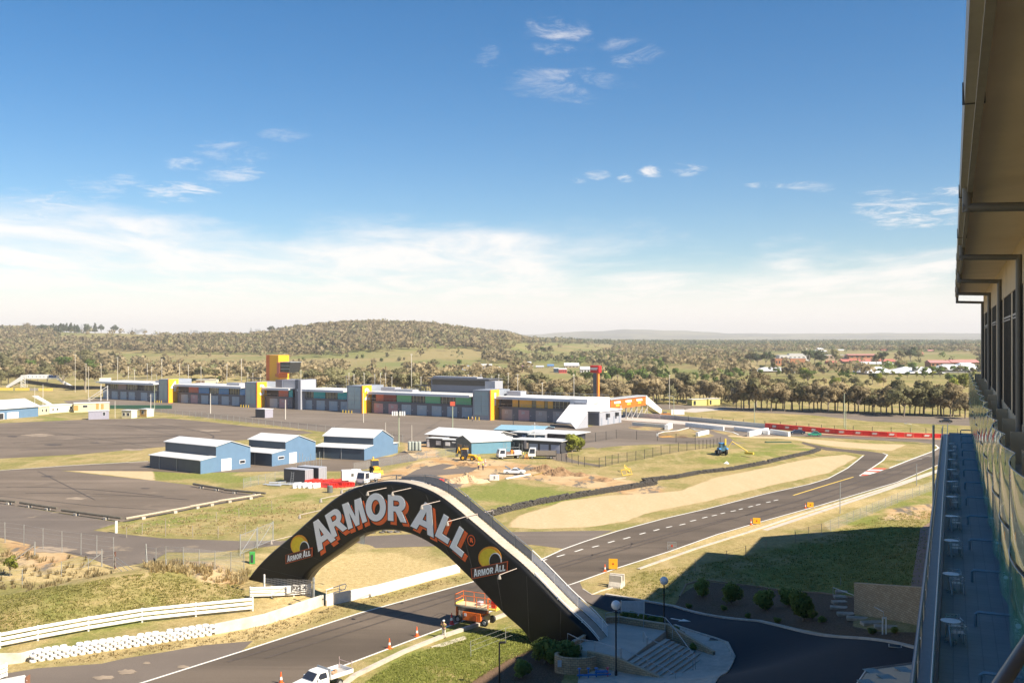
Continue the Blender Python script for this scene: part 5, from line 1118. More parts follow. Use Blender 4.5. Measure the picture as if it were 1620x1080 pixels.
# top storey wall: sill band, window band, head band
LB(-14, E1, 2.62, 15, 32.3, 34.16).build('wall', REND, hr); LB(-14, E1, 2.66, 15, 22.0, 26.4).build('wall', REND, hr)
for k in range(13):
    s = -10+9.25*k; w0, w1 = s+.7, min(s+8.6, E1-.3)
    if w0 > E1-1: break
    f = LB(w0, w1, 2.75, 2.95, 26.4, 32.3).build('window', WGL, hr); fr = MB()
    for x in np.linspace(w0, w1, 7): fr.box(x-.05, x+.05, -2.76, -2.64, 26.4, 32.3)
    fr.box(w0, w1, -2.755, -2.62, 31.1, 31.2); fr.box(w0, w1, -2.755, -2.6, 30.95, 31.02); fr.build('window_frame', FRM, f)
    LB(w1, s+9.25+.7, 2.64, 3.1, 26.4, 32.3).build('pier', REND, hr)
for s in (10, 29, 46.5, 65.5, 84, 103):
    q = MB().tube([(s,-.34,34.0),(s,-.34,33.36)], .12, 12).tube([(s,-.23,33.48),(s,-2.6,33.40)], .12, 12).tube([(s,-2.5,33.52),(s,-2.5,25.35)], .12, 12).build('downpipe', PIPE, hr, smooth=True)
    MB().lathe([(.30,0),(.34,.12),(.30,.26),(.16,.34)], (s,-2.5,25.2), 14).build('pipe_shoe', PIPE, q, smooth=True)
# balcony floors, scalloped glass fronts
mod = 7.24; i0_ = -1
def scallop(s0, zb, zt_, depth, amp, n=16, lean=.0):
    b = MB()
    for k in range(n+1):
        t = k/n; s = s0+mod*t; a = depth-amp*math.sin(math.pi*t)
        b.v += [(s, -a, zb), (s, -(a-lean), zt_)]
    b.f = [(2*k, 2*k+2, 2*k+3, 2*k+1) for k in range(n)]; return b
for k in range(-1, 17):
    s0 = k*mod+1.0
    if s0 > 118: break
    for zf in (25.05, 22.3):
        n = 14; P = [(s0+mod*t/n, -(1.95-.34*math.sin(math.pi*t/n))) for t in range(n+1)]
        sl = MB().prism(P + [(s0+mod, -3.4), (s0, -3.4)], zf-.22, zf, 'z').build('balcony_slab', SLABM, hr)
        gl = scallop(s0, zf-1.45, zf+1.12, 1.90, .34).build('balcony_glass', BGL, hr, smooth=True)
        MB().tube([(s0+mod*t/n, -(1.90-.34*math.sin(math.pi*t/n)), zf+1.14) for t in range(n+1)], .019, 5).build('glass_edge', RAILM, gl)
        for t in (4, 10): s_, a_ = s0+mod*t/n, (1.90-.34*math.sin(math.pi*t/n)); MB().tube([(s_,-a_-.02,zf-.3),(s_,-a_-.02,zf+1.1)], .02, 4).build('glass_joint', FRM, gl)
        gw = LB(s0+.4, s0+mod-.4, 3.05, 3.12, zf, zf+2.4).build('balcony_door', WGL, hr); LB(s0-.12, s0+.12, 2.1, 3.1, zf, zf+(2.5 if zf < 24 else 1.25)).build('party_wall', REND, hr)
    scallop(s0, 19.75, 22.05, 2.05, .2).build('screen_glass', BGL, hr, smooth=True)
LB(-14, 122, 3.1, 15, 6, 25.0).build('wall', REND, hr)
MB().prism([(E1+.05,6),(168,6),(168,12.2),(157,20.8),(148,28.2),(133,28.2),(133,33),(E1+.05,33)], -15, -4.2).build('shadow_block', REND, hr)  # unseen block added and stepped so its shadow follows the lawn edge
# terrace
LB(-14, 122, -.42, 3.1, 19.2, 19.5).build('terrace_floor', TERR, hr)
LB(-14, 122, -1.02, -.44, 18.6, 19.35).build('parapet', PAR, hr); LB(-14, 122, -.58, -.52, 19.36, 20.35).build('rail_glass', BGL, hr)
MB().tube([(-14,.55,20.42),(122,.55,20.42)], .035, 8).build('terrace_rail', RAILM, hr); MB().tube([(-14,1.05,20.2),(122,1.05,20.2)], .05, 8).build('outer_rail', mat('outer rail', (.2,.22,.26), .4, metal=.3), hr)
for s in np.arange(3, 122, 3.62): MB().tube([(s,1.05,18.4),(s,1.05,20.2)], .03, 5).build('rail_post', RAILM, hr)
LB(-14, 100, -1.42, 2.5, 15.6, 16.0).build('lower_deck', PAR, hr); LB(-14, 100, -1.5, -1.42, 15.6, 17.05).build('lower_parapet', mat('lower parapet', (.24,.25,.28), .4), hr); LB(-14, 122, -.3, 3.1, 4, 19.19).build('wall', REND, hr)
for s in np.arange(4, 122, mod): 
    MB().tube([(s,-.75,19.5),(s,-.75,19.95),(s,-.83,20.02),(s,-2.0,20.02)], .055, 8).build('vent_pipe', mat('vent pipe blue grey', (.30,.38,.45), .4, metal=.3), hr, smooth=True)
# camera level balcony rail in the corner
MB().tube([(2.2,-1.55+.0,28.8),(7.6,-1.0,28.8)], .001, 3)
r_ = MB().tube([(1.5, 2.9, 28.8)][0:0] + [Vector((hr.matrix_world.to_3x3() @ Vector((0,0,0)))) for _ in range(0)] + [], .03, 8) if False else None
pa, pb = U(1572,1100,3.4), U(1640,995,4.1); inv = Matrix.Rotation(-hr.rotation_euler.z, 3, 'Z')
MB().tube([inv @ (pa-(pb-pa)*1.5), inv @ (pb+(pb-pa)*3)], .028, 10).build('balcony_rail', PIPE, hr, smooth=True)
# terrace tables and chairs
ALU = mat('brushed aluminium', (.62,.65,.68), .3, metal=.7); ALUT = mat('aluminium table top', (.72,.75,.80), .35, metal=.3)
def table(loc, rz):
    g = thing('terrace_table', '', 'table', loc, rz, 'small round tables along the hotel terrace'); MB().lathe([(.31,.70),(.33,.72),(.33,.735),(.0,.735)], n=24).build('table_top', ALUT, g)
    MB().tube([(0,0,.08),(0,0,.70)], .028, 8).build('column', ALU, g); b = MB()
    for k in range(4): a = R(45+90*k); b.tube([(0,0,.10),(.26*math.cos(a),.26*math.sin(a),.02)], .02, 5)
    b.build('foot', ALU, g); return g
def chair(loc, rz):
    g = thing('terrace_chair', '', 'chair', loc, rz, 'aluminium chairs beside the terrace tables'); b = MB()
    for i in range(6): b.box(-.2,.2,-.19+i*.066,-.14+i*.066,.44,.455)
    b.build('seat', ALU, g)
    for x in (-.22,.22):
        for y in (-.2,.2): MB().tube([(x*1.05,y*1.1,0),(x,y,.45)], .02, 5).build('leg', ALU, g)
    MB().tube([(-.24,.2,0),(-.25,-.15,.66),(-.25,.2,.68)], .019, 5).build('armrest', ALU, g); MB().tube([(.24,.2,0),(.25,-.15,.66),(.25,.2,.68)], .019, 5).build('armrest', ALU, g)
    bk = MB()
    for z, rr in ((.60,.27),(.70,.27),(.79,.24)): bk.tube([(rr*math.sin(R(a)), .24+.06*math.cos(R(a))-.05, z) for a in range(-80,81,20)], .019, 5)
    for a in (-50,-15,15,50): bk.tube([(.25*math.sin(R(a)),.23,.45),(.25*math.sin(R(a)),.25,.80)], .01, 4)
    bk.build('backrest', ALU, g); return g
t0_ = c0_ = None; ordn = ['nearest','second nearest','third nearest','fourth nearest','fifth nearest','sixth nearest','seventh nearest','eighth nearest','ninth nearest','tenth nearest','eleventh nearest','twelfth nearest']
tys = [983,908.5,855.5,817,786,762,743,727,713,702]
k = 0
for ty in tys:
    s = 9.8*1.094*F/(ty-HY)*1.0
    lt = hot(s, -.08, 19.5); lc = hot(s-.35, .14, 19.5); lr = math.atan2(HA.y, HA.x)
    if t0_ is None: t = t0_ = table(lt, lr); c = c0_ = chair(lc, lr+R(100))
    else: t = dup(t0_, lt, lr+random.uniform(-.2,.2)); c = dup(c0_, lc, lr+R(100)+random.uniform(-.25,.25))
    t['label'] = f'{ordn[k]} small round table standing on the hotel terrace'; c['label'] = f'aluminium chair at the {ordn[k]} round table on the hotel terrace'
    c2 = dup(c0_, hot(s+.45, .05, 19.5), lr-R(80)+random.uniform(-.2,.2)); c2['label'] = f'aluminium chair behind the {ordn[k]} round table on the hotel terrace'; k += 1
low0 = None
for i, y in enumerate((786,797,812,828,846,866,886,907,925,947,975,1028,1068)):
    s = 14*1.094*F/(y-HY)*.96; l = hot(s, -1.2, 16.0)
    if low0 is None:
        low0 = g = thing('lower_terrace_table', 'one of the tiny round white tables along the lower terrace rail', 'table', l, 0, 'tiny tables on the lower terrace'); MB().lathe([(.17,.9),(.19,.93),(.0,.95)], n=14).build('table_top', ALUT, g); MB().tube([(0,0,0),(0,0,.9)], .03, 6).build('column', ALU, g)
    else: dup(low0, l)
# galvanised pole rising beyond the far end of the terrace
p = hot(78, -1.3, 16); g = thing('pole', 'pale grey galvanised pole rising past the outer edge of the hotel terrace', 'pole', p); MB().tube([(0,0,-10),(0,0,U(1492,672,p.y).z-16)], .09, 8).build('shaft', GAL, g)
for lab, (px, yb, yt) in (('thin grey pole on the grass nearer the track bend', (1329,812,763)), ('thin grey pole on the grass near the hotel', (1450,768,734))):
    p = GT(px, yb); tag(MB().tube([(0,0,0),(0,0,(yb-yt)/F*p.y)], .07, 6).build('thin_pole', GAL), lab, 'pole').location = p
# ---------------------------------------------------------------- pit building
DGREY = ribmat('dark blue grey cladding', (.115,.13,.17), .4, 'X'); MGREY = mat('mid grey panel', (.27,.30,.35), .5); LGREY = mat('light grey panel', (.36,.37,.41), .5)
WROOF = ribmat('white roof sheet', (.66,.66,.65), .5, 'X', rough=.4); ORG = mat('tower orange yellow', (.88,.42,.02), .5, var=.03); ORE = mat('tower orange edge', (.70,.17,.04), .5)
TGL = mat('tower glass', (.30,.42,.45), .12, spec=.8, var=.08, scale=.2); DGL = mat('dark strip glass', (.03,.035,.045), .15, spec=.7)
BLU = mat('panel blue', (.11,.31,.62), .5); TEAL = mat('panel teal', (.03,.44,.48), .5); GRN = mat('panel green', (.18,.56,.30), .5); YLW = mat('panel yellow', (.85,.50,.10), .5); REDB = mat('panel red', (.62,.16,.10), .5); ROSE = mat('door rose', (.50,.30,.31), .55); WIN = mat('window glass', (.12,.13,.12), .1, spec=.7, var=.5, scale=.4)
DOORM = ribmat('roller door grey', (.34,.42,.48), .35, 'Z', rough=.5, amt=.3); DOORD = ribmat('roller door dark', (.36,.33,.33), .35, 'Z', rough=.5, amt=.3)
qu = Vector((.8387,-.5446,0)); PQ = Plane((-15.8,378,0), qu); qa = math.atan2(qu.y, qu.x)
pit = thing('pit_building', 'long two storey pit garage building with numbered doors and four orange number towers', 'pit building', (-15.8,378,0), qa)
def tq(px, off=0.): return PQ.tz(px, 650, off)[0]
def zq(px, py, off=0.): return PQ.tz(px, py, off)[1]
BT = 8.6; MIDZ = 4.9
SEG = [('A',163,221,221),('B',221,249,249),('C',281,387,330),('D',419,462.5,440),('E',475.6,549,510),('F',588,748,670),('G',790,905,850)]
for nm, x0, x1, xm in SEG:
    a, c = tq(x0), tq(x1); 
    if nm == 'G': c = tq(935)
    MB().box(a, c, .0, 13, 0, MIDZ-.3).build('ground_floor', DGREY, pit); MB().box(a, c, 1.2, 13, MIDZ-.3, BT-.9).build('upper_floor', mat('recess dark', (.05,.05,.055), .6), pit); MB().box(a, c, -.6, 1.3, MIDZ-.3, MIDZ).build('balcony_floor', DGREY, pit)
    MB().prism([(-2.2,BT-.55),(14.5,BT-.25),(14.5,BT+.15),(-2.2,BT+.05)], a-(.0 if nm != 'A' else 3), c, 'x').build('roof', WROOF, pit); MB().box(a, c, -2.26,-2.2, BT-.85, BT+.08).build('fascia', mat('fascia silver', (.5,.55,.62), .4), pit)
    b = MB(); n = max(2, int((c-a)/2)); 
    b.tube([(a,-.55,MIDZ+1.1),(c,-.55,MIDZ+1.1)], .04, 4).tube([(a,13.5,BT+1.2),(c,13.5,BT+1.2)], .04, 4)
    for i in range(n+1): x = a+(c-a)*i/n; b.tube([(x,-.55,MIDZ),(x,-.55,MIDZ+1.1)], .035, 4).tube([(x,13.5,BT),(x,13.5,BT+1.2)], .035, 4)
    b.build('balustrade', GAL, pit)
# tint panels
def panel(x0, x1, m, nm='colour_panel', z0=MIDZ+.02, z1=BT-.62, y=.3):
    MB().box(tq(x0), tq(x1), y, y+.15, z0, z1).build(nm, m, pit)
for x0, x1, m in ((298,313,REDB),(313.5,330,BLU),(345.5,361,BLU),(378.5,387,BLU),(440,455,REDB),(456,462,TEAL),(495.5,513.5,TEAL),(533.5,549,TEAL),(594,606,REDB),(606,626,mat('panel deep red', (.30,.07,.05), .5)),(627,650,GRN),(672,696,GRN),(720,744.5,GRN),(810,819,YLW),(821,840.5,YLW),(847.5,860.5,YLW),(866,874,YLW),(186,199,mat('panel rose grey', (.35,.24,.22), .5))): panel(x0, x1, m)
for x0, x1 in ((173,186),(200,216),(226,248),(331,345),(362,378),(477,494.5),(514,533),(650.5,671.5),(696.5,719.5),(841,847),(861,865.5),(874.5,900)):
    a, c = tq(x0), tq(x1); w_ = MB().box(a, c, .5, .6, MIDZ+.1, BT-.8).build('window', WIN, pit); b = MB()
    for i in range(4): x = a+(c-a)*(i+.5)/4; b.box(x-.12, x+.12, .42, .5, MIDZ+.1, BT-.8)
    b.build('mullion', mat('pale mullion', (.42,.38,.24), .6), w_)
doors = [(167.7,'17'),(181.6,'16'),(195.5,'15'),(208.6,'14'),(228,'13'),(242.6,'12'),(292,'11'),(307.5,'10','r'),(324,'9'),(339.5,'8'),(356.5,'7'),(373,'6'),(433,''),(448.5,'19','r'),(487.5,'20'),(507.5,'21'),(527.5,'22'),(546,'23'),(599,'25','r'),(622,'26','r'),(643,'27'),(667.5,'28'),(691,'29'),(715.5,'30'),(739,'31'),(802.5,'33','d'),(829,'34','r'),(856.5,'35','d'),(884,'36','d')]
for dd_ in doors:
    x = tq(dd_[0]); kind = dd_[2] if len(dd_) > 2 else ''; m = ROSE if kind == 'r' else DOORD if kind == 'd' else DOORM
    d_ = MB().box(x-2.35, x+2.35, -.10, .05, .05, 4.0).build('garage_door', m, pit); 
    if dd_[1]: textmesh(dd_[1], 1.5, .02, .03).xf(facing((x-.4,-.14,2.9), (1,0,0), (0,-1,0))).build('door_number', mat('faded number white', (.48,.51,.54), .6), d_)
    MB().box(x+2.75, x+3.1, -.12, .0, 1.8, 2.2).build('wall_plate', LGREY, pit)
# number towers
NW_ = {'4': 'four', '3': 'three', '2': 'two', '1': 'one'}
for num, gx0, gx1, ox1, yt, yb in (('4',251,267,279.6,616,642.5),('3',387.5,407,418.8,613.7,651),('2',549,573.6,586,614.8,657.5),('1',748,776.5,789,620,668)):
    off = -4.4; a = PQ.tz(gx0, 640, off)[0]; c = PQ.tz(gx1, 640, off)[0]; zt_ = PQ.tz(gx1, yt, off)[1]; zt_ = min(max(zt_, 11), 12.4)
    MB().box(a, c-.35, off, 9, 0, zt_).build('tower', MGREY, pit); MB().box(a+.7, c-.9, off-.08, off, 1.6, zt_-.5).build('tower_glass', TGL, pit); b = MB()
    for z in np.linspace(1.6, zt_-.5, 6): b.box(a+.7, c-.9, off-.13, off-.08, z-.05, z+.05)
    for x in (a+.7, (a+c)/2-.1, c-.9): b.box(x-.06, x+.06, off-.13, off-.08, 1.6, zt_-.5)
    b.build('glazing_bar', mat('glazing bar', (.25,.30,.32), .4), pit)
    MB().box(c-.35, c, off-.05, 1.2, 0, zt_+.15).build('number_wall', ORG, pit); MB().box(c-.36, c+.01, off-.25, off-.06, 0, zt_+.16).build('wall_edge', ORE, pit)
    textmesh(num, 6.4, .05, .18).xf(Matrix.Translation((c+.06, -1.6, zt_-3.6)) @ Matrix.Rotation(R(90),4,'Z') @ Matrix.Rotation(R(90),4,'X')).build('tower_number', WPAINT, pit)
    for k in range(4): tag(MB().lathe([(.14,0),(.14,1.1)], n=8).build('safety_bollard', mat('bollard yellow', (.8,.55,.03), .5)), f'yellow bollard in front of pit tower {NW_[num]}', 'bollard', f'yellow bollards by pit tower {NW_[num]}').location = PQ.P(a-1+k*1.6, 0, off-1.4)
    st = MB()
    for k in range(4): st.box(c+.1, c+3.4, .1+k*.02, 2.0, 4.6-.0*k, 4.75)
    st.tube([(c+.1,0,5.8),(c+3.4,0,5.8)], .05, 4).tube([(c+.1,0,8.9),(c+3.4,0,8.9)], .05, 4).box(c+.1, c+3.0, -.5, 1.0, 7.6, 7.8); st.build('landing', WPAINT, pit)
# grey fin tower, roof plant, race control
a, c = PQ.tz(462.5,650,-3)[0], PQ.tz(475.6,650,-3)[0]; MB().box(a, c-1.6, -1.4, 8, 0, 12.6).build('fin_wall', DGREY, pit); MB().box(c-1.6, c, -3, 6, 0, 12.6).build('fin_wall', LGREY, pit)
a, c = tq(437), tq(463); MB().box(a, c, 3, 10, BT, 12.2).build('plant_room', LGREY, pit); MB().box(a-3, a+1, 2.5, 10, BT, 12.0).build('plant_room', DGREY, pit)
a, c = PQ.tz(682,620,12)[0], PQ.tz(769,620,12)[0]; MB().box(a, c, 12, 20, BT, 14.0).build('control_room', DGREY, pit); MB().box(a-1.0, c+2, 11, 21, 14.0, 14.35).build('control_roof', mat('dark roof edge', (.10,.10,.11), .5), pit); MB().box(a+.6, c-.6, 11.9, 12.0, 11.6, 13.6).build('control_window', DGL, pit); MB().box(c-.2, c+4.5, 11.5, 17, BT, 13.6).build('stair_core', LGREY, pit); MB().box(a, a+22, 13, 17, 14.36, 14.9).build('roof_unit', LGREY, pit)
for x0, x1, h in ((232,244,1.0),(345,365,1.2),(590,612,1.6),(790,812,1.8),(613,640,1.0)): MB().box(tq(x0), tq(x1), 5, 9, BT, BT+h).build('roof_plant', LGREY, pit)
def frame(x0, x1, h, y=9):
    b = MB(); a, c = tq(x0), tq(x1)
    for x in np.linspace(a, c, 4):
        for yy in (y, y+4): b.tube([(x,yy,BT),(x,yy,BT+h)], .12, 4)
    b.tube([(a,y,BT+h),(c,y,BT+h),(c,y+4,BT+h),(a,y+4,BT+h),(a,y,BT+h)], .12, 4); b.build('roof_frame', DKM, pit)
frame(366,385,3.5); frame(634,660,2.6)
# control tower behind the pits
PT = Plane(PQ.P(tq(430), 0, 14), qu); t0, _ = PT.tz(421,600); t1, _ = PT.tz(446,600); base = PT.P(t0, 0)
ct = thing('control_tower', 'tall orange control tower with a cantilevered dark glass box facing right', 'tower', base, qa); ht = 22.6; wd = t1-t0
MB().box(0, wd*.28, -.02, 6, 0, ht).build('tower_slab', ORE, ct); MB().box(wd*.28+.02, wd*.84, -.6, 6, 0, ht).build('tower_slab', ORG, ct)
cb = thing('x','','x') if False else None
MB().prism([(wd*.92,14.2),(wd*1.0,14.2),(wd*1.1,14.8),(wd*1.12,19.2),(wd*.92,19.4)], -2.4, 4.5).build('box_frame', REDB, ct); MB().prism([(wd*1.12,15.2),(wd*1.62,14.9),(wd*1.75,19.4),(wd*1.1,19.4)], -2.2, 4.5).build('glass_box', DGL, ct); b = MB()
for z in (16.4,17.9): b.box(wd*1.14, wd*1.68, -2.32,-2.22, z, z+.18)
b.build('glazing_bar', GAL, ct); MB().prism([(wd*.72,13.0),(wd*.95,12.4),(wd*.95,14.15),(wd*.72,14.15)], -1.4, 4).build('under_bracket', ORE, ct); MB().box(wd*1.1,wd*1.77,-2.35,4.6,19.42,19.7).build('box_roof', GAL, ct)
# ---------------------------------------------------------------- white scrutineering building, ramp and orange bridge
u2, v2 = PQ.u, PQ.v
SP = Plane(PQ.P(tq(930), 0, -4), qu); a0, _ = SP.tz(929,660); a1, _ = SP.tz(964,660); wb = SP.P(a0, 0); hb = thing('scrutineering_building', 'white box building with two dark windows and a long sloping white stair canopy', 'building', wb, qa); wl_ = a1-a0
WHT = mat('white wall panel', (.80,.79,.78), .5, var=.03); zt_ = SP.tz(945,631)[1]; zl = SP.tz(945,662)[1]
SV = Plane(SP.P(a0, 0, -3), v2); sv0 = SV.tz(929.5,650)[0]; sv1 = SV.tz(964.5,650)[0]; qv = math.atan2(v2.y, v2.x)
def vb(a, c, y0, y1, z0, z1):      # box in a frame running along v (x) with y to the left
    M_ = Matrix.Rotation(R(90), 4, 'Z'); return MB().box(a, c, y0, y1, z0, z1).xf(M_).xf(Matrix.Translation((0,-3,0)))
zt_ = SV.tz(945,630)[1]; zl = 5.0
vb(sv0, sv1, 0, 7, zl, zt_).build('upper_wall', WHT, hb)
for x0, x1 in ((936,948.5),(951,959)): vb(SV.tz(x0,650)[0], SV.tz(x1,650)[0], -.08, .02, SV.tz(945,658.5)[1], SV.tz(945,651.5)[1]).build('window', WIN, hb)
textmesh('PANORAMA', 1.5, .02, .01, 1.35).xf(Matrix.Translation((.10, -3+(sv0+sv1)/2, SV.tz(945,645.5)[1])) @ Matrix.Rotation(R(90),4,'Z') @ Matrix.Rotation(R(90),4,'X')).build('lettering', mat('pale lettering', (.50,.44,.40), .5), hb)
S3 = Plane(SP.P(a0, 0, -3)+SP.u*4.4, v2); l0, l1 = S3.tz(948.5,670)[0], S3.tz(983,670)[0]
def lb(a, c, y0, y1, z0, z1): return MB().box(a, c, y0, y1, z0, z1).xf(Matrix.Rotation(R(90), 4, 'Z')).xf(Matrix.Translation((4.4,-3,0)))
lb(l0, l1, 0, 9.5, 0, zl-.3).build('lower_wall', LGREY, hb); lb(l0-.2, l1+.3, -.3, 9.6, zl-.28, zl-.02).build('deck', WHT, hb); lb(l0-.06, l0, .3, 7.5, .1, zl-.7).build('roller_door', DGREY, hb)
for x in (.06,.36,.62,.88): lb(l0+(l1-l0)*x, l0+(l1-l0)*x+1.0, -.06, .0, 0, 2.7).build('door', MGREY, hb)
for x in (.28,.70): lb(l0+(l1-l0)*x, l0+(l1-l0)*x+1.3, -1.0, .0, 2.6, 3.9).build('awning', DKM, hb)
b = MB(); b.tube([(0,0,zl+1.1),(l1-sv1,0,zl+1.1)], .05, 4)
for x in np.linspace(0, l1-sv1, 6): b.tube([(x,0,zl),(x,0,zl+1.1)], .04, 4)
b.xf(Matrix.Translation((4.4,-3+sv1,0)) @ Matrix.Rotation(R(90),4,'Z')).build('deck_railing', GAL, hb)
inv = Matrix.Rotation(-qa, 3, 'Z')
def sr(px, py, off=0): return inv @ (SP.W(px, py, off)-wb)
cp = [sr(901,639.5,-3), sr(929.5,639.5,-3), sr(929.5,652,-8), sr(911,678,-15), sr(903,668.5,-13), sr(880,666,-13)]
b = MB(); n_ = len(cp); b.v = [tuple(p) for p in cp]+[(p.x, p.y, max(p.z-.5, 0)) for p in cp]; b.f = [tuple(range(n_)), tuple(range(2*n_-1, n_-1, -1))]+[(i, (i+1) % n_, (i+1) % n_+n_, i+n_) for i in range(n_)]; b.build('stair_canopy', WHT, hb)
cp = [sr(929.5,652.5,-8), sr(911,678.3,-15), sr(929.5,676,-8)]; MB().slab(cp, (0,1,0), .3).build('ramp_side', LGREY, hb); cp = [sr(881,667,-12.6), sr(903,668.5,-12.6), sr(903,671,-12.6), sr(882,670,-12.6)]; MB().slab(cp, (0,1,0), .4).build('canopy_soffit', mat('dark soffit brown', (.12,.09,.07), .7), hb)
MB().box(-5, 0, -.5, 8, zt_-2.2, zt_-1.2).build('link_roof', LGREY, hb)
# orange footbridge across the pit straight (runs away from the viewer along v)
bp0 = SV.P(sv1, 0, 0); BPn = Plane(bp0, v2); ob = thing('footbridge', 'covered footbridge with an orange banner side and a sloping white end ramp', 'footbridge', bp0, math.atan2(v2.y, v2.x))
def bz(px, py): return BPn.tz(px, py)
ta, tb = bz(965,633)[0], bz(1021,633)[0]; 
P4 = [bz(965.5,632.3), bz(1021.5,626.3), bz(1021.5,637.6), bz(965.5,644.6)]
zu = (P4[0][1]+P4[1][1])/2; zd = (P4[2][1]+P4[3][1])/2-.7
bo = mat('banner orange', (.75,.15,.02), .5); L0, L1 = P4[0][0], P4[1][0]
MB().box(L0, L1, 0, 3.2, zd, zu).build('bridge_body', mat('bridge grey', (.3,.3,.3), .5), ob); MB().box(L0, L1, -.12, 0, zd, zu-.3).build('banner', bo, ob); MB().box(L0-.5, L1+.3, -.5, 4.0, zu, zu+.3).build('bridge_roof', mat('bridge roof grey', (.42,.42,.42), .5), ob)
ym = mat('banner yellow', (.85,.55,.06), .5)
for i in range(3):
    c = L0+(L1-L0)*(.19+.31*i); MB().prism([(-2.6,.2),(2.5,.2),(2.0,1.0),(-3.0,.95)], -.18,-.12).xf(Matrix.Translation((c,0,(zu+zd)/2))).build('banner_mark', WPAINT, ob); MB().box(c-1.5,c+1.3,-.18,-.12,(zu+zd)/2-.8,(zu+zd)/2-.1).build('banner_mark', ym, ob)
wr = [bz(1021.7,625.2), bz(1046.8,647.4), bz(1045.8,659.6), bz(1020.8,637.8)]; MB().prism([(a, max(z, .0)) for a, z in wr], -.1, 3.4).build('end_ramp', WHT, ob)
fr = MB()
for s in np.linspace(L1-16, L1+2, 5):
    for y in (.3, 2.9): fr.tube([(s,y,0),(s,y,zd)], .15, 5)
    fr.tube([(s,.3,zd*.5),(s,2.9,zd*.5)], .1, 4)
for s in np.linspace(L1-16, L1-2, 4): fr.tube([(s,.3,0),(s+4.5,.3,zd*.8)], .1, 4)
fr.build('support_frame', mat('scaffold steel', (.40,.38,.36), .5), ob)
# red topped sign pylon
p = U(943,655,405); p.z = 0; g = thing('sign_pylon', 'tall slim orange and dark pylon topped by a red sign box behind the white building', 'sign pylon', p, qa); Yp = p.y; zt1 = U(0,578,Yp).z; zt0 = U(0,589.5,Yp).z
MB().box(-1.1,.6,-.5,.5,0,zt0).build('column', DGREY, g); MB().box(.62,1.3,-.7,.6,0,zt0).build('column_edge', mat('pylon orange', (.80,.24,.03), .5), g); MB().box(-2.3,1.9,-1.0,1.2,zt0,zt1).build('sign_box', mat('sign red', (.62,.02,.02), .5), g, bevel=.2); MB().prism([(-1.6,-.5),(1.2,-.5),(1.6,.5),(-1.9,.4)], -1.06,-1.0).xf(Matrix.Translation((-.3,0,(zt0+zt1)/2+.2))).build('sign_mark', mat('sign mark pale', (.65,.6,.6), .5), g)
# ---------------------------------------------------------------- sheds
BLUL = ribmat('blue shed cladding', (.125,.215,.33), .3, 'X'); BLUG = ribmat('blue shed gable cladding', (.125,.215,.33), .3, 'Y'); NAV = ribmat('shaded blue shed cladding', (.045,.07,.10), .3, 'X'); DBL = mat('white roller door', (.78,.78,.77), .5)  # shed fronts take a darker blue, their shade painted into the colour
def shed(name, label, px0, px1, py_base, xr_end, yr_end, py_eave, py_ridge, leanto=True, door=None, group=None, front=NAV, side=BLUG, roof=WROOF, ridge=.5, low=None, dfrac=.5):
    """front (long) face from px0..px1 on base line; right end face towards (xr_end, yr_end)"""
    A = G(px0, py_base[0]); B = G(px1, py_base[1]); C = G(xr_end, yr_end); u = (B-A); L = u.length; u.normalize(); a = math.atan2(u.y, u.x); v = Vector((-u.y,u.x,0)); D = (C-B).dot(v); 
    g = thing(name, label, 'shed', A, a, group); he = (py_base[1]-py_eave)/F*B.y
    return g, L, D, he, A, B, C, u, v
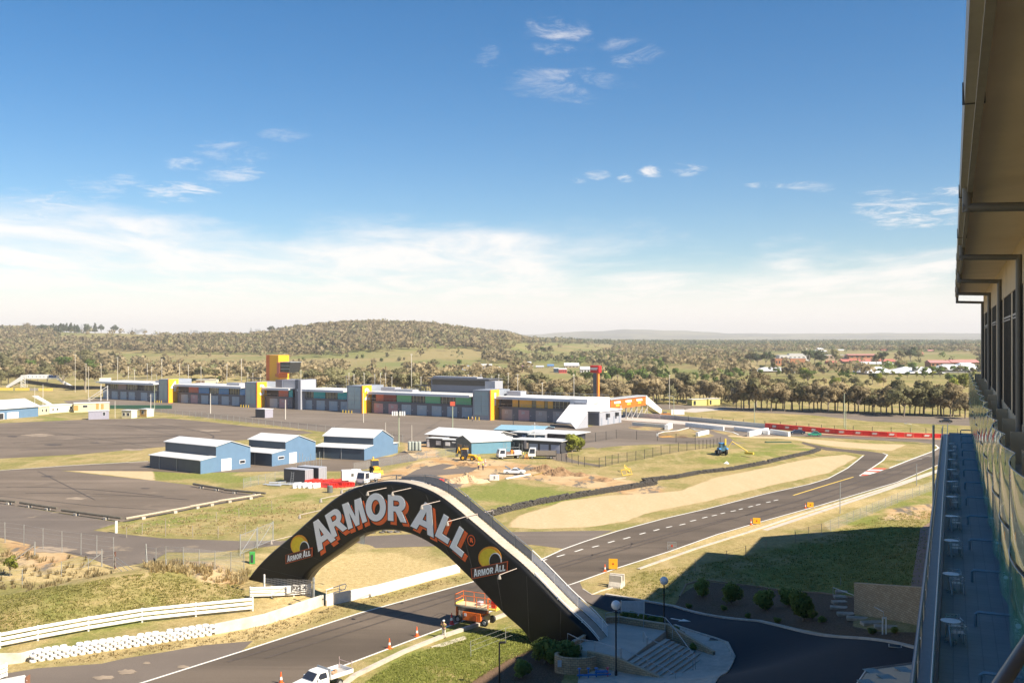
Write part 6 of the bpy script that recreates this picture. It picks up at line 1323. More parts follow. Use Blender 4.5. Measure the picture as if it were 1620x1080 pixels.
def hi_lo_shed(label, A_, B_, C_, e1, e2, r2, group, door=None, window=None, shade2=True, lowroof=True, annex=None):
    """A_,B_: base px of the long dark lean-to face; C_: base px of far end of the gable; e1 lean-to eave px at B, e2: height px of the upper eave above B, r2 ridge"""
    A, B, C = G(*A_), G(*B_), G(*C_); v = (C-B).normalized(); D = (C-B).length; u = Vector((v.y,-v.x,0)); kx = (A_[0]-CX)/F; L = (B.x-kx*B.y)/(u.x-kx*u.y); A = B-u*L; g = thing('shed', label, 'shed', A, math.atan2(u.y,u.x), group); k = B.y/F
    h1, h2, h3 = e1*k, e2*k, r2*k; d1 = D*.30
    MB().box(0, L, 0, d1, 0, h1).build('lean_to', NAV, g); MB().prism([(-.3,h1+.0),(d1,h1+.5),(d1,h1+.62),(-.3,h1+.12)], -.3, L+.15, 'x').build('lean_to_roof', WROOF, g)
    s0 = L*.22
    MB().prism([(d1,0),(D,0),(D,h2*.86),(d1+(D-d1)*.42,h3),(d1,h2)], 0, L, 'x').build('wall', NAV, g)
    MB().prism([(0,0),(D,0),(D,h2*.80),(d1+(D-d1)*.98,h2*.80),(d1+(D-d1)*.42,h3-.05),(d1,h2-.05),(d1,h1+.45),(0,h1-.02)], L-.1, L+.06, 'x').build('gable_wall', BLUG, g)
    rf = MB().prism([(d1-.35,h2-.06),(d1+(D-d1)*.42,h3+.04),(D*.99,h2*.84),(D*.99,h2*.84+.12),(d1+(D-d1)*.42,h3+.18),(d1-.35,h2+.08)], -.3, L+.3, 'x').build('roof', WROOF, g)
    if door: y0, y1, hh = door; MB().box(L+.06, L+.14, D*y0, D*y1, .05, hh*k).build('roller_door', DBL, g)
    if window: y0, y1, z0, z1 = window; w_ = MB().box(L+.06, L+.12, D*y0, D*y1, z0*k, z1*k).build('window', DGL, g); MB().box(L+.05, L+.09, D*y0-.12, D*y1+.12, z0*k-.12, z1*k+.12).build('window_frame', WHT, w_)
    b = MB()
    for x in (L*.2, L*.55): b.tube([(x,-.06,0),(x,-.06,h1)], .06, 5)
    b.build('downpipe', GAL, g)
    if annex: MB().box(L*.5, L*.98, D, D+annex, 0, h1*.95).build('annex', BLUG, g); MB().box(L*.48, L*1.0, D, D+annex+.2, h1*.95, h1*.95+.12).build('annex_roof', WROOF, g)
    return g
GRP = 'blue sheds beside the worksite'
hi_lo_shed('nearest blue shed with a white roller door and a small window, left of the containers', (237,743), (317,749.5), (396,739), 21, 41, 46.5, GRP, door=(.40,.60,19.5), window=(.78,.88,9,13.5))
hi_lo_shed('middle blue shed with a white roller door between the two other blue sheds', (372,728), (430,737.5), (499,727), 20, 36, 43.5, GRP, door=(.38,.55,17.5), window=(.14,.26,10,13.5))
hi_lo_shed('largest blue shed on the right of its row with a plain blue gable', (497,722), (576,728), (622,718), 18, 33, 43, GRP, annex=3)
# left edge shed
A, B = G(-40,667), G(60.5,658.5); u = (B-A); L = u.length; u.normalize(); g = thing('shed', 'blue shed with a broad white roof cut by the left edge of the picture', 'shed', A, math.atan2(u.y,u.x)); k = B.y/F; h1 = 16*k; Dp = 16
MB().box(0, L, 0, Dp, 0, h1).build('wall', BLUL, g); MB().prism([(-.6,h1-.1),(Dp*.5,h1+2.6),(Dp+.6,h1-.1),(Dp+.6,h1+.1),(Dp*.5,h1+2.85),(-.6,h1+.15)], -.5, L+.6, 'x').build('roof', WROOF, g)
a, c = (U(11.5,650,A.y)-A), 0; MB().box(L*.49, L*.67, -.12, 0, .1, h1*.62).build('roller_door', DBL, g); MB().box(L*.36, L*.435, -.12, 0, .1, h1*.58).build('roller_door', DGL, g); MB().box(L*.35, L*.445, -.08, -.01, 0, h1*.62).build('door_frame', WHT, g)
# generic box building with gable or flat roof
def cabin(name, label, A_, B_, dep, hpx, wallm, roofm=None, rise=0., cat='cabin', group=None, wins=(), sidem=None, over=.2, sidewins=0, z=0.):
    A, B = (GT(*A_), GT(*B_)) if z is None else (G(*A_, z), G(*B_, z)); zz0 = min(A.z, B.z); A.z = B.z = zz0; u = B-A; L = u.length; u.normalize(); g = thing(name, label, cat, A, math.atan2(u.y,u.x), group); k = A.y/F; h = hpx*k
    MB().box(0, L, 0, dep, -.3 if z is None else 0, h).build('wall', wallm, g)
    if sidem: MB().box(L, L+.06, .0, dep, 0, h-.02).build('end_wall', sidem, g)
    if rise: MB().prism([(-over,h),(dep*.5,h+rise),(dep+over,h),(dep+over,h+.12),(dep*.5,h+rise+.14),(-over,h+.12)], -over, L+over, 'x').build('roof', roofm or WROOF, g); MB().prism([(0,h),(dep,h),(dep*.5,h+rise)], L-.15, L+.02, 'x').build('gable', sidem or wallm, g)
    else: MB().box(-over, L+over, -over, dep+over, h, h+.15).build('roof', roofm or WROOF, g)
    for wdef in wins:
        x0, x1, z0, z1 = wdef[:4]; m = wdef[4] if len(wdef) > 4 else DGL; nm = wdef[5] if len(wdef) > 5 else 'window'; w_ = MB().box(L*x0, L*x1, -.07, .02, h*z0, h*z1).build(nm, m, g)
        if nm == 'window': MB().box(L*x0-.08, L*x1+.08, -.045, .01, h*z0-.08, h*z1+.08).build('window_frame', WHT, w_)
    for i in range(sidewins): y = dep*(i+.6)/(sidewins+.4); MB().box(L+.05, L+.11, y-.5, y+.5, h*.45, h*.8).build('side_window', DGL, g)
    return g
CREAM = mat('cream portable wall', (.62,.55,.36), .7, var=.06); CREAML = mat('pale cream wall', (.72,.68,.50), .7); DCAB = ribmat('charcoal cabin', (.05,.052,.065), .3, 'X'); LCAB = ribmat('light grey cabin', (.33,.33,.38), .3, 'X'); LILAC = mat('lilac grey cabin', (.33,.32,.38), .5); BRN = mat('brown door', (.45,.27,.08), .6)
PG = 'cream portable buildings near the left paddock'
cabin('portable_building', 'long cream portable building next to the left edge shed', (61,656.5), (77.5,654.5), 2.9, 12.5, CREAM, None, 0, wins=[(.3,.42,.4,.7),(.65,.8,.3,.7)], group=PG)
cabin('portable_building', 'cream portable building with pale front right of the left edge shed', (78,653.8), (116,651), 6, 12, CREAML, None, 0, wins=[(.12,.18,.35,.6),(.30,.36,.35,.6),(.85,.93,.4,.75)], group=PG)
cabin('portable_building', 'cream portable building with two brown doors behind the lilac cabin', (117,652), (173,650.5), 6, 13.5, CREAM, None, 0, wins=[(.0,.12,.2,.8,BRN,'door'),(.25,.38,.55,.8),(.62,.70,.3,.95,BRN,'door'),(.76,.84,.3,.9,BRN,'door')], group=PG)
cabin('site_cabin', 'lilac grey cabin with one dark window standing before the cream buildings', (140,663.5), (172.5,662.5), 3, 13, LILAC, None, 0, wins=[(.70,.82,.45,.85)])
cabin('portable_building', 'small cream building with two dark windows on the front, left of its twin', (192.5,661), (207.5,661.5), 3.2, 12, CREAM, None, 0, wins=[(.15,.35,.35,.7),(.6,.8,.35,.7)], sidem=CREAML, group=PG)
cabin('portable_building', 'small cream building with an orange front, rightmost of the portable buildings', (221,659), (232,659.5), 3.6, 12, mat('orange cream wall', (.60,.36,.12), .7), None, 0, wins=[(.3,.6,.4,.8)], sidem=CREAML, group=PG)
tag(MB().box(0,26,0,1.2,0,1.5).build('green_barrier', mat('dark green sheet', (.02,.08,.05), .7)), 'long low dark green barrier behind the small cream buildings', 'barrier').location = G(174,646.5)
bpy.data.objects['green_barrier'].rotation_euler = (0,0,R(2))
cabin('site_cabin', 'dark cabin with a light grey end standing on the paddock below tower three', (404,660), (419,661), 4, 13.2, DCAB, WROOF, 0, sidem=LILAC)
# group right of the sheds
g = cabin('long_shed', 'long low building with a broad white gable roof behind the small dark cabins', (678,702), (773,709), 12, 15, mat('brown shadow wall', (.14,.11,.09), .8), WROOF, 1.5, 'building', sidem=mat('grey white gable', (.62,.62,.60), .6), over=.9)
cabin('site_cabin', 'charcoal cabin with a white door and a pale window, leftmost of the pair', (674.5,707), (700,708.5), 3.2, 14.2, DCAB, mat('pale cabin roof', (.55,.56,.55), .5), 0, wins=[(.04,.18,.05,.9,WHT,'door'),(.62,.88,.35,.75,mat('blind', (.62,.6,.62), .6))])
cabin('site_cabin', 'charcoal cabin with a pale window beside the teal shed', (701,709), (729,710), 3.2, 13.5, DCAB, mat('pale cabin roof', (.55,.56,.55), .5), 0, wins=[(.14,.38,.35,.72,mat('blind', (.62,.6,.62), .6)),(.5,.7,.7,.8,WHT,'sign')])
TEALS = ribmat('teal shed cladding', (.13,.27,.36), .3, 'Y'); NVT = ribmat('shaded teal and navy cladding', (.035,.07,.10), .3, 'X')
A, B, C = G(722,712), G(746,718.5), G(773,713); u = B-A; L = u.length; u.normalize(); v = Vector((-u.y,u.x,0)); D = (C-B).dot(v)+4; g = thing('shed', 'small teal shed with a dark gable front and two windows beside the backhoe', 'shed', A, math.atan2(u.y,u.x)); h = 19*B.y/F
MB().box(0,L,0,D,0,h).build('wall', TEALS, g); MB().prism([(0,0),(L,0),(L,h),(L*.5,h+1.2),(0,h)], -.1, .02).build('gable_wall', NVT, g); MB().prism([(-.3,h-.05),(L*.5,h+1.25),(L+.3,h-.05),(L+.3,h+.1),(L*.5,h+1.4),(-.3,h+.1)], -.3, D+.3).build('roof', WROOF, g)  # gable front is a darker teal with its shade painted in
for x in (.12,.55): w_ = MB().box(L*x,L*(x+.3),-.16,-.1,h*.30,h*.62).build('window', DGL, g); MB().box(L*x-.1,L*(x+.3)+.1,-.13,-.09,h*.28,h*.65).build('window_frame', LGREY, w_)
cabin('site_cabin', 'dark cabin with two small windows left of the three door garage', (785.5,709), (823,711), 4, 14.5, DCAB, WROOF, 0, wins=[(.06,.18,.4,.72),(.62,.74,.4,.72)])
g = cabin('garage_block', 'garage with three pale lilac roller doors and a pale roof beside the round tree', (836,714.5), (887.5,717.5), 6, 18.5, DCAB, WROOF, 0, 'garage', over=.4)
L_ = (G(887.5,717.5)-G(836,714.5)).length; hh_ = 18.5*G(836,714.5).y/F
for i in range(3): MB().box(L_*(.03+.335*i), L_*(.29+.335*i), -.1, .02, .05, hh_*.72).build('roller_door', ribmat('lilac roller door', (.36,.38,.47), .3, 'Z'), g)
MB().box(-5.2, 0, 0, 6, hh_*.98, hh_*1.02).build('carport_roof', WROOF, g)
for x in (-5.0,-2.5): MB().tube([(x,.2,0),(x,.2,hh_)], .08, 5).build('carport_post', DKM, g)
cabin('site_cabin', 'dark navy cabin with a grey door behind the garage, left one', (808,697), (834,698.5), 5, 13.5, NVT, mat('pale cabin roof', (.55,.56,.55), .5), 0, wins=[(.7,.9,.1,.75,mat('grey door', (.25,.32,.42), .5),'door')])
cabin('site_cabin', 'dark navy cabin with a pale end behind the garage, right one', (836,700), (862,700.5), 4, 12.5, NVT, mat('pale cabin roof', (.55,.56,.55), .5), 0, sidem=LGREY, wins=[(.6,.75,.1,.75,mat('grey door', (.25,.32,.42), .5),'door')])
cabin('long_shed', 'low dark building with a wide white roof in front of the white stair canopy', (833,693), (906,697), 9, 9.5, DCAB, WROOF, 0, 'building', over=1.2)
cabin('long_shed', 'low building with a pale teal roof behind the navy cabins', (782,687.5), (856,690), 14, 8, DCAB, mat('pale teal roof', (.25,.42,.52), .5), .9, 'building')
# tanks and pole cluster
p = G(655,716); g = thing('water_tanks', 'cluster of grey cylindrical tanks on a stand beside the largest blue shed', 'tanks', p)
for i in range(4): MB().lathe([(.85,1.0),(.9,1.1),(.9,4.1),(.3,4.35)], (-2.4+1.75*i, .3*(i % 2), 0), 14).build('tank', mat('tank grey green', (.38,.42,.38), .5), g, smooth=True)
MB().box(-3.4,4.0,-.9,1.1,.75,.98).build('stand', DKM, g); g.scale = (.5,.6,.7)
# ---------------------------------------------------------------- far left footbridge and stairs
Pl = Plane(G(30,614,0), Vector((1,-.12,0)))
Yb = G(30,613).y; g = thing('footbridge', 'white footbridge with a stair at each end over the track at the far left', 'footbridge', G(36,613,0), R(-6)); b0_ = G(36,613,0); k = Yb/F
WTR = mat('white truss', (.70,.69,.67), .5)
MB().box(6*k, 57*k, 0, 2.2, 14*k, 20.6*k).build('bridge_deck', WHT, g); MB().box(44*k, 56*k, -.1, 0, 16*k, 20*k).build('banner', mat('blue banner', (.05,.12,.35), .5), g)
for i in range(6): MB().box((9+i*6.5)*k, (10.2+i*6.5)*k, -.06, 0, 16*k, 19*k).build('banner_mark', mat('grey mark', (.3,.35,.45), .5), g)
fr = MB()
for x in (-3, 4):
    for y in (0,2): fr.tube([(x*k,y,0),(x*k,y,20*k)], .16, 4)
for z in range(0,18,4): fr.tube([(-3*k,0,z*k),(4*k,0,(z+4)*k)], .1, 4).tube([(4*k,0,z*k),(-3*k,0,(z+4)*k)], .1, 4)
fr.build('support_tower', WTR, g); MB().prism([(-28*k,0),(-24*k,0),(5*k,15*k),(5*k,20*k),(0*k,20*k),(-28*k,2.5*k)], 0, 1.8).build('stair', WTR, g); MB().prism([(57*k,13*k),(57*k,15.5*k),(82*k,2.5*k),(84*k,0*k),(79*k,0)], 0, 1.8).build('stair', WTR, g)
cabin('grandstand_stair', 'white scaffold stair at the left end of the pit building', (139,633), (141,633), 1, 1, WTR, None, 0, 'stairs')
g = thing('scaffold_stair', 'white scaffold stair tower beside the left end of the pit building', 'stairs', G(140,634), R(12)); b = MB()
for i in range(9): b.box(i*.9,(i+1)*.9,0,1.6,i*.62,i*.62+.12)
for x in (5.5,8.5): 
    for y in (0,1.6): b.tube([(x,y,0),(x,y,7.4)], .1, 4)
b.tube([(0,0,1.1),(8.1,0,6.7)], .08, 4).tube([(0,1.6,1.1),(8.1,1.6,6.7)], .08, 4); b.build('stair_frame', WTR, g)
# grey pale ramp left
tag(MB().prism([(0,4.5),(1.6,4.5),(9.5,0),(8,0)], 0, 2.4).build('loading_ramp', WTR), 'pale loading ramp on the grass behind the cream buildings', 'ramp').location = G(50,642)
# barriers on the far side of the track at the far left
for i, (x0, x1, y, m, nm) in enumerate([(-10,20,617.5,YEL,'yellow'),(24,46,617.6,YEL,'yellow'),(47,60,617.8,mat('grey board', (.3,.27,.24), .7),'grey'),(61,83,618,YEL,'yellow')]):
    p = G(x0,y); o = MB().box(0,(x1-x0)*p.y/F,0,.5,0,1.5).build('track_barrier', m); o.location = p; tag(o, ['yellow painted barrier under the far footbridge at the picture edge','yellow painted barrier in the middle of the far row','grey section of the far track barrier','yellow painted barrier at the right end of the far row'][i], 'barrier', 'far track barrier sections')
o = wall('track_wall', 'dark tyre faced wall along the distant track at the far left', [(40,606),(88,613),(115,616),(165,617)], 2.3, .8, TYB); o = wall('low_wall', 'cream low wall on the grassy mound behind the pits', [(157,603.5),(176,603)], 2.5, .4, CREAML, terr=True)
# building and bush at the mound
cabin('portable_building', 'cream hut with a brown open end on the grass mound behind the pits', (310.5,609), (342,607), 5, 8.5, CREAML, None, 0, wins=[(.0,.42,.1,.85,mat('hut opening', (.2,.13,.08), .8),'doorway')], z=None, cat='hut')
# buildings on the right: yellow hut
for i, (x0, x1) in enumerate(((1095,1118),(1121,1139))): cabin('yellow_hut', ['pale yellow hut among the trees, left of the two','pale yellow hut among the trees, right of the two'][i], (x0,641.5-i*1), (x1,641-i*1), 5, 9.5, mat('hut yellow', (.62,.58,.20), .7), None, 0, wins=[(.1,.25,.1,.8,DGL,'door')], cat='hut')
# ---------------------------------------------------------------- distant buildings
def far_house(label, x0, x1, yb, hpx, wm, rm, rise, dep=12, cat='house', group=None, wins=4, hip=False, name='house', z=None, rot=0.):
    p = GT((x0+x1)/2, yb); k = p.y/F; L = (x1-x0)*k; h = hpx*k; g = thing(name, label, cat, p-Vector((0,0,.3)), rot, group); MB().box(-L/2, L/2, -dep/2, dep/2, -1, h).build('wall', wm, g); r_ = rise*k; o_ = .04*L
    if hip: MB().add([(-L/2-o_,-dep/2-o_,h),(L/2+o_,-dep/2-o_,h),(L/2+o_,dep/2+o_,h),(-L/2-o_,dep/2+o_,h),(-L*.22,0,h+r_),(L*.22,0,h+r_)], [(3,2,1,0),(0,1,5,4),(1,2,5),(2,3,4,5),(3,0,4)]).build('roof', rm, g)
    elif rise: MB().prism([(-dep/2-o_,h),(dep/2+o_,h),(0,h+r_)], -L/2-o_, L/2+o_, 'x').build('roof', rm, g)
    else: MB().box(-L/2-.2, L/2+.2, -dep/2-.2, dep/2+.2, h, h+.3).build('roof', rm, g)
    for i in range(wins): x = -L/2+L*(i+.5)/wins; MB().box(x-L/wins*.25, x+L/wins*.25, -dep/2-.1, -dep/2, h*.35, h*.75).build('window', DGL, g)
    return g
BRK = mat('orange brick', (.42,.19,.10), .85, var=.12, scale=.3); RROOF = mat('red tile roof', (.42,.13,.10), .8, var=.12, scale=.4); PROOF = mat('pink red roof', (.50,.22,.20), .7); GRF = mat('pale metal roof', (.55,.56,.56), .5); WRF = mat('white membrane roof', (.82,.82,.82), .5, var=.02); SKYB = mat('sky blue wall', (.30,.42,.62), .6); PINK = mat('magenta wall', (.55,.16,.42), .6); REDW = mat('signal red wall', (.58,.07,.06), .6); TAN = mat('tan wall', (.45,.36,.26), .8)
H_ = far_house
H_('pale blue building with a light metal roof left of the village', 751,764, 585.5, 8, SKYB, GRF, 2.5, 12); H_('long tan building with a pale roof joined to the pale blue one', 764,778, 583, 5.5, TAN, GRF, 2.5, 12); H_('small pale house with solar panels left of the blue building', 729,742, 585, 5, SKYB, mat('solar roof', (.3,.32,.36), .3), 3, 10)
H_('bright magenta house with a dark left side', 814,827, 587.5, 8.5, PINK, mat('magenta roof', (.45,.18,.38), .6), 1.5, 10); H_('house with a pale blue grey roof right of the magenta house', 829,843, 583, 3.5, TAN, GRF, 2.2, 12); H_('white roofed house above the magenta house', 828,840, 575.5, 2, TAN, WRF, 2, 12); H_('blue roofed house in the middle of the village', 866,876, 581, 3, TAN, mat('blue roof', (.10,.22,.42), .5), 2.5, 10)
H_('bright red house with a dark left wall', 884,896, 589.5, 6, REDW, GRF, 2, 11); H_('dark blue house attached to the red house', 876,884, 588.5, 6.5, mat('dark blue wall', (.04,.08,.13), .6), GRF, 1.5, 11); H_('large house with a pale verandah roof above the red house', 893,915, 581, 3.5, TAN, WRF, 4, 16); H_('white house with a wide pale roof beside the red sign', 918,937, 588.5, 5, mat('off white wall', (.6,.6,.58), .7), GRF, 4.5, 14); H_('house with a bright yellow roof behind the red sign', 948,959, 591, 3, TAN, mat('yellow roof', (.7,.62,.18), .6), 3, 10)
H_('small house with a pale roof in the village trees, left', 776,790, 583, 2, TAN, GRF, 1.8, 10); H_('small house with a pale roof in the village trees, right', 848,860, 582, 2.5, TAN, GRF, 2, 10)
# university campus
H_('orange brick campus block with small windows in two rows', 1223,1240, 578, 11, BRK, BRK, 0, 20, 'building', wins=4, name='campus_building'); H_('plain orange brick campus block in front of the white office', 1247,1271, 575, 9, BRK, GRF, 0, 20, 'building', wins=0, name='campus_building')
o = H_('long white campus office with a dark window band', 1230,1278, 571, 9.5, mat('office white', (.60,.58,.55), .7), GRF, 0, 20, 'building', wins=7, name='campus_building'); H_('raised white roof level on the campus office', 1247,1275, 562, 3.0, mat('office white', (.60,.58,.55), .7), GRF, 0, 14, 'building', wins=0, name='campus_building')
H_('low white roofed hall left of the brick blocks', 1173,1202, 570, 3.5, TAN, WRF, 3, 24, 'building', name='campus_building'); H_('wide grey roofed hall in front of the brick blocks', 1192,1250, 588, 2.5, TAN, GRF, 5.5, 26, 'building', hip=True, name='campus_building'); H_('small grey roofed annex right of the wide hall', 1254,1269, 589.5, 1.5, TAN, GRF, 4, 14, 'building', hip=True, name='campus_building')
H_('long brick building with a pale flat roof behind the campus trees', 1298,1342, 568, 7, mat('pale brick', (.42,.30,.22), .8), GRF, 0, 20, 'building', wins=8, name='campus_building'); H_('orange brick range right of the pale flat roofed building', 1340,1392, 567, 6, BRK, PROOF, 1.5, 18, 'building', wins=6, name='campus_building')
H_('red roofed cottage row at the left of the campus', 1307,1322, 575.5, 2.5, BRK, RROOF, 3, 12, 'building', name='campus_building'); H_('long red roofed wing with a pale front roof', 1332,1410, 574.5, 3.5, TAN, RROOF, 3.5, 16, 'building', wins=10, name='campus_building'); H_('grey metal roofed wing in front of the red roofed wing', 1352,1408, 576.5, 1.5, TAN, GRF, 3.5, 12, 'building', wins=8, name='campus_building')
H_('pink red gabled house at the end of the long wing', 1418,1428, 576.5, 3, BRK, PROOF, 3, 12, 'building', name='campus_building'); H_('red roofed house high among the dark trees', 1434,1458, 561, 2, BRK, RROOF, 3, 14, 'building', name='campus_building')
H_('two storey pink roofed hall behind the marquees, left part', 1468,1502, 580, 7, BRK, PROOF, 4, 16, 'building', wins=5, name='campus_building'); H_('two storey pink roofed hall behind the marquees, right part', 1502,1543, 580, 7.5, BRK, PROOF, 4, 16, 'building', wins=5, name='campus_building'); H_('red roofed house half hidden by the hotel downpipe', 1546,1560, 585, 4, BRK, RROOF, 3, 12, 'building', name='campus_building')
MWALL = mat('marquee wall', (.22,.21,.22), .7)
H_('leftmost white peaked marquee hall', 1361,1406, 591.5, 3.5, MWALL, WRF, 8.5, 36, 'hall', hip=True, name='white_hall', wins=0); H_('middle white peaked marquee hall', 1411,1477, 591, 3, MWALL, WRF, 8.5, 40, 'hall', hip=True, name='white_hall', wins=0); H_('right white marquee hall, left ridge', 1480,1520, 588.5, 5, MWALL, WRF, 8.0, 36, 'hall', hip=True, name='white_hall', wins=0); H_('right white marquee hall, tall right ridge', 1508,1545, 587, 5, MWALL, WRF, 9.0, 30, 'hall', hip=True, name='white_hall', wins=0)
H_('distant pale roof above the campus tree line', 1288,1306, 557, 1.5, TAN, GRF, 2, 20); H_('pale roofs among trees at the left of the far town', 1148,1168, 594, 2, TAN, WRF, 3, 12); H_('small pale roofed house in the trees right of the orange bridge', 1092,1100, 596, 2.5, TAN, GRF, 3, 10)
# hilltop houses on the left
H_('long pink roofed house on the left ridge', 271,299, 529, 2.2, BRK, PROOF, 2.5, 20, wins=5); H_('two storey brick house with a grey roof on the left ridge', 323,345, 530, 3.2, BRK, GRF, 2.5, 16, wins=5); H_('pink roofed house at the far left end of the ridge', 10,36, 524.5, 1.5, TAN, PROOF, 2.8, 18); H_('small white house among the ridge pines', 196,206, 524, 2, WHT, GRF, 1.5, 12, wins=2); H_('pale house right of the ridge pines', 262,272, 525, 2.2, WHT, GRF, 1.8, 12, wins=2); H_('tiny white house in the middle of the ridge', 172,184, 524.5, 1.6, WHT, GRF, 1.2, 12, wins=2)
# scattered far town roofs
rs = random.Random(3)
fh0 = None; cols = [RROOF, GRF, PROOF, WRF, GRF]
for i in range(46):
    px = rs.uniform(1020, 1550); yb = rs.uniform(545.5, 556) if px > 1250 else rs.uniform(548, 553)
    H_('one of the small suburban houses scattered through the distant town trees', px-4.5, px+4.5, yb, 1.2, TAN, cols[i % 5], 1.8, 12, 'house', 'small houses in the distant town', wins=0, name='house', rot=rs.uniform(-.4,.4))
# ---------------------------------------------------------------- containers, vehicles and plant
CONT = ribmat('container charcoal', (.055,.055,.068), .28, 'X'); CONE_ = ribmat('sunlit end and door grey', (.34,.34,.37), .28, 'Y')  # container ends are paler than the sides, sunlight painted into the colour
def container(label, A_, B_, dep, hpx):
    A, B = G(*A_), G(*B_); u = B-A; L = u.length; g = thing('shipping_container', label, 'container', A, ang(A,B), 'dark shipping containers'); h = hpx*A.y/F
    MB().box(0,L,0,dep,.15,h).build('body', CONT, g); e = MB().box(L,L+.05,.0,dep,.15,h).build('end_doors', CONE_, g); b = MB()
    for y in (dep*.15,dep*.4,dep*.6,dep*.85): MB().tube([(L+.08,y,.2),(L+.08,y,h-.1)], .03, 4).build('lock_bar', GAL, e)
    b = None; MB().box(0,L,0,dep,h,h+.04).build('top', LGREY, g); return h
ch_ = container('dark shipping container with a ladder leaning on its long side', (449,762.5), (482.5,765.5), 2.6, 21.5); container('dark shipping container behind and right of the ladder container', (470,758.8), (504,761.8), 2.6, 21.5)
a = G(463,764.6); g = thing('ladder', 'aluminium ladder leaning against the dark container', 'ladder', a+Vector((0,-.6,0)), R(-8)); b = MB()
for x in (-.25,.25): b.tube([(x,-.3,0),(x,.45,ch_*.85)], .03, 5)
for i in range(7): t = (i+.5)/7; b.tube([(-.25,-.3+.75*t,ch_*.85*t),(.25,-.3+.75*t,ch_*.85*t)], .02, 4)
b.build('rails', GAL, g)
# starter posts behind the containers
for i in range(10):
    p = G(466+i*4.5, 757-(i % 3)); p += Vector((0,2,0)); tag(MB().tube([(0,0,0),(random.uniform(-.2,.2),0,ch_+random.uniform(1.2,2.6))], .05, 5).build('scaffold_pole', GAL), 'thin upright pole stacked behind the dark containers', 'pole', 'upright poles behind the containers').location = p
# white site caravan
p, q = G(541,764), G(572,763); g = thing('site_caravan', 'white site caravan with grey end doors and a small window left of the white truck', 'caravan', p, ang(p,q)); L = (q-p).length; h = 19*p.y/F
MB().prism([(0,.55),(L-.8,.55),(L,1.2),(L,h),(0,h)], 0, 2.6).build('body', WHT, g, bevel=.05); MB().box(-.06,.0,.1,2.5,.6,h-.1).build('end_doors', CONE_, g); w_ = MB().box(L*.48,L*.60,-.06,.0,h*.55,h*.78).build('window', WIN, g)
for x in (L*.42,L*.6): MB().wheel((x,-.05,.38), .38, .25).build('wheel', mat('white wheel', (.6,.58,.55), .6), g)
MB().box(L*.5,L*.8,.6,1.6,h,h+.2).build('roof_vent', WHT, g)
def truck(name, label, px, py, rz, L=6.2, hh=2.6, cabc=WCAR, bedc=None, bed='tipper', w=1.05, cat='truck', load=None):
    g = thing(name, label, cat, G(px, py), rz); cabl = 1.9; bedc = bedc or WCAR
    wheels(g, (-L/2+1.3, L/2-1.0), w-.15, .42)
    MB().box(-L/2,L/2-.2,-w*.45,w*.45,.55,.85).build('chassis', CHR, g)
    MB().prism([(L/2-cabl,.6),(L/2,.6),(L/2,1.35),(L/2-.35,hh),(L/2-cabl,hh)], -w, w, inset=[0,0,0,.12,.12]).build('cab', cabc, g, bevel=.06)
    MB().add([(L/2-.02,-w*.85,1.42),(L/2-.02,w*.85,1.42),(L/2-.32,w*.78,hh-.12),(L/2-.32,-w*.78,hh-.12)], [(0,1,2,3)]).xf(Matrix.Translation((.04,0,0))).build('windscreen', GLASS, g)
    for s in (-1,1): MB().add([(L/2-cabl+.25,s*(w-.01),1.4),(L/2-.3,s*(w-.01),1.4),(L/2-.5,s*(w-.10),hh-.2),(L/2-cabl+.25,s*(w-.10),hh-.2)], [(0,1,2,3)]).xf(Matrix.Translation((0,s*.02,0))).build('side_window', GLASS, g); MB().box(L/2-.02,L/2+.04,s*w*.72-.15,s*w*.72+.15,.85,1.05).build('headlight', LGREY, g)
    MB().box(L/2-.05,L/2+.15,-w,w,.45,.7).build('bumper', CHR, g)
    x1 = L/2-cabl-.15
    if bed == 'tipper':
        b = MB().box(-L/2,x1,-w,w,.95,1.05)
        b.build('tray', bedc, g)
        for nm, q in (('side_board', (-L/2,x1,-w-.05,-w,.95,1.95)), ('side_board', (-L/2,x1,w,w+.05,.95,1.95)), ('tailboard', (-L/2-.05,-L/2,-w,w,.95,1.95)), ('headboard', (x1,x1+.06,-w,w,.95,2.1))): MB().box(*q).build(nm, bedc, g)
        if load: MB().box(-L/2+.1,x1-.1,-w+.05,w-.05,1.05,1.6,.3).build('load', load, g)
    else:
        MB().box(-L/2,x1,-w,w,.95,1.1).build('tray', bedc, g); MB().box(-L/2+.3,-L/2+2.2,-w+.1,w-.1,1.1,2.0).build('tank', WCAR, g, bevel=.15); MB().box(-.2,x1-.1,-w+.2,w-.2,1.1,1.7).build('machinery', mat('rusty machinery', (.2,.12,.09), .6), g); MB().box(-.9,-.3,-.4,.4,1.1,2.1).build('machinery', ORV, g)
        b = MB().tube([(-L/2+.2,-w,1.1),(-L/2+.2,-w,3.6),(-L/2+.2,w,3.6),(-L/2+.2,w,1.1)], .05, 5).tube([(x1,-w,1.1),(x1,-w,3.9),(x1,w,3.9),(x1,w,1.1)], .05, 5).tube([(-L/2+.2,-w,2.6),(x1,-w,2.6)], .04, 4); b.build('rack', GAL, g)
    return g
truck('tip_truck', 'white tip truck parked beside the caravan facing the camera', 583, 765, R(-118), 5.6, 2.7, load=mat('soil load', (.2,.12,.07), .9))
truck('service_truck', 'white service truck loaded with machinery and a tall rack on the worksite', 806, 725, R(200), 6.4, 2.5, bed='x')
truck('tip_truck', 'white tip truck with a grey brown tray in front of the lilac garage doors', 858, 725, R(176), 7.0, 2.7, bedc=mat('grey brown tray', (.22,.19,.16), .7))
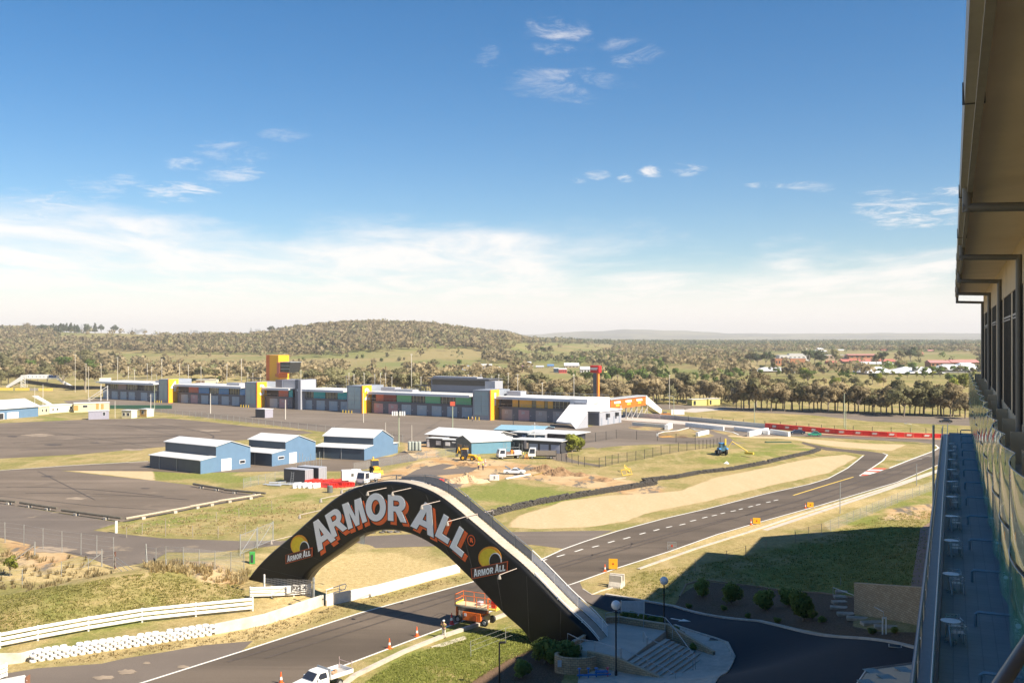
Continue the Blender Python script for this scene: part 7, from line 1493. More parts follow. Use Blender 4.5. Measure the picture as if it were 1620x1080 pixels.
def car(name, label, px, py, rz, m, L=4.4, w=.88, h=1.42, boot=False, pick=False, group=None):
    g = thing(name, label, 'car', G(px, py), rz, group); wheels(g, (-L/2+.85, L/2-.85), w-.1, .32)
    MB().prism([(-L/2,.3),(L/2,.3),(L/2,.7),(L/2-.2,.82),(L/2-1.2,.92),(-L/2+.8,.95),(-L/2+.05,.92),(-L/2,.7)], -w, w, inset=[0,0,0,.04,.03,.03,.03,0]).build('body', m, g, bevel=.06, segs=3)
    x0 = -L/2+(.35 if not pick else 1.5); MB().prism([(x0,.92),(L/2-1.15,.90),(L/2-1.85,h),(x0+.75,h)], -w, w, inset=[.03,.03,.2,.2]).build('cabin', m, g, bevel=.04)
    MB().prism([(x0+.12,.96),(L/2-1.28,.96),(L/2-1.88,h-.07),(x0+.75,h-.07)], -w-.01, w+.01, inset=[.03,.03,.19,.19]).build('side_window', GLASS, g)
    MB().add([(L/2-1.17,-w*.82,.96),(L/2-1.17,w*.82,.96),(L/2-1.80,w*.74,h-.05),(L/2-1.80,-w*.74,h-.05)], [(0,1,2,3)]).xf(Matrix.Translation((.05,0,.02))).build('windscreen', GLASS, g)
    if boot: MB().prism([(-L/2+.1,0),(-L/2+1.5,.0),(-L/2+1.5,.06),(-L/2+.1,.06)], -w*.85, w*.85).xf(Matrix.Translation((-L/2+1.5,0,1.05)) @ Matrix.Rotation(R(28),4,'Y') @ Matrix.Translation((L/2-1.5,0,0))).build('open_lid', CHR, g)
    for s in (-1,1): MB().box(L/2-.03,L/2+.02,s*w*.7-.18,s*w*.7+.18,.6,.75).build('headlight', LGREY, g); MB().box(-L/2-.02,-L/2+.03,s*w*.72-.15,s*w*.72+.15,.6,.78).build('tail_light', REDP, g)
    return g
car('utility_car', 'white utility car with its dark tray cover raised on the worksite', 814, 749.5, R(-8), WCAR, 4.8, .9, 1.4, boot=True, pick=True)
car('sedan', 'dark blue sedan driving on the track before the red barrier', 1261, 686.5, R(172), mat('dark blue car paint', (.02,.03,.06), .25, coat=.6), 4.8); car('hatchback', 'green hatchback following the dark sedan on the track', 1288.5, 689.5, R(172), mat('green car paint', (.02,.28,.16), .3, coat=.5), 4.0, .85, 1.5)
car('pickup', 'pale grey car parked under the corner of pit tower one', 741, 660.5, R(150), mat('silver car paint', (.5,.52,.54), .3, metal=.3), 4.6); car('parked_car', 'small dark car parked at the end of the distant road', 1496, 668.5, R(160), mat('black car paint', (.02,.02,.022), .3, coat=.4), 4.4)
# backhoes
BHY = mat('plant yellow', (.75,.42,.02), .5, dirt=.15)
def backhoe(label, px, py, rz, armup=1.0):
    g = thing('backhoe', label, 'backhoe', G(px, py), rz, 'yellow backhoe loaders on the worksite')
    for x, r in ((-1.15,.72),(1.15,.5)):
        for y in (-.85,.85): wh = MB().wheel((x,y,r), r, .42, 18).build('wheel', RUB, g, smooth=True); MB().wheel((x, y+math.copysign(.03,y), r), r*.5, .42, 12).build('rim', BHY, wh)
    MB().prism([(-.2,.6),(1.9,.6),(1.95,1.25),(1.7,1.45),(-.2,1.6)], -.5, .5).build('bonnet', BHY, g, bevel=.05); MB().box(-1.7,1.2,-.45,.45,.5,.9).build('chassis', CHR, g)
    MB().prism([(-1.5,1.0),(-.1,1.0),(.1,1.6),(-.25,2.75),(-1.5,2.75)], -.72, .72).build('cab_glass', GLASS, g); b = MB()
    for x, xb in ((-1.5,-1.5),(-.25,.1)):
        for y in (-.74,.74): b.tube([(xb,y,1.2),(x,y,2.75)], .06, 5)
    b.build('cab_pillars', CHR, g); MB().box(-1.6,-.15,-.8,.8,2.75,2.92).build('cab_roof', BHY, g, bevel=.04)
    a = MB()
    for y in (-.6,.6): a.tube([(.1,y,1.45),(1.6,y,1.3),(2.7,y,.5)], .11, 6)
    a.build('loader_arm', BHY, g); MB().prism([(2.6,.1),(3.5,.05),(3.4,.25),(2.9,.4),(2.75,.95),(2.6,.95)], -1.1, 1.1).build('front_bucket', BHY, g)
    MB().tube([(-1.7,0,1.0),(-2.3,0,2.4*armup+.3),(-2.5,0,3.2*armup)], .16, 6).build('boom', BHY, g); MB().tube([(-2.5,0,3.2*armup),(-2.9,0,1.6*armup)], .13, 6).build('dipper', BHY, g); MB().prism([(-3.2,.9),(-2.7,.9),(-2.6,1.5),(-2.9,1.65),(-3.25,1.35)], -.35, .35).build('rear_bucket', CHR, g)
    for y in (-.8,.8): MB().box(-1.95,-1.75,y-.1,y+.1,.15,1.2).build('stabiliser', BHY, g)
backhoe('yellow backhoe loader in the middle of the dirt worksite beside the teal shed', 741, 728, R(-12)); backhoe('yellow backhoe loader behind the white truck with its arm folded up', 594, 748, R(-70), 1.05)
# tractor with side arm mower
TB = mat('tractor blue', (.03,.20,.48), .4)
p = GT(1141,719); g = thing('tractor', 'blue tractor with a long yellow side arm mower working on the grass bank', 'tractor', p, R(100))
for x, r in ((-1.0,.85),(1.2,.55)):
    for y in (-.85,.85): wh = MB().wheel((x,y,r), r, .45, 18).build('wheel', RUB, g, smooth=True); MB().wheel((x, y+math.copysign(.03,y), r), r*.5, .45, 12).build('rim', LGREY, wh)
MB().prism([(-.2,.8),(1.9,.8),(1.95,1.4),(1.6,1.75),(-.2,1.85)], -.42, .42).build('bonnet', TB, g, bevel=.08); MB().prism([(-1.5,1.1),(-.1,1.1),(.05,1.9),(-.15,2.9),(-1.45,2.9)], -.75, .75).build('cab_glass', mat('tractor glass', (.06,.14,.2), .1), g); MB().box(-1.65,0,-.85,.85,2.9,3.08).build('cab_roof', TB, g, bevel=.05)
for y in (-.95,.95): MB().prism([(-1.9,1.5),(-.2,1.5),(-.4,1.8),(-1.6,1.85)], y-.25, y+.25).build('mudguard', TB, g)
ym2 = mat('mower yellow', (.65,.45,.05), .5); inv_ = Matrix.Rotation(-g.rotation_euler.z, 3, 'Z')
ar = [inv_ @ Vector(v) for v in ((1.0,-.6,1.0),(2.6,-.6,3.4),(6.2,-1.6,1.0))]; MB().tube(ar, .16, 6).build('mower_arm', ym2, g); c = inv_ @ Vector((6.6,-1.8,.35)); MB().cbox(c, 2.2, .8, .5, R(-35)-R(100)).build('mower_head', ym2, g); MB().box(-1.9,-1.6,-.6,-.2,2.6,4.2).build('arm_frame', ym2, g)
# red plastic barriers heap, white ones
RP = mat('red plastic', (.72,.04,.03), .45); WP = mat('white plastic', (.75,.75,.73), .45)
rr_ = random.Random(5); bar0 = {}
def jersey(label, px, py, rz, m, key, L=1.6, h=.95, grp='plastic road barriers piled by the containers'):
    if key not in bar0:
        g = thing('plastic_barrier', label, 'barrier', G(px,py), rz, grp); MB().prism([(-.28,0),(.28,0),(.22,.25),(.10,.4),(.08,h),(-.08,h),(-.10,.4),(-.22,.25)], -L/2, L/2).build('body', m, g, bevel=.02); MB().box(-.1,.1,-L/2-.08,-L/2,.3,h*.9).build('lug', m, g); bar0[key] = g; return g
    return dup(bar0[key], G(px,py), rz, label)
for i in range(16): jersey('one of the red plastic barriers stacked in rows near the containers', 512+i*2.6, 770.5+rr_.uniform(-.4,.4)-i*.12, R(60), RP, 'r', 3.0)
for i in range(8): jersey('one of the red plastic barriers lying in the back row of the pile', 490+i*6, 765.5+rr_.uniform(-.5,.5), R(150), RP, 'r')
for i in range(5): jersey('one of the white plastic barriers in front of the red pile', 470+i*8, 771+rr_.uniform(-.3,.3), R(140), WP, 'w', 2.2)
p = G(522,779); tag(MB().lathe([(.5,0),(.55,.1),(.55,1.3),(.48,1.4)], n=16).build('dark_drum', mat('dark drum', (.12,.13,.13), .6)), 'dark grey drum in front of the red barriers', 'drum').location = p
p = G(452,766.5); b = MB()
for i in range(16): b.cbox((rr_.uniform(-3,4), rr_.uniform(-2,2), rr_.uniform(0,.3)), rr_.uniform(1.5,4), .35, .12, rr_.uniform(-.3,.3))
tag(b.build('scaffold_pile', mat('scaffold grey', (.42,.45,.50), .5)), 'pile of grey scaffold boards left of the dark container', 'pile').location = p
# heaps
def heap(label, px, py, rx, ry, h, m, name='soil_heap', cat='heap'):
    p = GT(px, py); b = MB(); n, k = 44, 16
    for i in range(k+1):
        t = i/k
        for j in range(n):
            a = 2*math.pi*j/n; rr = t*(1+.22*math.sin(a*3+px)+.14*math.sin(a*7+py)); zz = h*(1-t)**.9*(1+.25*math.sin(a*2+t*6+px))+(.12*h*math.sin(a*9+i*1.7)*math.sin(i*2.1+a*5) if 0 < t < 1 else 0)+(.07*h*rr_.uniform(-1,1) if 0 < t < 1 else 0)
            b.v.append((rx*rr*math.cos(a), ry*rr*math.sin(a), max(zz, 0)-.05 if t > 0 else h*1.02))
    for i in range(k):
        for j in range(n): b.f.append((i*n+j, (i+1)*n+j, (i+1)*n+(j+1) % n, i*n+(j+1) % n))
    o = b.build(name, m, smooth=False); o.location = p; return tag(o, label, cat)
SANDH = mat('heap sand', (.55,.40,.24), .95, var=.15, scale=1.2, bump=.4); SOIL = mat('heap soil', (.27,.17,.09), .95, var=.3, scale=1.5, bump=.6)
heap('pale sand heap on the worksite behind the top of the arch', 738, 762, 4.2, 3.0, 1.7, SANDH, 'sand_heap'); heap('small dark soil heap near the worksite people', 737, 735.5, 2.6, 1.8, .7, SOIL); heap('brown soil heap right of the white utility car, left one', 861, 744.5, 3.2, 2.2, 1.3, SOIL); heap('brown soil heap right of the white utility car, largest one', 886, 750.5, 3.8, 2.4, 1.5, SOIL); heap('low brown soil heap at the right end of the row', 917, 752, 2.4, 1.6, .7, SOIL); heap('low pale soil spoil on the grass near the yellow frames', 955, 760, 2.5, 1.6, .6, SOIL)
# workers
for lab, x, y, rz, pose, v, tr in (('worker in yellow vest left of the pair on the dirt',757,742.5,R(40),'work',HIV,NAVY),('worker in yellow vest right of the pair on the dirt',764,743,R(-30),'work',HIV,NAVY),('worker in pale clothes standing behind the pair on the dirt',768,738.5,R(10),'stand',PALE,PALE),('worker in yellow vest crouching between the two work trucks',828,725.5,R(80),'work',HIV,NAVY),('worker in white shirt at the gate of the asphalt lot',896,727.5,R(170),'stand',WPAINT,NAVY),('worker in yellow vest near the base of pit tower one',747.5,666.5,R(170),'stand',ORV,NAVY)):
    person(lab, G(x,y), rz, pose, v, tr, WPAINT)
p = G(833,727); g = thing('survey_tripod', 'orange survey tripod between the two work trucks', 'tripod', p); 
for a in (90,210,330): MB().tube([(.6*math.cos(R(a)),.6*math.sin(R(a)),0),(0,0,1.5)], .04, 5).build('leg', ORV, g)
MB().box(-.15,.15,-.12,.12,1.5,1.85).build('instrument', CHR, g)
p = G(782,759); g = thing('small_sign_box', 'white box with a black mark at the worksite edge behind the arch', 'sign', p, R(-8)); MB().box(-.95,.95,-.4,.4,0,1.1).build('box', WHT, g); textmesh('5', .8, .01, .02).xf(facing((.1,-.42,.55),(1,0,0),(0,-1,0))).build('mark', CHR, g)
p = G(676,768); g = thing('site_trailer', 'low white trailer seen behind the bridge railing with a red tail board', 'trailer', p, R(-12)); MB().box(-3.2,2.6,-1,1,.6,1.3).build('body', WHT, g); MB().box(2.6,3.4,-.8,.8,.5,1.5).build('tail_board', RP, g); wheels(g, (-.4,.4), .95, .35)
o = line('verge_kerb', [(800,757.5),(838,750.5)], .5, WHITE, 2, .25); o = line('verge_kerb', [(843,752.5),(860,747.5)], .35, mat('rusty timber', (.3,.2,.06), .8), 2, .2)
for lab, x, y in (('yellow frame lying on the rough grass, left one', 985, 752.5),('yellow frame lying on the rough grass, right one', 996, 747)):
    p = GT(x,y); g = thing('yellow_scaffold', lab, 'frame', p, random.uniform(0,2)); MB().tube([(0,0,.1),(2.2,0,.3),(2.2,1.2,1.4),(0,1.2,1.1),(0,0,.1)], .12, 5).tube([(1.1,0,.2),(1.1,1.2,1.2)], .08, 4).build('frame', ym2, g)
p = GT(980,757); tag(MB().cbox((0,0,0), 3.5,.3,.2,.6).build('timber_offcut', WOODP), 'pale timber offcut lying near the yellow frames', 'timber').location = p
p = GT(1149,731); heap('small white stone on the grass below the tractor', 1149.5, 733, .7, .5, .5, WPAINT, 'white_stone', 'stone')
p = GT(1231,699.5); tag(MB().box(-3.8,3.8,-.7,.7,0,.25,.1).build('green_mat', mat('dark green mat', (.03,.07,.03), .8)), 'dark green mat lying on the grass bank below the white barriers', 'mat').location = p
# barriers round the paddock exit
def blockrow(label, pts, h=1.1, th=.7, m=WP, grp='white block barriers at the pit entry', sides=1):
    return wall('block_barrier', label, pts, h, th, m, group=grp, cat='barrier')
blockrow('long thin white barrier on the pit lane island', [(1000,672.5),(1058,677)], 1.1, .6, mat('pale green white barrier', (.58,.60,.56), .6)); blockrow('short thick white block at the end of the island barrier', [(1057,680),(1064,677)], 1.7, 1.2); blockrow('white block lying across the grass island', [(1105,690),(1122,686)], 1.2, .9)
for i in range(12):
    x = 1088+i*4.9; p = G(x, 674.2+i*.55); o = MB().prism([(-.4,0),(.4,0),(.3,1.25),(-.3,1.25)], -.75, .75).build('block_barrier', WP); o.location = p; o.rotation_euler = (0,0,R(45)); tag(o, 'one of the white blocks in the line beside the pit exit', 'barrier', 'white block line at the pit exit')
blockrow('white barrier between the pit exit and the track', [(1161,680.5),(1215,687.3)], 1.2, .7); blockrow('diagonal white barrier nearer the camera at the pit exit', [(1186,690.5),(1216,683.8)], 1.5, .9); blockrow('white barrier row behind the dark sedan', [(1217,685.5),(1247,690.3)], 1.4, .8)
# concrete wall then red and white sponsor barrier along the straight
wall('track_wall', 'pale grey concrete wall along the far side of the straight before the red barrier', [(1045,662),(1069,663.5),(1130,669.3),(1210,677.2)], 1.5, .4, mat('grey track wall', (.48,.50,.47), .8, dirt=.2))
wall('track_wall', 'pale concrete wall in front of the orange bridge', [(985,657.5),(1045,662)], 1.6, .4, mat('pale barrier', (.72,.68,.62), .8))
pts = [(1210,677.4),(1262,681.6),(1330,687.2),(1400,690.6),(1460,692.6),(1530,694.3)]; P = [G(*p) for p in pts]; cum = [0]
for a, c in zip(P, P[1:]): cum.append(cum[-1]+(c-a).length)
def along(s):
    for i in range(len(P)-1):
        if s <= cum[i+1]: return P[i].lerp(P[i+1], (s-cum[i])/(cum[i+1]-cum[i])), (P[i+1]-P[i]).normalized()
    return P[-1], (P[-1]-P[-2]).normalized()
nb = 26; REDBAR = mat('barrier red', (.72,.03,.025), .5); PANB = mat('barrier banner', (.62,.10,.07), .5)
for i in range(nb):
    s = cum[-1]*(i+.5)/nb; p, d = along(s); Ls = cum[-1]/nb; g = thing('sponsor_barrier', 'red barrier section with pale banner lettering along the far side of the corner', 'barrier', p, math.atan2(d.y, d.x), 'red sponsor barrier sections')
    hgt = 1.75-.45*i/nb; MB().box(-Ls/2+.03, Ls/2-.03, 0, .8, 0, hgt).build('block', REDBAR, g, bevel=.04); 
    if i % 2: MB().box(-Ls*.42, Ls*.42, -.06, 0, hgt*.25, hgt*.85).build('banner', mat('barrier banner', (.70,.12,.06), .5), g); MB().prism([(-Ls*.3,hgt*.35),(Ls*.22,hgt*.35),(Ls*.3,hgt*.72),(-Ls*.24,hgt*.76)], -.09,-.06).build('banner_mark', mat('banner pale mark', (.72,.62,.58), .6), g)
wall('tyre_strip', 'low pale strip of blocks beyond the red barrier', [(1300,688.6),(1420,693.3),(1530,695.6)], .35, .5, mat('salmon kerb', (.6,.3,.2), .8))
# ---------------------------------------------------------------- poles
CRP = mat('pale pole', (.62,.58,.50), .6, var=.05)
pole_specs = [(119,600,560,0),(136,600,575,0),(160,605,575,0),(186,604,565,0),(203,604,580,0),(213,603,585,0),(240,600,580,0),(256,598,568,0),(284,605,575,0),(298,608,577,0),(233,603,575,0),(248,622,592,0),(318,612,580,0),(359,612,576,0),(382,614,568,0),(392,612,590,0),(400,616,590,0),(412,612,592,0),(476,618,585,0),(548,622,594,0),(552,622,590,0),(560,622,592,0),(576,622,590,0),(593,622,592,0),(602,622,590,0),(610,622,590,0),(620,622,596,0),(741,622,592,0),(761,625,592,0),(778,630,595,0),(789,632,592,0),(804,632,590,0),(819,633,592,0),(858,634,605,0),(908,640,592,0),(1059,643,593,0),(651,600,560,0),(666,622,596,0),(720,620,600,0),(750,622,594,0)]
g0 = None
for i, (px, yb, yt, _) in enumerate(pole_specs):
    base = PQ.P(PQ.tz(px, 640, 22)[0], 0, 22) if 150 < px < 930 else U(px, 0, 430)
    if px < 160: base = U(px, 0, 560)
    base = Vector((base.x, base.y, 0)); ht = H-(yt-HY)/F*base.y
    if g0 is None:
        g0 = thing('light_pole', 'one of the slim pale light poles standing behind the pit building', 'light pole', base, 0, 'light poles behind the pit building'); MB().tube([(0,0,0),(0,0,1)], .11, 5).build('mast', CRP, g0); MB().box(-.35,.35,-.12,.12,.985,1.0).build('lamp_head', CRP, g0); g = g0
    else: g = dup(g0, base)
    g.scale = (1.0, 1.0, ht)
def pole(label, px, yb, yt, r=.13, arm=None, m=CRP, terr=False, name='utility_pole'):
    p = GT(px, yb) if terr else G(px, yb); ht = (yb-yt)/F*p.y; g = thing(name, label, 'pole', p); MB().tube([(0,0,0),(0,0,ht)], r, 7, r2=r*.7).build('mast', m, g)
    if arm == 'cluster':
        for x in (-1.7,-1.1,-.5,.4,1.0,1.6): MB().box(x-.18,x+.18,-.5,-.2,ht-.9,ht+.3).build('floodlight', WPAINT, g)
        MB().box(-1.9,1.9,-.1,.1,ht-.5,ht-.3).build('crossarm', GAL, g)
    elif arm == 'tee': MB().box(-.9,.9,-.06,.06,ht-.8,ht-.65).build('crossarm', GAL, g)
    elif arm == 'lamp': MB().tube([(0,0,ht),(-1.6,0,ht+.3)], .05, 4).build('lamp_arm', GAL, g); MB().box(-2.3,-1.4,-.15,.15,ht+.2,ht+.38).build('lamp_head', GAL, g)
    elif arm == 'red': MB().box(-.8,.8,-.25,.1,ht-1.2,ht+.2).build('red_sign', REDP, g)
    return g
GRP_ = mat('greenish pole', (.34,.38,.27), .6)
pole('greenish pole with a cluster of floodlights behind the largest blue shed', 631,706,652, .2, 'cluster', GRP_); pole('greenish pole carrying a small red sign in front of garage thirty', 716,679,636, .2, 'red', GRP_); pole('pale pole on the paddock before tower two', 575,668,622, .13, None); pole('thick pale pole standing on the paddock beside the grey fin', 451.5,663,632, .2, None, CRP)
pole('grey pole before the left part of the paddock', 333,654,622, .18, None); pole('greenish pole left of pit tower four', 244.5,651,607, .14, 'lamp', GRP_); pole('white pole with small crossarms left of pit tower four', 238.5,649,623, .16, 'tee'); pole('slim tall pole right of the far left footbridge', 140,633,580, .12)
pole('thin pole in front of the largest blue shed', 651.5,702,672, .08); pole('greenish light pole beside the track wall at the right', 1193.5,671,637, .16, None, GRP_); pole('tall greenish pole beyond the red barrier, left one of a pair', 1335.5,676,622, .16, None, GRP_); pole('greenish pole beyond the red barrier, right one of a pair', 1338,681,640, .14, None, GRP_); pole('greenish pole right of the orange bridge ramp', 1066,662,627, .14, 'lamp', GRP_); pole('dark slim pole in front of garage thirty four', 812,676,654, .14, None, DKM); pole('white thin pole beside the navy cabins', 846,706,668, .08, 'tee', WPAINT); pole('thin pole on the paddock edge before the containers fence', 610,690,668, .08)
pole('small lamp pole on the distant road at the right', 1442,688,671, .06, 'lamp', GRP_); pole('thin white pole near the left edge shed', 68,652,608, .12); pole('thin white pole behind the left edge shed', 55,640,612, .12); pole('thin pole in the middle of the left paddock', 182,661,634, .10)
pole('white radio mast on the wooded hill top', 604,509,496, .5, None, WPAINT, terr=True, name='radio_mast')
p = U(1153,637,430); p.z = 0; g = thing('dark_screen', 'dark rectangular board on posts standing among the trees right of the huts', 'sign', G(1172,640)); MB().box(-4.6,4.6,-.2,.2,2.8,7.6).build('board', mat('screen black', (.06,.06,.065), .5), g)
for x in (-3.5,3.5): MB().box(x-.2,x+.2,-.15,.15,0,2.8).build('post', DKM, g)
p = G(1071,661); g = thing('orange_dumper', 'small orange dumper parked at the foot of the orange bridge ramp', 'machine', G(1052,659.5)); MB().box(-2.2,2.2,-.9,.9,.5,1.5).build('body', mat('dull orange', (.4,.16,.04), .6), g, bevel=.1); MB().box(-.6,.6,-.8,.8,1.5,2.0).build('cab', CHR, g, bevel=.05); wheels(g, (-1.4,1.4), .8, .45)
tag(MB().box(-2.6,2.6,-.6,.6,0,2.0).build('white_cabinet', WHT), 'white equipment cabinet at the far side of the straight', 'cabinet').location = G(1072,655.5)
# ---------------------------------------------------------------- foliage
def leafmat(name, c1, c2, scale=.5, objvar=.25):
    m = bpy.data.materials.new(name); m.use_nodes = True; nt = m.node_tree; b = nt.nodes['Principled BSDF']; b.inputs['Roughness'].default_value = .75; b.inputs['Specular IOR Level'].default_value = .2
    at = nd(nt, 'ShaderNodeAttribute'); at.attribute_name = 'tint'; oi = nd(nt, 'ShaderNodeObjectInfo')
    mx = nd(nt, 'ShaderNodeMix', data_type='RGBA'); mx.inputs[6].default_value = (*c1, 1); mx.inputs[7].default_value = (*c2, 1); nt.links.new(at.outputs['Fac'], mx.inputs[0])
    mr = nd(nt, 'ShaderNodeMapRange'); mr.inputs[3].default_value = 1-objvar; mr.inputs[4].default_value = 1+objvar; nt.links.new(oi.outputs['Random'], mr.inputs[0])
    vm = nd(nt, 'ShaderNodeVectorMath', operation='SCALE'); nt.links.new(mx.outputs[2], vm.inputs[0]); nt.links.new(mr.outputs[0], vm.inputs['Scale']); nt.links.new(vm.outputs[0], b.inputs['Base Color'])
    tr = nd(nt, 'ShaderNodeBsdfTranslucent'); nt.links.new(vm.outputs[0], tr.inputs['Color']); ms = nd(nt, 'ShaderNodeMixShader'); ms.inputs[0].default_value = .4
    nt.links.new(b.outputs[0], ms.inputs[1]); nt.links.new(tr.outputs[0], ms.inputs[2]); nt.links.new(ms.outputs[0], nt.nodes['Material Output'].inputs[0]); return m
EUC = leafmat('eucalypt leaves', (.23,.185,.10), (.42,.34,.20)); EUG = leafmat('olive leaves', (.155,.155,.072), (.31,.28,.15)); GRL = leafmat('green leaves', (.08,.135,.03), (.19,.25,.065)); DKL = leafmat('dark pine needles', (.05,.075,.04), (.115,.145,.075)); YLL = leafmat('yellow green leaves', (.16,.19,.03), (.33,.34,.06)); SHR = leafmat('shrub leaves', (.12,.17,.04), (.28,.34,.09)); GRSL = leafmat('dry grass blades', (.40,.31,.15), (.56,.45,.24))
BARK = mat('grey bark', (.22,.18,.14), .9, var=.3, scale=2, bump=.3); BARKL = mat('pale gum bark', (.40,.34,.27), .85, var=.25, scale=1.5)
def quads_mesh(name, C, A, B, tint, m, N=None):
    if N is not None:
        fl = np.sum(np.cross(A, B)*N, 1) < 0; A = np.where(fl[:, None], -A, A)
    """leaf cards centre C with half axes A, B"""
    n = len(C); V = np.stack([C-A-B, C+A-B, C+A+B, C-A+B], 1).reshape(-1, 3); me = bpy.data.meshes.new(name)
    me.vertices.add(4*n); me.vertices.foreach_set('co', V.ravel().astype(np.float32)); me.loops.add(4*n); me.loops.foreach_set('vertex_index', np.arange(4*n)); me.polygons.add(n)
    me.polygons.foreach_set('loop_start', np.arange(n)*4); me.polygons.foreach_set('loop_total', np.full(n, 4)); me.update()
    at = me.attributes.new('tint', 'FLOAT', 'POINT'); at.data.foreach_set('value', np.repeat(tint, 4).astype(np.float32)); me.materials.append(m)
    if N is not None: me.normals_split_custom_set_from_vertices(np.repeat(N/np.linalg.norm(N, axis=1)[:, None], 4, 0).astype(np.float32))
    return me
def leafcloud(lobes, n, size, r_):
    """lobes: (cx,cy,cz,rx,ry,rz)"""
    lobes = np.array(lobes); w_ = (lobes[:, 3]*lobes[:, 4]*lobes[:, 5])**.66; k = r_.choice(len(lobes), n, p=w_/w_.sum()); d = r_.normal(size=(n, 3)); d /= np.linalg.norm(d, axis=1)[:, None]
    rad = r_.uniform(.45, 1.08, n)[:, None]**.6; C = lobes[k, :3]+d*rad*lobes[k, 3:]; lt = r_.uniform(0, 1, len(lobes))
    nrm = d+r_.normal(size=(n, 3))*.7; nrm /= np.linalg.norm(nrm, axis=1)[:, None]; a = np.cross(nrm, r_.normal(size=(n, 3))); a /= np.linalg.norm(a, axis=1)[:, None]; b = np.cross(nrm, a)
    s = size*r_.uniform(.6, 1.4, n)[:, None]; return C, a*s, b*s*.62, np.clip(lt[k]*.6+r_.uniform(0, .4, n), 0, 1), d*1.0+nrm*.35+(C-C.mean(0))/np.abs(C-C.mean(0)).max()*.9+np.array([0,0,.25])
def make_tree(kind, seed, h=12., m=EUC, bark=BARK, n=1300, spread=.42, base=.35, leaf=.36):
    r_ = np.random.default_rng(seed); q = random.Random(seed); g = bpy.data.objects.new(kind, None); COL.objects.link(g); b = MB(); lobes = []
    nl = q.randint(8, 13); lean = Vector((q.uniform(-.08,.08), q.uniform(-.08,.08), 1))
    if kind == 'pine_tree':
        b.tube([(0,0,-.4),(0,0,h*.9)], .28, 6, r2=.06)
        for i in range(9): z = h*(.22+.78*i/9); rr = h*.24*(1-i/9.5)+.3; lobes.append((q.uniform(-.3,.3), q.uniform(-.3,.3), z, rr, rr, h*.07))
    elif kind in ('bush', 'round_tree', 'shrub'):
        b.tube([(0,0,-.2),(0,0,h*.5)], .05*h, 6, r2=.02*h)
        for i in range(14): a = q.uniform(0, 6.28); rr = q.uniform(0,.3)*h; z = q.uniform(.28,.78)*h; rad = q.uniform(.17,.3)*h; lobes.append((rr*math.cos(a), rr*math.sin(a), z, rad, rad, rad*.85))
    else:
        fk = h*base; b.tube([(0,0,-.4), lean*fk*.5, lean*fk], .026*h, 7, r2=.019*h)
        for i in range(nl):
            a = 6.28*i/nl+q.uniform(-.4,.4); rr = h*spread*q.uniform(.25,1.0); z = h*q.uniform(.5,.93)-rr*.18; e = Vector((rr*math.cos(a), rr*math.sin(a), z)); s = lean*fk*q.uniform(.75,1.05)
            mid = s.lerp(e, .5)+Vector((q.uniform(-.3,.3), q.uniform(-.3,.3), h*.03)); b.tube([s, mid, e], .012*h, 5, r2=.004*h)
            rad = h*q.uniform(.10,.18); lobes.append((*e, rad*1.15, rad*1.15, rad*.8)); 
            if q.random() < .6: e2 = e.lerp(Vector((0,0,h*.85)), q.uniform(.3,.6)); rad = h*q.uniform(.09,.15); lobes.append((*e2, rad*1.2, rad*1.2, rad*.8))
    t = b.build('trunk', bark, g, smooth=True); C, A, B_, tn, NN = leafcloud(lobes, n, leaf, r_); me = quads_mesh('crown', C, A, B_, tn, m, NN); o = bpy.data.objects.new('crown', me); COL.objects.link(o); setpar(o, g)
    g['h'] = h; return g
PROTO = {}
for nm, kind, m, bk, cnt, kw in [('euc','gum_tree',EUC,BARK,5,{}),('eug','gum_tree',EUG,BARK,4,{}),('pale','gum_tree',EUC,BARKL,2,dict(n=520)),('green','broadleaf_tree',GRL,BARK,4,dict(base=.22,spread=.36,n=1000)),('pine','pine_tree',DKL,BARK,3,dict(n=800)),('dark','broadleaf_tree',DKL,BARK,3,dict(base=.25,n=900)),('bush','bush',EUG,BARK,3,dict(h=3.,n=380,leaf=.2)),('gbush','bush',GRL,BARK,2,dict(h=3.,n=380,leaf=.2)),('yel','round_tree',YLL,BARK,2,dict(h=6.,n=1500,leaf=.24)),('young','young_tree',YLL,BARK,2,dict(h=6.,n=350,leaf=.26,spread=.28))]:
    PROTO[nm] = [make_tree(kind, 100+7*i+len(PROTO)*31, m=m, bark=bk, **kw) for i in range(cnt)]
USED = set(); TREES = []
def plant(key, p, h, label, cat, group=None, rz=None, wide=1.0):
    pr = random.choice(PROTO[key]); ph = pr['h']; s = h/ph; 
    if pr.name not in USED: g = pr; USED.add(pr.name)
    else: g = dup(pr)
    g.location = p; g.rotation_euler = (0, 0, random.uniform(0, 6.28) if rz is None else rz); g.scale = (s*wide, s*wide, s); tag(g, label, cat, group); TREES.append(g); return g
def row(key, pts, hpx, label, group, jit=1.0, keys=None):
    for (px, py) in pts:
        p = GT(px+random.uniform(-jit, jit), py+random.uniform(-.35,.35)*jit); h = hpx*random.uniform(.72,1.22)*p.y/F; plant(random.choice(keys or [key]), p, h, label, 'tree', group, wide=random.uniform(.85,1.15))
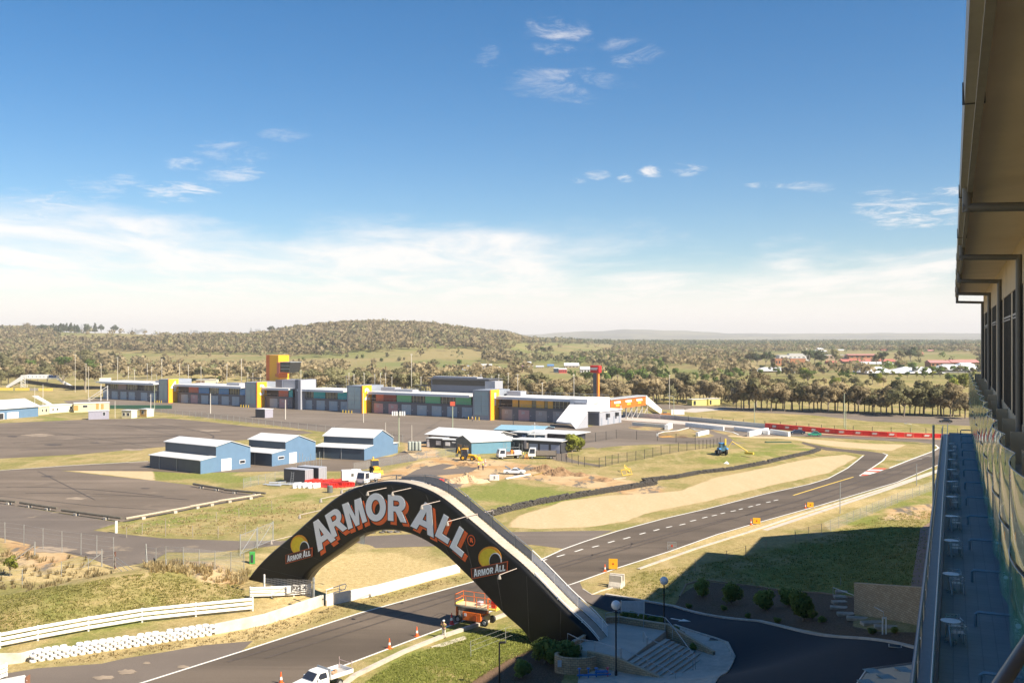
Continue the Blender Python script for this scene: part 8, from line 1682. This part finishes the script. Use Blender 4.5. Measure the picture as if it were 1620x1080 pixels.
# near gum row on the right behind the distant road
pts = [(x, 646.5+(x-1160)*.0335+random.uniform(-2,2)) for x in np.arange(1163, 1532, 7.2)]
row('euc', pts, 45, 'brown green gum tree in the roadside row behind the distant road', 'gum trees in the roadside row', 4, ['euc','euc','euc','eug'])
row('pale', [(1196,643)], 50, 'pale bare branched gum tree standing out in the roadside row', None, 0, ['pale'])
pts = [(x, 636+random.uniform(-4,3)) for x in np.arange(1040, 1165, 6)]
row('euc', pts, 38, 'brown gum tree in the belt right of the orange bridge', 'gum trees right of the orange bridge', 2, ['euc','euc','eug'])
row('pale', [(x, 638+random.uniform(-7,5)) for x in np.arange(800, 1045, 5.5)], 37, 'gum tree in the belt behind the right half of the pit building', 'gum trees behind the right of the pit building', 3, ['euc','euc','eug'])
row('euc', [(x, 626+random.uniform(-7,4)) for x in np.arange(470, 800, 6.5)], 35, 'gum tree in the belt behind the middle of the pit building', 'gum trees behind the middle of the pit building', 3, ['euc','euc','eug','eug'])
row('euc', [(x, 603+random.uniform(-7,4)) for x in np.arange(150, 460, 11) if not 170 < x < 300], 20, 'gum tree scattered behind the left half of the pit building', 'gum trees behind the left of the pit building', 4, ['euc','eug'])
row('euc', [(x, 588+random.uniform(-4,4)) for x in np.arange(160, 470, 9)], 17, 'small gum tree along the paddock edge behind the grass mound', 'small gum trees behind the mound', 4, ['euc','eug'])
row('euc', [(2,611),(14,608),(26,609),(38,606),(50,607),(62,606),(74,606),(10,598),(30,596),(52,597),(72,596),(93,596),(118,594),(6,588),(34,586),(60,588),(86,586),(112,586),(136,586)], 27, 'brown gum tree in the group behind the far left footbridge', 'gum trees behind the far left footbridge', 2, ['euc','euc','eug'])
row('dark', [(48,590),(84,590),(98,592),(128,594),(145,592)], 24, 'dark green tree among the gums at the far left', 'dark trees at the far left', 2, ['dark','green'])
plant('pale', GT(100,613), 38/F*GT(100,613).y, 'leaning grey gum tree between the left footbridge and the pit building', 'tree'); plant('euc', GT(134,617), 46/F*GT(134,617).y, 'tall gum tree with a pale forked trunk left of the pit building', 'tree')
plant('eug', GT(684,589), 21/F*GT(684,589).y, 'lone round gum tree standing in the open paddock behind the pits', 'tree'); plant('gbush', GT(347,603), 10/F*GT(347,603).y, 'bright green bush beside the hut on the mound', 'bush'); plant('euc', GT(372,597), 22/F*GT(372,597).y, 'single tall gum tree right of the mound hut', 'tree')
plant('yel', G(905,715), 30/F*G(905,715).y, 'bright yellow green round tree beside the lilac door garage', 'tree', wide=.95); plant('yel', G(917,714), 24/F*G(917,714).y, 'smaller yellow green bush joined to the right of the round tree', 'bush', wide=.8)
plant('young', GT(16,911), 2.6, 'small green tree alone in the dry grass at the left edge', 'tree')
row('green', [(x, 607+random.uniform(-7,5)) for x in np.arange(930, 1165, 9)], 20, 'green tree in the leafy strip behind the red sign pylon', 'green trees behind the pylon', 4, ['green','gbush','eug'])
row('green', [(x, 590+random.uniform(-3,6)) for x in np.arange(1165, 1560, 11)], 15, 'green campus tree below the brick blocks', 'green campus trees', 5, ['green','dark','eug','green'])
row('euc', [(x, 611+random.uniform(-6,8)) for x in list(np.arange(1165, 1400, 12))+[1450]], 17, 'large gum tree in the pasture between the road row and the campus', 'pasture gum trees', 5, ['euc','eug','eug','dark'])
row('young', [(1402,599),(1412,597),(1424,601),(1436,599),(1450,598),(1462,600),(1476,599),(1487,597),(1500,598),(1511,602),(1527,600),(1540,598),(1420,606),(1547,605)], 13, 'young planted tree on the lawn in front of the white marquees', 'young trees on the lawn', 1, ['young','young','green'])
row('green', [(1278,607),(1322,616),(1389,607),(1510,618),(1502,610),(1525,614),(1270,600)], 20, 'bright green tree behind the roadside gum row', 'bright green trees behind the gum row', 1, ['green','yel'])
row('dark', [(1187,577),(1198,578),(1211,579),(1219,578),(1280,577),(1290,576),(1300,578),(1322,577),(1386,578),(1395,579),(1425,570),(1440,572),(1452,571)], 21, 'dark tree standing among the campus buildings', 'dark campus trees', 1, ['dark','eug'])
# paddock scrub
row('bush', [(x, y) for x, y in ((566,568),(574,567),(590,573),(604,572),(632,571),(640,570),(548,565),(480,570),(612,565),(702,582),(726,576))], 7, 'low scrub bush dotted in the open paddock', 'scrub bushes in the paddock', 1, ['bush','gbush'])
row('green', [(850,560),(856,559),(862,561),(871,560)], 12, 'tree beside the small dam on the grassy rise', 'trees on the grassy rise', 1, ['green','eug'])
row('pine', [(x, 527+random.uniform(-1.5,1)) for x in np.arange(62, 196, 3.6)], 15, 'dark pine on the left skyline ridge', 'pines on the left ridge', 2, ['pine','dark','pine'])
row('pine', [(x, 527.5+random.uniform(-1,1)) for x in list(np.arange(206, 232, 4.5))+list(np.arange(248, 322, 6))+[334,341,380,386,398,406,416,428]], 11, 'dark pine scattered along the right part of the ridge', 'pines along the ridge', 2, ['pine','dark'])
plant('yel', GT(66,530), 13, 'golden tree on the left ridge beside the pines', 'tree'); plant('pale', GT(42,525), 22, 'slender pale tree rising above the far left ridge', 'tree')
# ---- woodland that reads as one mass: many small crowns in one object
OPEN = [[(150,553),(250,560),(420,561),(520,566),(560,561),(650,553),(745,551),(762,556),(770,578),(740,583),(690,592),(560,583),(490,578),(390,588),(300,582),(150,573)],
 [(820,544),(880,543),(970,547),(972,556),(900,566),(828,570),(800,560)],[(1395,592),(1560,590),(1560,612),(1480,612),(1395,614)],[(1030,586),(1075,580),(1120,585),(1110,596),(1040,600)],
 [(78,520),(230,525),(250,538),(200,542),(100,540),(78,528)],[(230,529),(440,527),(440,533),(240,536)],[(1235,598),(1300,596),(1300,606),(1235,606)],[(720,576),(860,574),(960,580),(960,592),(720,592)],[(1180,560),(1300,555),(1550,558),(1550,588),(1180,590)],[(1140,588),(1260,583),(1260,592),(1140,596)]]
def forest(name, label, N, yr, pxr, m, hr, seed, dens=None, cards=26, group=None):
    r_ = np.random.default_rng(seed); Y = np.sqrt(r_.uniform(yr[0]**2, yr[1]**2, N)); px = r_.uniform(pxr[0], pxr[1], N); X = (px-CX)/F*Y; Z = hT(X, Y); py = HY+(H-Z)/Y*F
    keep = np.ones(N, bool)
    for P in OPEN: keep &= ~(inside(P, px, py) & (r_.uniform(0,1,N) > .015))
    if dens is not None: keep &= r_.uniform(0,1,N) < dens(px, py, X, Y)
    X, Y, Z = X[keep], Y[keep], Z[keep]; n = len(X); h = r_.uniform(hr[0], hr[1], n); k = cards
    far = np.clip(Y/1200, .8, 2.2); d = r_.normal(size=(n, k, 3)); d /= np.linalg.norm(d, axis=2)[..., None]; rad = r_.uniform(.5, 1.05, (n, k, 1)); wd = h*r_.uniform(.38,.78,n)
    C = np.stack([X, Y, Z+h*.62], 1)[:, None, :]+d*rad*np.stack([wd, wd, h*.38], 1)[:, None, :]
    C[..., 2] += (np.sin(d[..., 0]*7+h[:, None])*.06)*h[:, None]
    nr = d+r_.normal(size=(n, k, 3))*.6; nr /= np.linalg.norm(nr, axis=2)[..., None]; a = np.cross(nr, r_.normal(size=(n, k, 3))); a /= np.linalg.norm(a, axis=2)[..., None]; b = np.cross(nr, a); s = (h*.12)[:, None, None]*r_.uniform(.6,1.4,(n, k, 1))
    tn = np.clip(r_.uniform(0,1,(n,1))*.75+r_.uniform(0,.3,(n,k)), 0, 1)
    me = quads_mesh(name, C.reshape(-1,3), (a*s).reshape(-1,3), (b*s*.75).reshape(-1,3), tn.ravel(), m, (d+nr*.25+np.array([0,0,.3])).reshape(-1,3)); o = bpy.data.objects.new(name, me); COL.objects.link(o); o['label'] = label; o['category'] = 'woodland'; o['kind'] = 'stuff'; return n
def nz(X, Y, s, ph=0): return .5+.25*np.sin(X/s+ph)+.25*np.sin(Y/(s*1.6)+ph*2+np.sin(X/(s*.7)))
tot = 0
tot += forest('hill_woodland', 'grey brown gum woodland covering the long hill on the left and centre', 15000, (1120, 2560), (-60, 850), EUC, (5.5, 14), 1, lambda px, py, X, Y: np.where((py < 556), np.where(nz(X, Y, 60)*nz(X, Y, 23, 4) > .12, .95, .3), .5)*np.where((py < 520) & (px < 440), .0, 1), 30)
tot += forest('hill_woodland', 'darker olive trees mixed through the hill woodland', 2400, (1120, 2560), (-60, 850), EUG, (9, 15), 2, lambda px, py, X, Y: np.where((py > 523) | (px > 440), .8, 0), 24)
tot += forest('scrub_belt', 'brown scrub and small gums at the foot of the hill behind the paddocks', 1700, (640, 1150), (-60, 800), EUC, (6, 11), 3, lambda px, py, X, Y: np.where(py > 574, np.where(nz(X, Y, 33, 2) > .58, .6, .05), .8), 34)
tot += forest('town_woodland', 'mixed grey green trees covering the flat country on the right', 5200, (900, 2600), (800, 1600), EUG, (7, 12), 4, lambda px, py, X, Y: np.where(nz(X, Y, 70, 1) > .3, .8, .2), 26)
tot += forest('town_woodland', 'brown gums scattered over the flat country on the right', 4200, (760, 2600), (800, 1600), EUC, (7, 13), 5, lambda px, py, X, Y: np.where(nz(X, Y, 50, 3) > .35, .75, .12), 28)
tot += forest('town_woodland', 'bright green garden trees scattered through the town and campus', 1500, (700, 2600), (900, 1600), GRL, (6, 11), 6, lambda px, py, X, Y: np.where(nz(X, Y, 45, 5) > .5, .8, .15), 28)
tot += forest('distant_woodland', 'distant dark tree line along the flat skyline', 13000, (2500, 6500), (780, 1640), DKL, (9, 17), 7, None, 12)
tot += forest('distant_woodland', 'distant olive trees along the flat skyline', 9000, (2400, 6500), (780, 1640), EUG, (9, 16), 8, None, 12)
# ---- shrubs near the camera
def shrub(px, py, h, key, label, wide=1.1, cat='shrub', group=None): return plant(key, GT(px, py, 25), h, label, cat, group, wide=wide)
PROTO['shrub'] = [make_tree('shrub', 900+i, h=1.6, m=SHR, n=2600, leaf=.055) for i in range(3)]
for lab, x, y, h in (('rounded shrub in the shaded bed, leftmost of the back row',1111,944,2.2),('rounded shrub in the shaded bed, second in the back row',1157,955,2.5),('rounded shrub in the shaded bed, third in the back row',1208,964,2.6),('rounded shrub in the shaded bed, nearest the stone steps',1249,958,2.4),('largest rounded shrub at the front of the shaded bed',1271,981,3.0)): shrub(x, y, h, 'shrub', lab, 1.0)
for lab, x, y, h in (('dark bush spreading beside the railing at the plaza corner',884,1052,2.9),('dark bush behind the curved sandstone wall',862,1048,2.4),('second dark bush hanging over the curved sandstone wall',905,1050,2.3),('low round shrub at the bottom edge left of the plaza',825,1072,1.7)): shrub(x, y, h, 'shrub', lab, 1.1)
for i, (x, y) in enumerate([(1145,966),(1183,978),(1090,962),(1230,985),(1300,985),(1380,1003),(1415,1001)]): shrub(x, y, .7, 'shrub', 'small low plant in the mulch of the shaded bed', 1.2, group='low plants in the shaded bed')
for i, (x, y) in enumerate([(990,981),(1003,984),(1017,987),(1032,988),(1046,991)]): plant('shrub', PX(x, y-2, .9), 1.0, 'low hedge plant along the outside of the plaza wall', 'shrub', 'hedge plants behind the plaza wall', wide=1.3)
for i, (x, y) in enumerate([(1068,1005),(1078,1013),(1088,1021),(1098,1029)]): plant('shrub', PX(x, y, .4), 1.0, 'low plant in the narrow bed beside the steps', 'shrub', 'plants in the bed beside the steps', wide=1.1)
# ---- dry grass tussocks and turf blades
def tussocks(name, label, poly, N, h, w_, seed, m, blades=14, spread=.25, cat='grass'):
    r_ = np.random.default_rng(seed); W = [GT(a, b, 25) for a, b in poly]; xs = [p.x for p in W]; ys = [p.y for p in W]; X = r_.uniform(min(xs), max(xs), N); Y = r_.uniform(min(ys), max(ys), N); k = inside(W, X, Y); X, Y = X[k], Y[k]
    cl = .5+.5*np.sin(X*.9+np.sin(Y*.5)*2)*np.sin(Y*.7+X*.2); kk = r_.uniform(0,1,len(X)) < .25+.75*cl; X, Y = X[kk], Y[kk]; Z = hT(X, Y); n = len(X); a = r_.uniform(0, 6.28, (n, blades)); hh = (h*r_.uniform(.5,1.3,(n,1)))*r_.uniform(.6,1.1,(n,blades))
    ln = r_.uniform(.1,.6,(n,blades)); B0 = np.stack([X[:,None]+np.cos(a)*spread*r_.uniform(0,1,(n,blades)), Y[:,None]+np.sin(a)*spread*r_.uniform(0,1,(n,blades)), np.repeat(Z[:,None],blades,1)], -1)
    up = np.stack([np.cos(a)*ln, np.sin(a)*ln, np.ones_like(a)], -1); up /= np.linalg.norm(up, axis=-1)[...,None]; sd = np.stack([-np.sin(a), np.cos(a), np.zeros_like(a)], -1)*w_; C = B0+up*hh[...,None]*.5
    tn = np.clip(r_.uniform(0,1,(n,1))*.7+r_.uniform(0,.3,(n,blades)),0,1); me = quads_mesh(name, C.reshape(-1,3), sd.reshape(-1,3), (up*hh[...,None]*.5).reshape(-1,3), tn.ravel(), m, (np.zeros_like(up)+np.array([0,0,1.])+sd/np.linalg.norm(sd,axis=-1)[...,None]*.35+r_.normal(size=up.shape)*.25).reshape(-1,3)); o = bpy.data.objects.new(name, me); COL.objects.link(o); o['kind'] = 'stuff'; o['label'] = label; o['category'] = cat
tussocks('tall_dry_grass', 'tall straw coloured grass growing behind the mound at the left edge', [(-30,865),(60,880),(130,882),(190,905),(120,922),(0,945),(-40,940)], 600, .6, .03, 1, GRSL)
tussocks('tall_dry_grass', 'dry grass tufts along the fence at the left foot of the arch', [(225,893),(330,897),(395,905),(395,925),(300,912),(240,908)], 900, .7, .03, 2, GRSL)
tussocks('tall_dry_grass', 'rough dry grass along the edge of the service road bank', [(190,832),(300,812),(420,790),(520,800),(430,845),(300,848),(205,845)], 1800, .3, .03, 3, GRSL, 7)
TURF = leafmat('turf blades', (.31,.295,.085), (.46,.42,.15)); 
tussocks('turf', 'short mown grass on the mound behind the long guard rail', [(-40,945),(120,925),(240,905),(380,925),(395,960),(225,978),(0,1018),(-40,1025)], 20000, .11, .03, 4, TURF, 7, .3)
TURFG = leafmat('green turf blades', (.27,.32,.06), (.48,.48,.15))
tussocks('turf', 'green grass on the near slope beside the kerb under the arch', [(545,1100),(640,1040),(760,997),(830,995),(900,1012),(860,1020),(800,1045),(750,1075),(720,1110)], 26000, .12, .025, 5, TURFG, 7, .3)
tussocks('turf', 'grass on the verge between the wall and the track', [(60,1050),(340,1006),(520,962),(730,908),(745,915),(560,965),(420,1010),(260,1028),(160,1046)], 9000, .12, .03, 6, GRSL, 6, .3)
tussocks('turf', 'shaded grass bank between the driveway and the straight', [(965,938),(1010,905),(1100,895),(1260,862),(1400,815),(1480,805),(1455,930),(1300,934),(1120,914),(1075,925),(1060,955)], 30000, .14, .03, 7, TURF, 6, .35)
for ks in PROTO.values():
    for g in ks:
        if g.name not in USED:
            for c in KIDS(g): bpy.data.objects.remove(c)
            bpy.data.objects.remove(g)
HZ = True
if HZ:
    b = MB().box(-11000, 11000, -300, 18500, -6, 260); m = bpy.data.materials.new('haze'); m.use_nodes = True; nt = m.node_tree; nt.nodes.remove(nt.nodes['Principled BSDF']); v = nd(nt, 'ShaderNodeVolumePrincipled')
    v.inputs['Color'].default_value = (1,.985,.97,1); v.inputs['Density'].default_value = .0001; v.inputs['Anisotropy'].default_value = 0.0; nt.links.new(v.outputs[0], nt.nodes['Material Output'].inputs['Volume']); o = b.build('haze', m); o['kind'] = 'stuff'
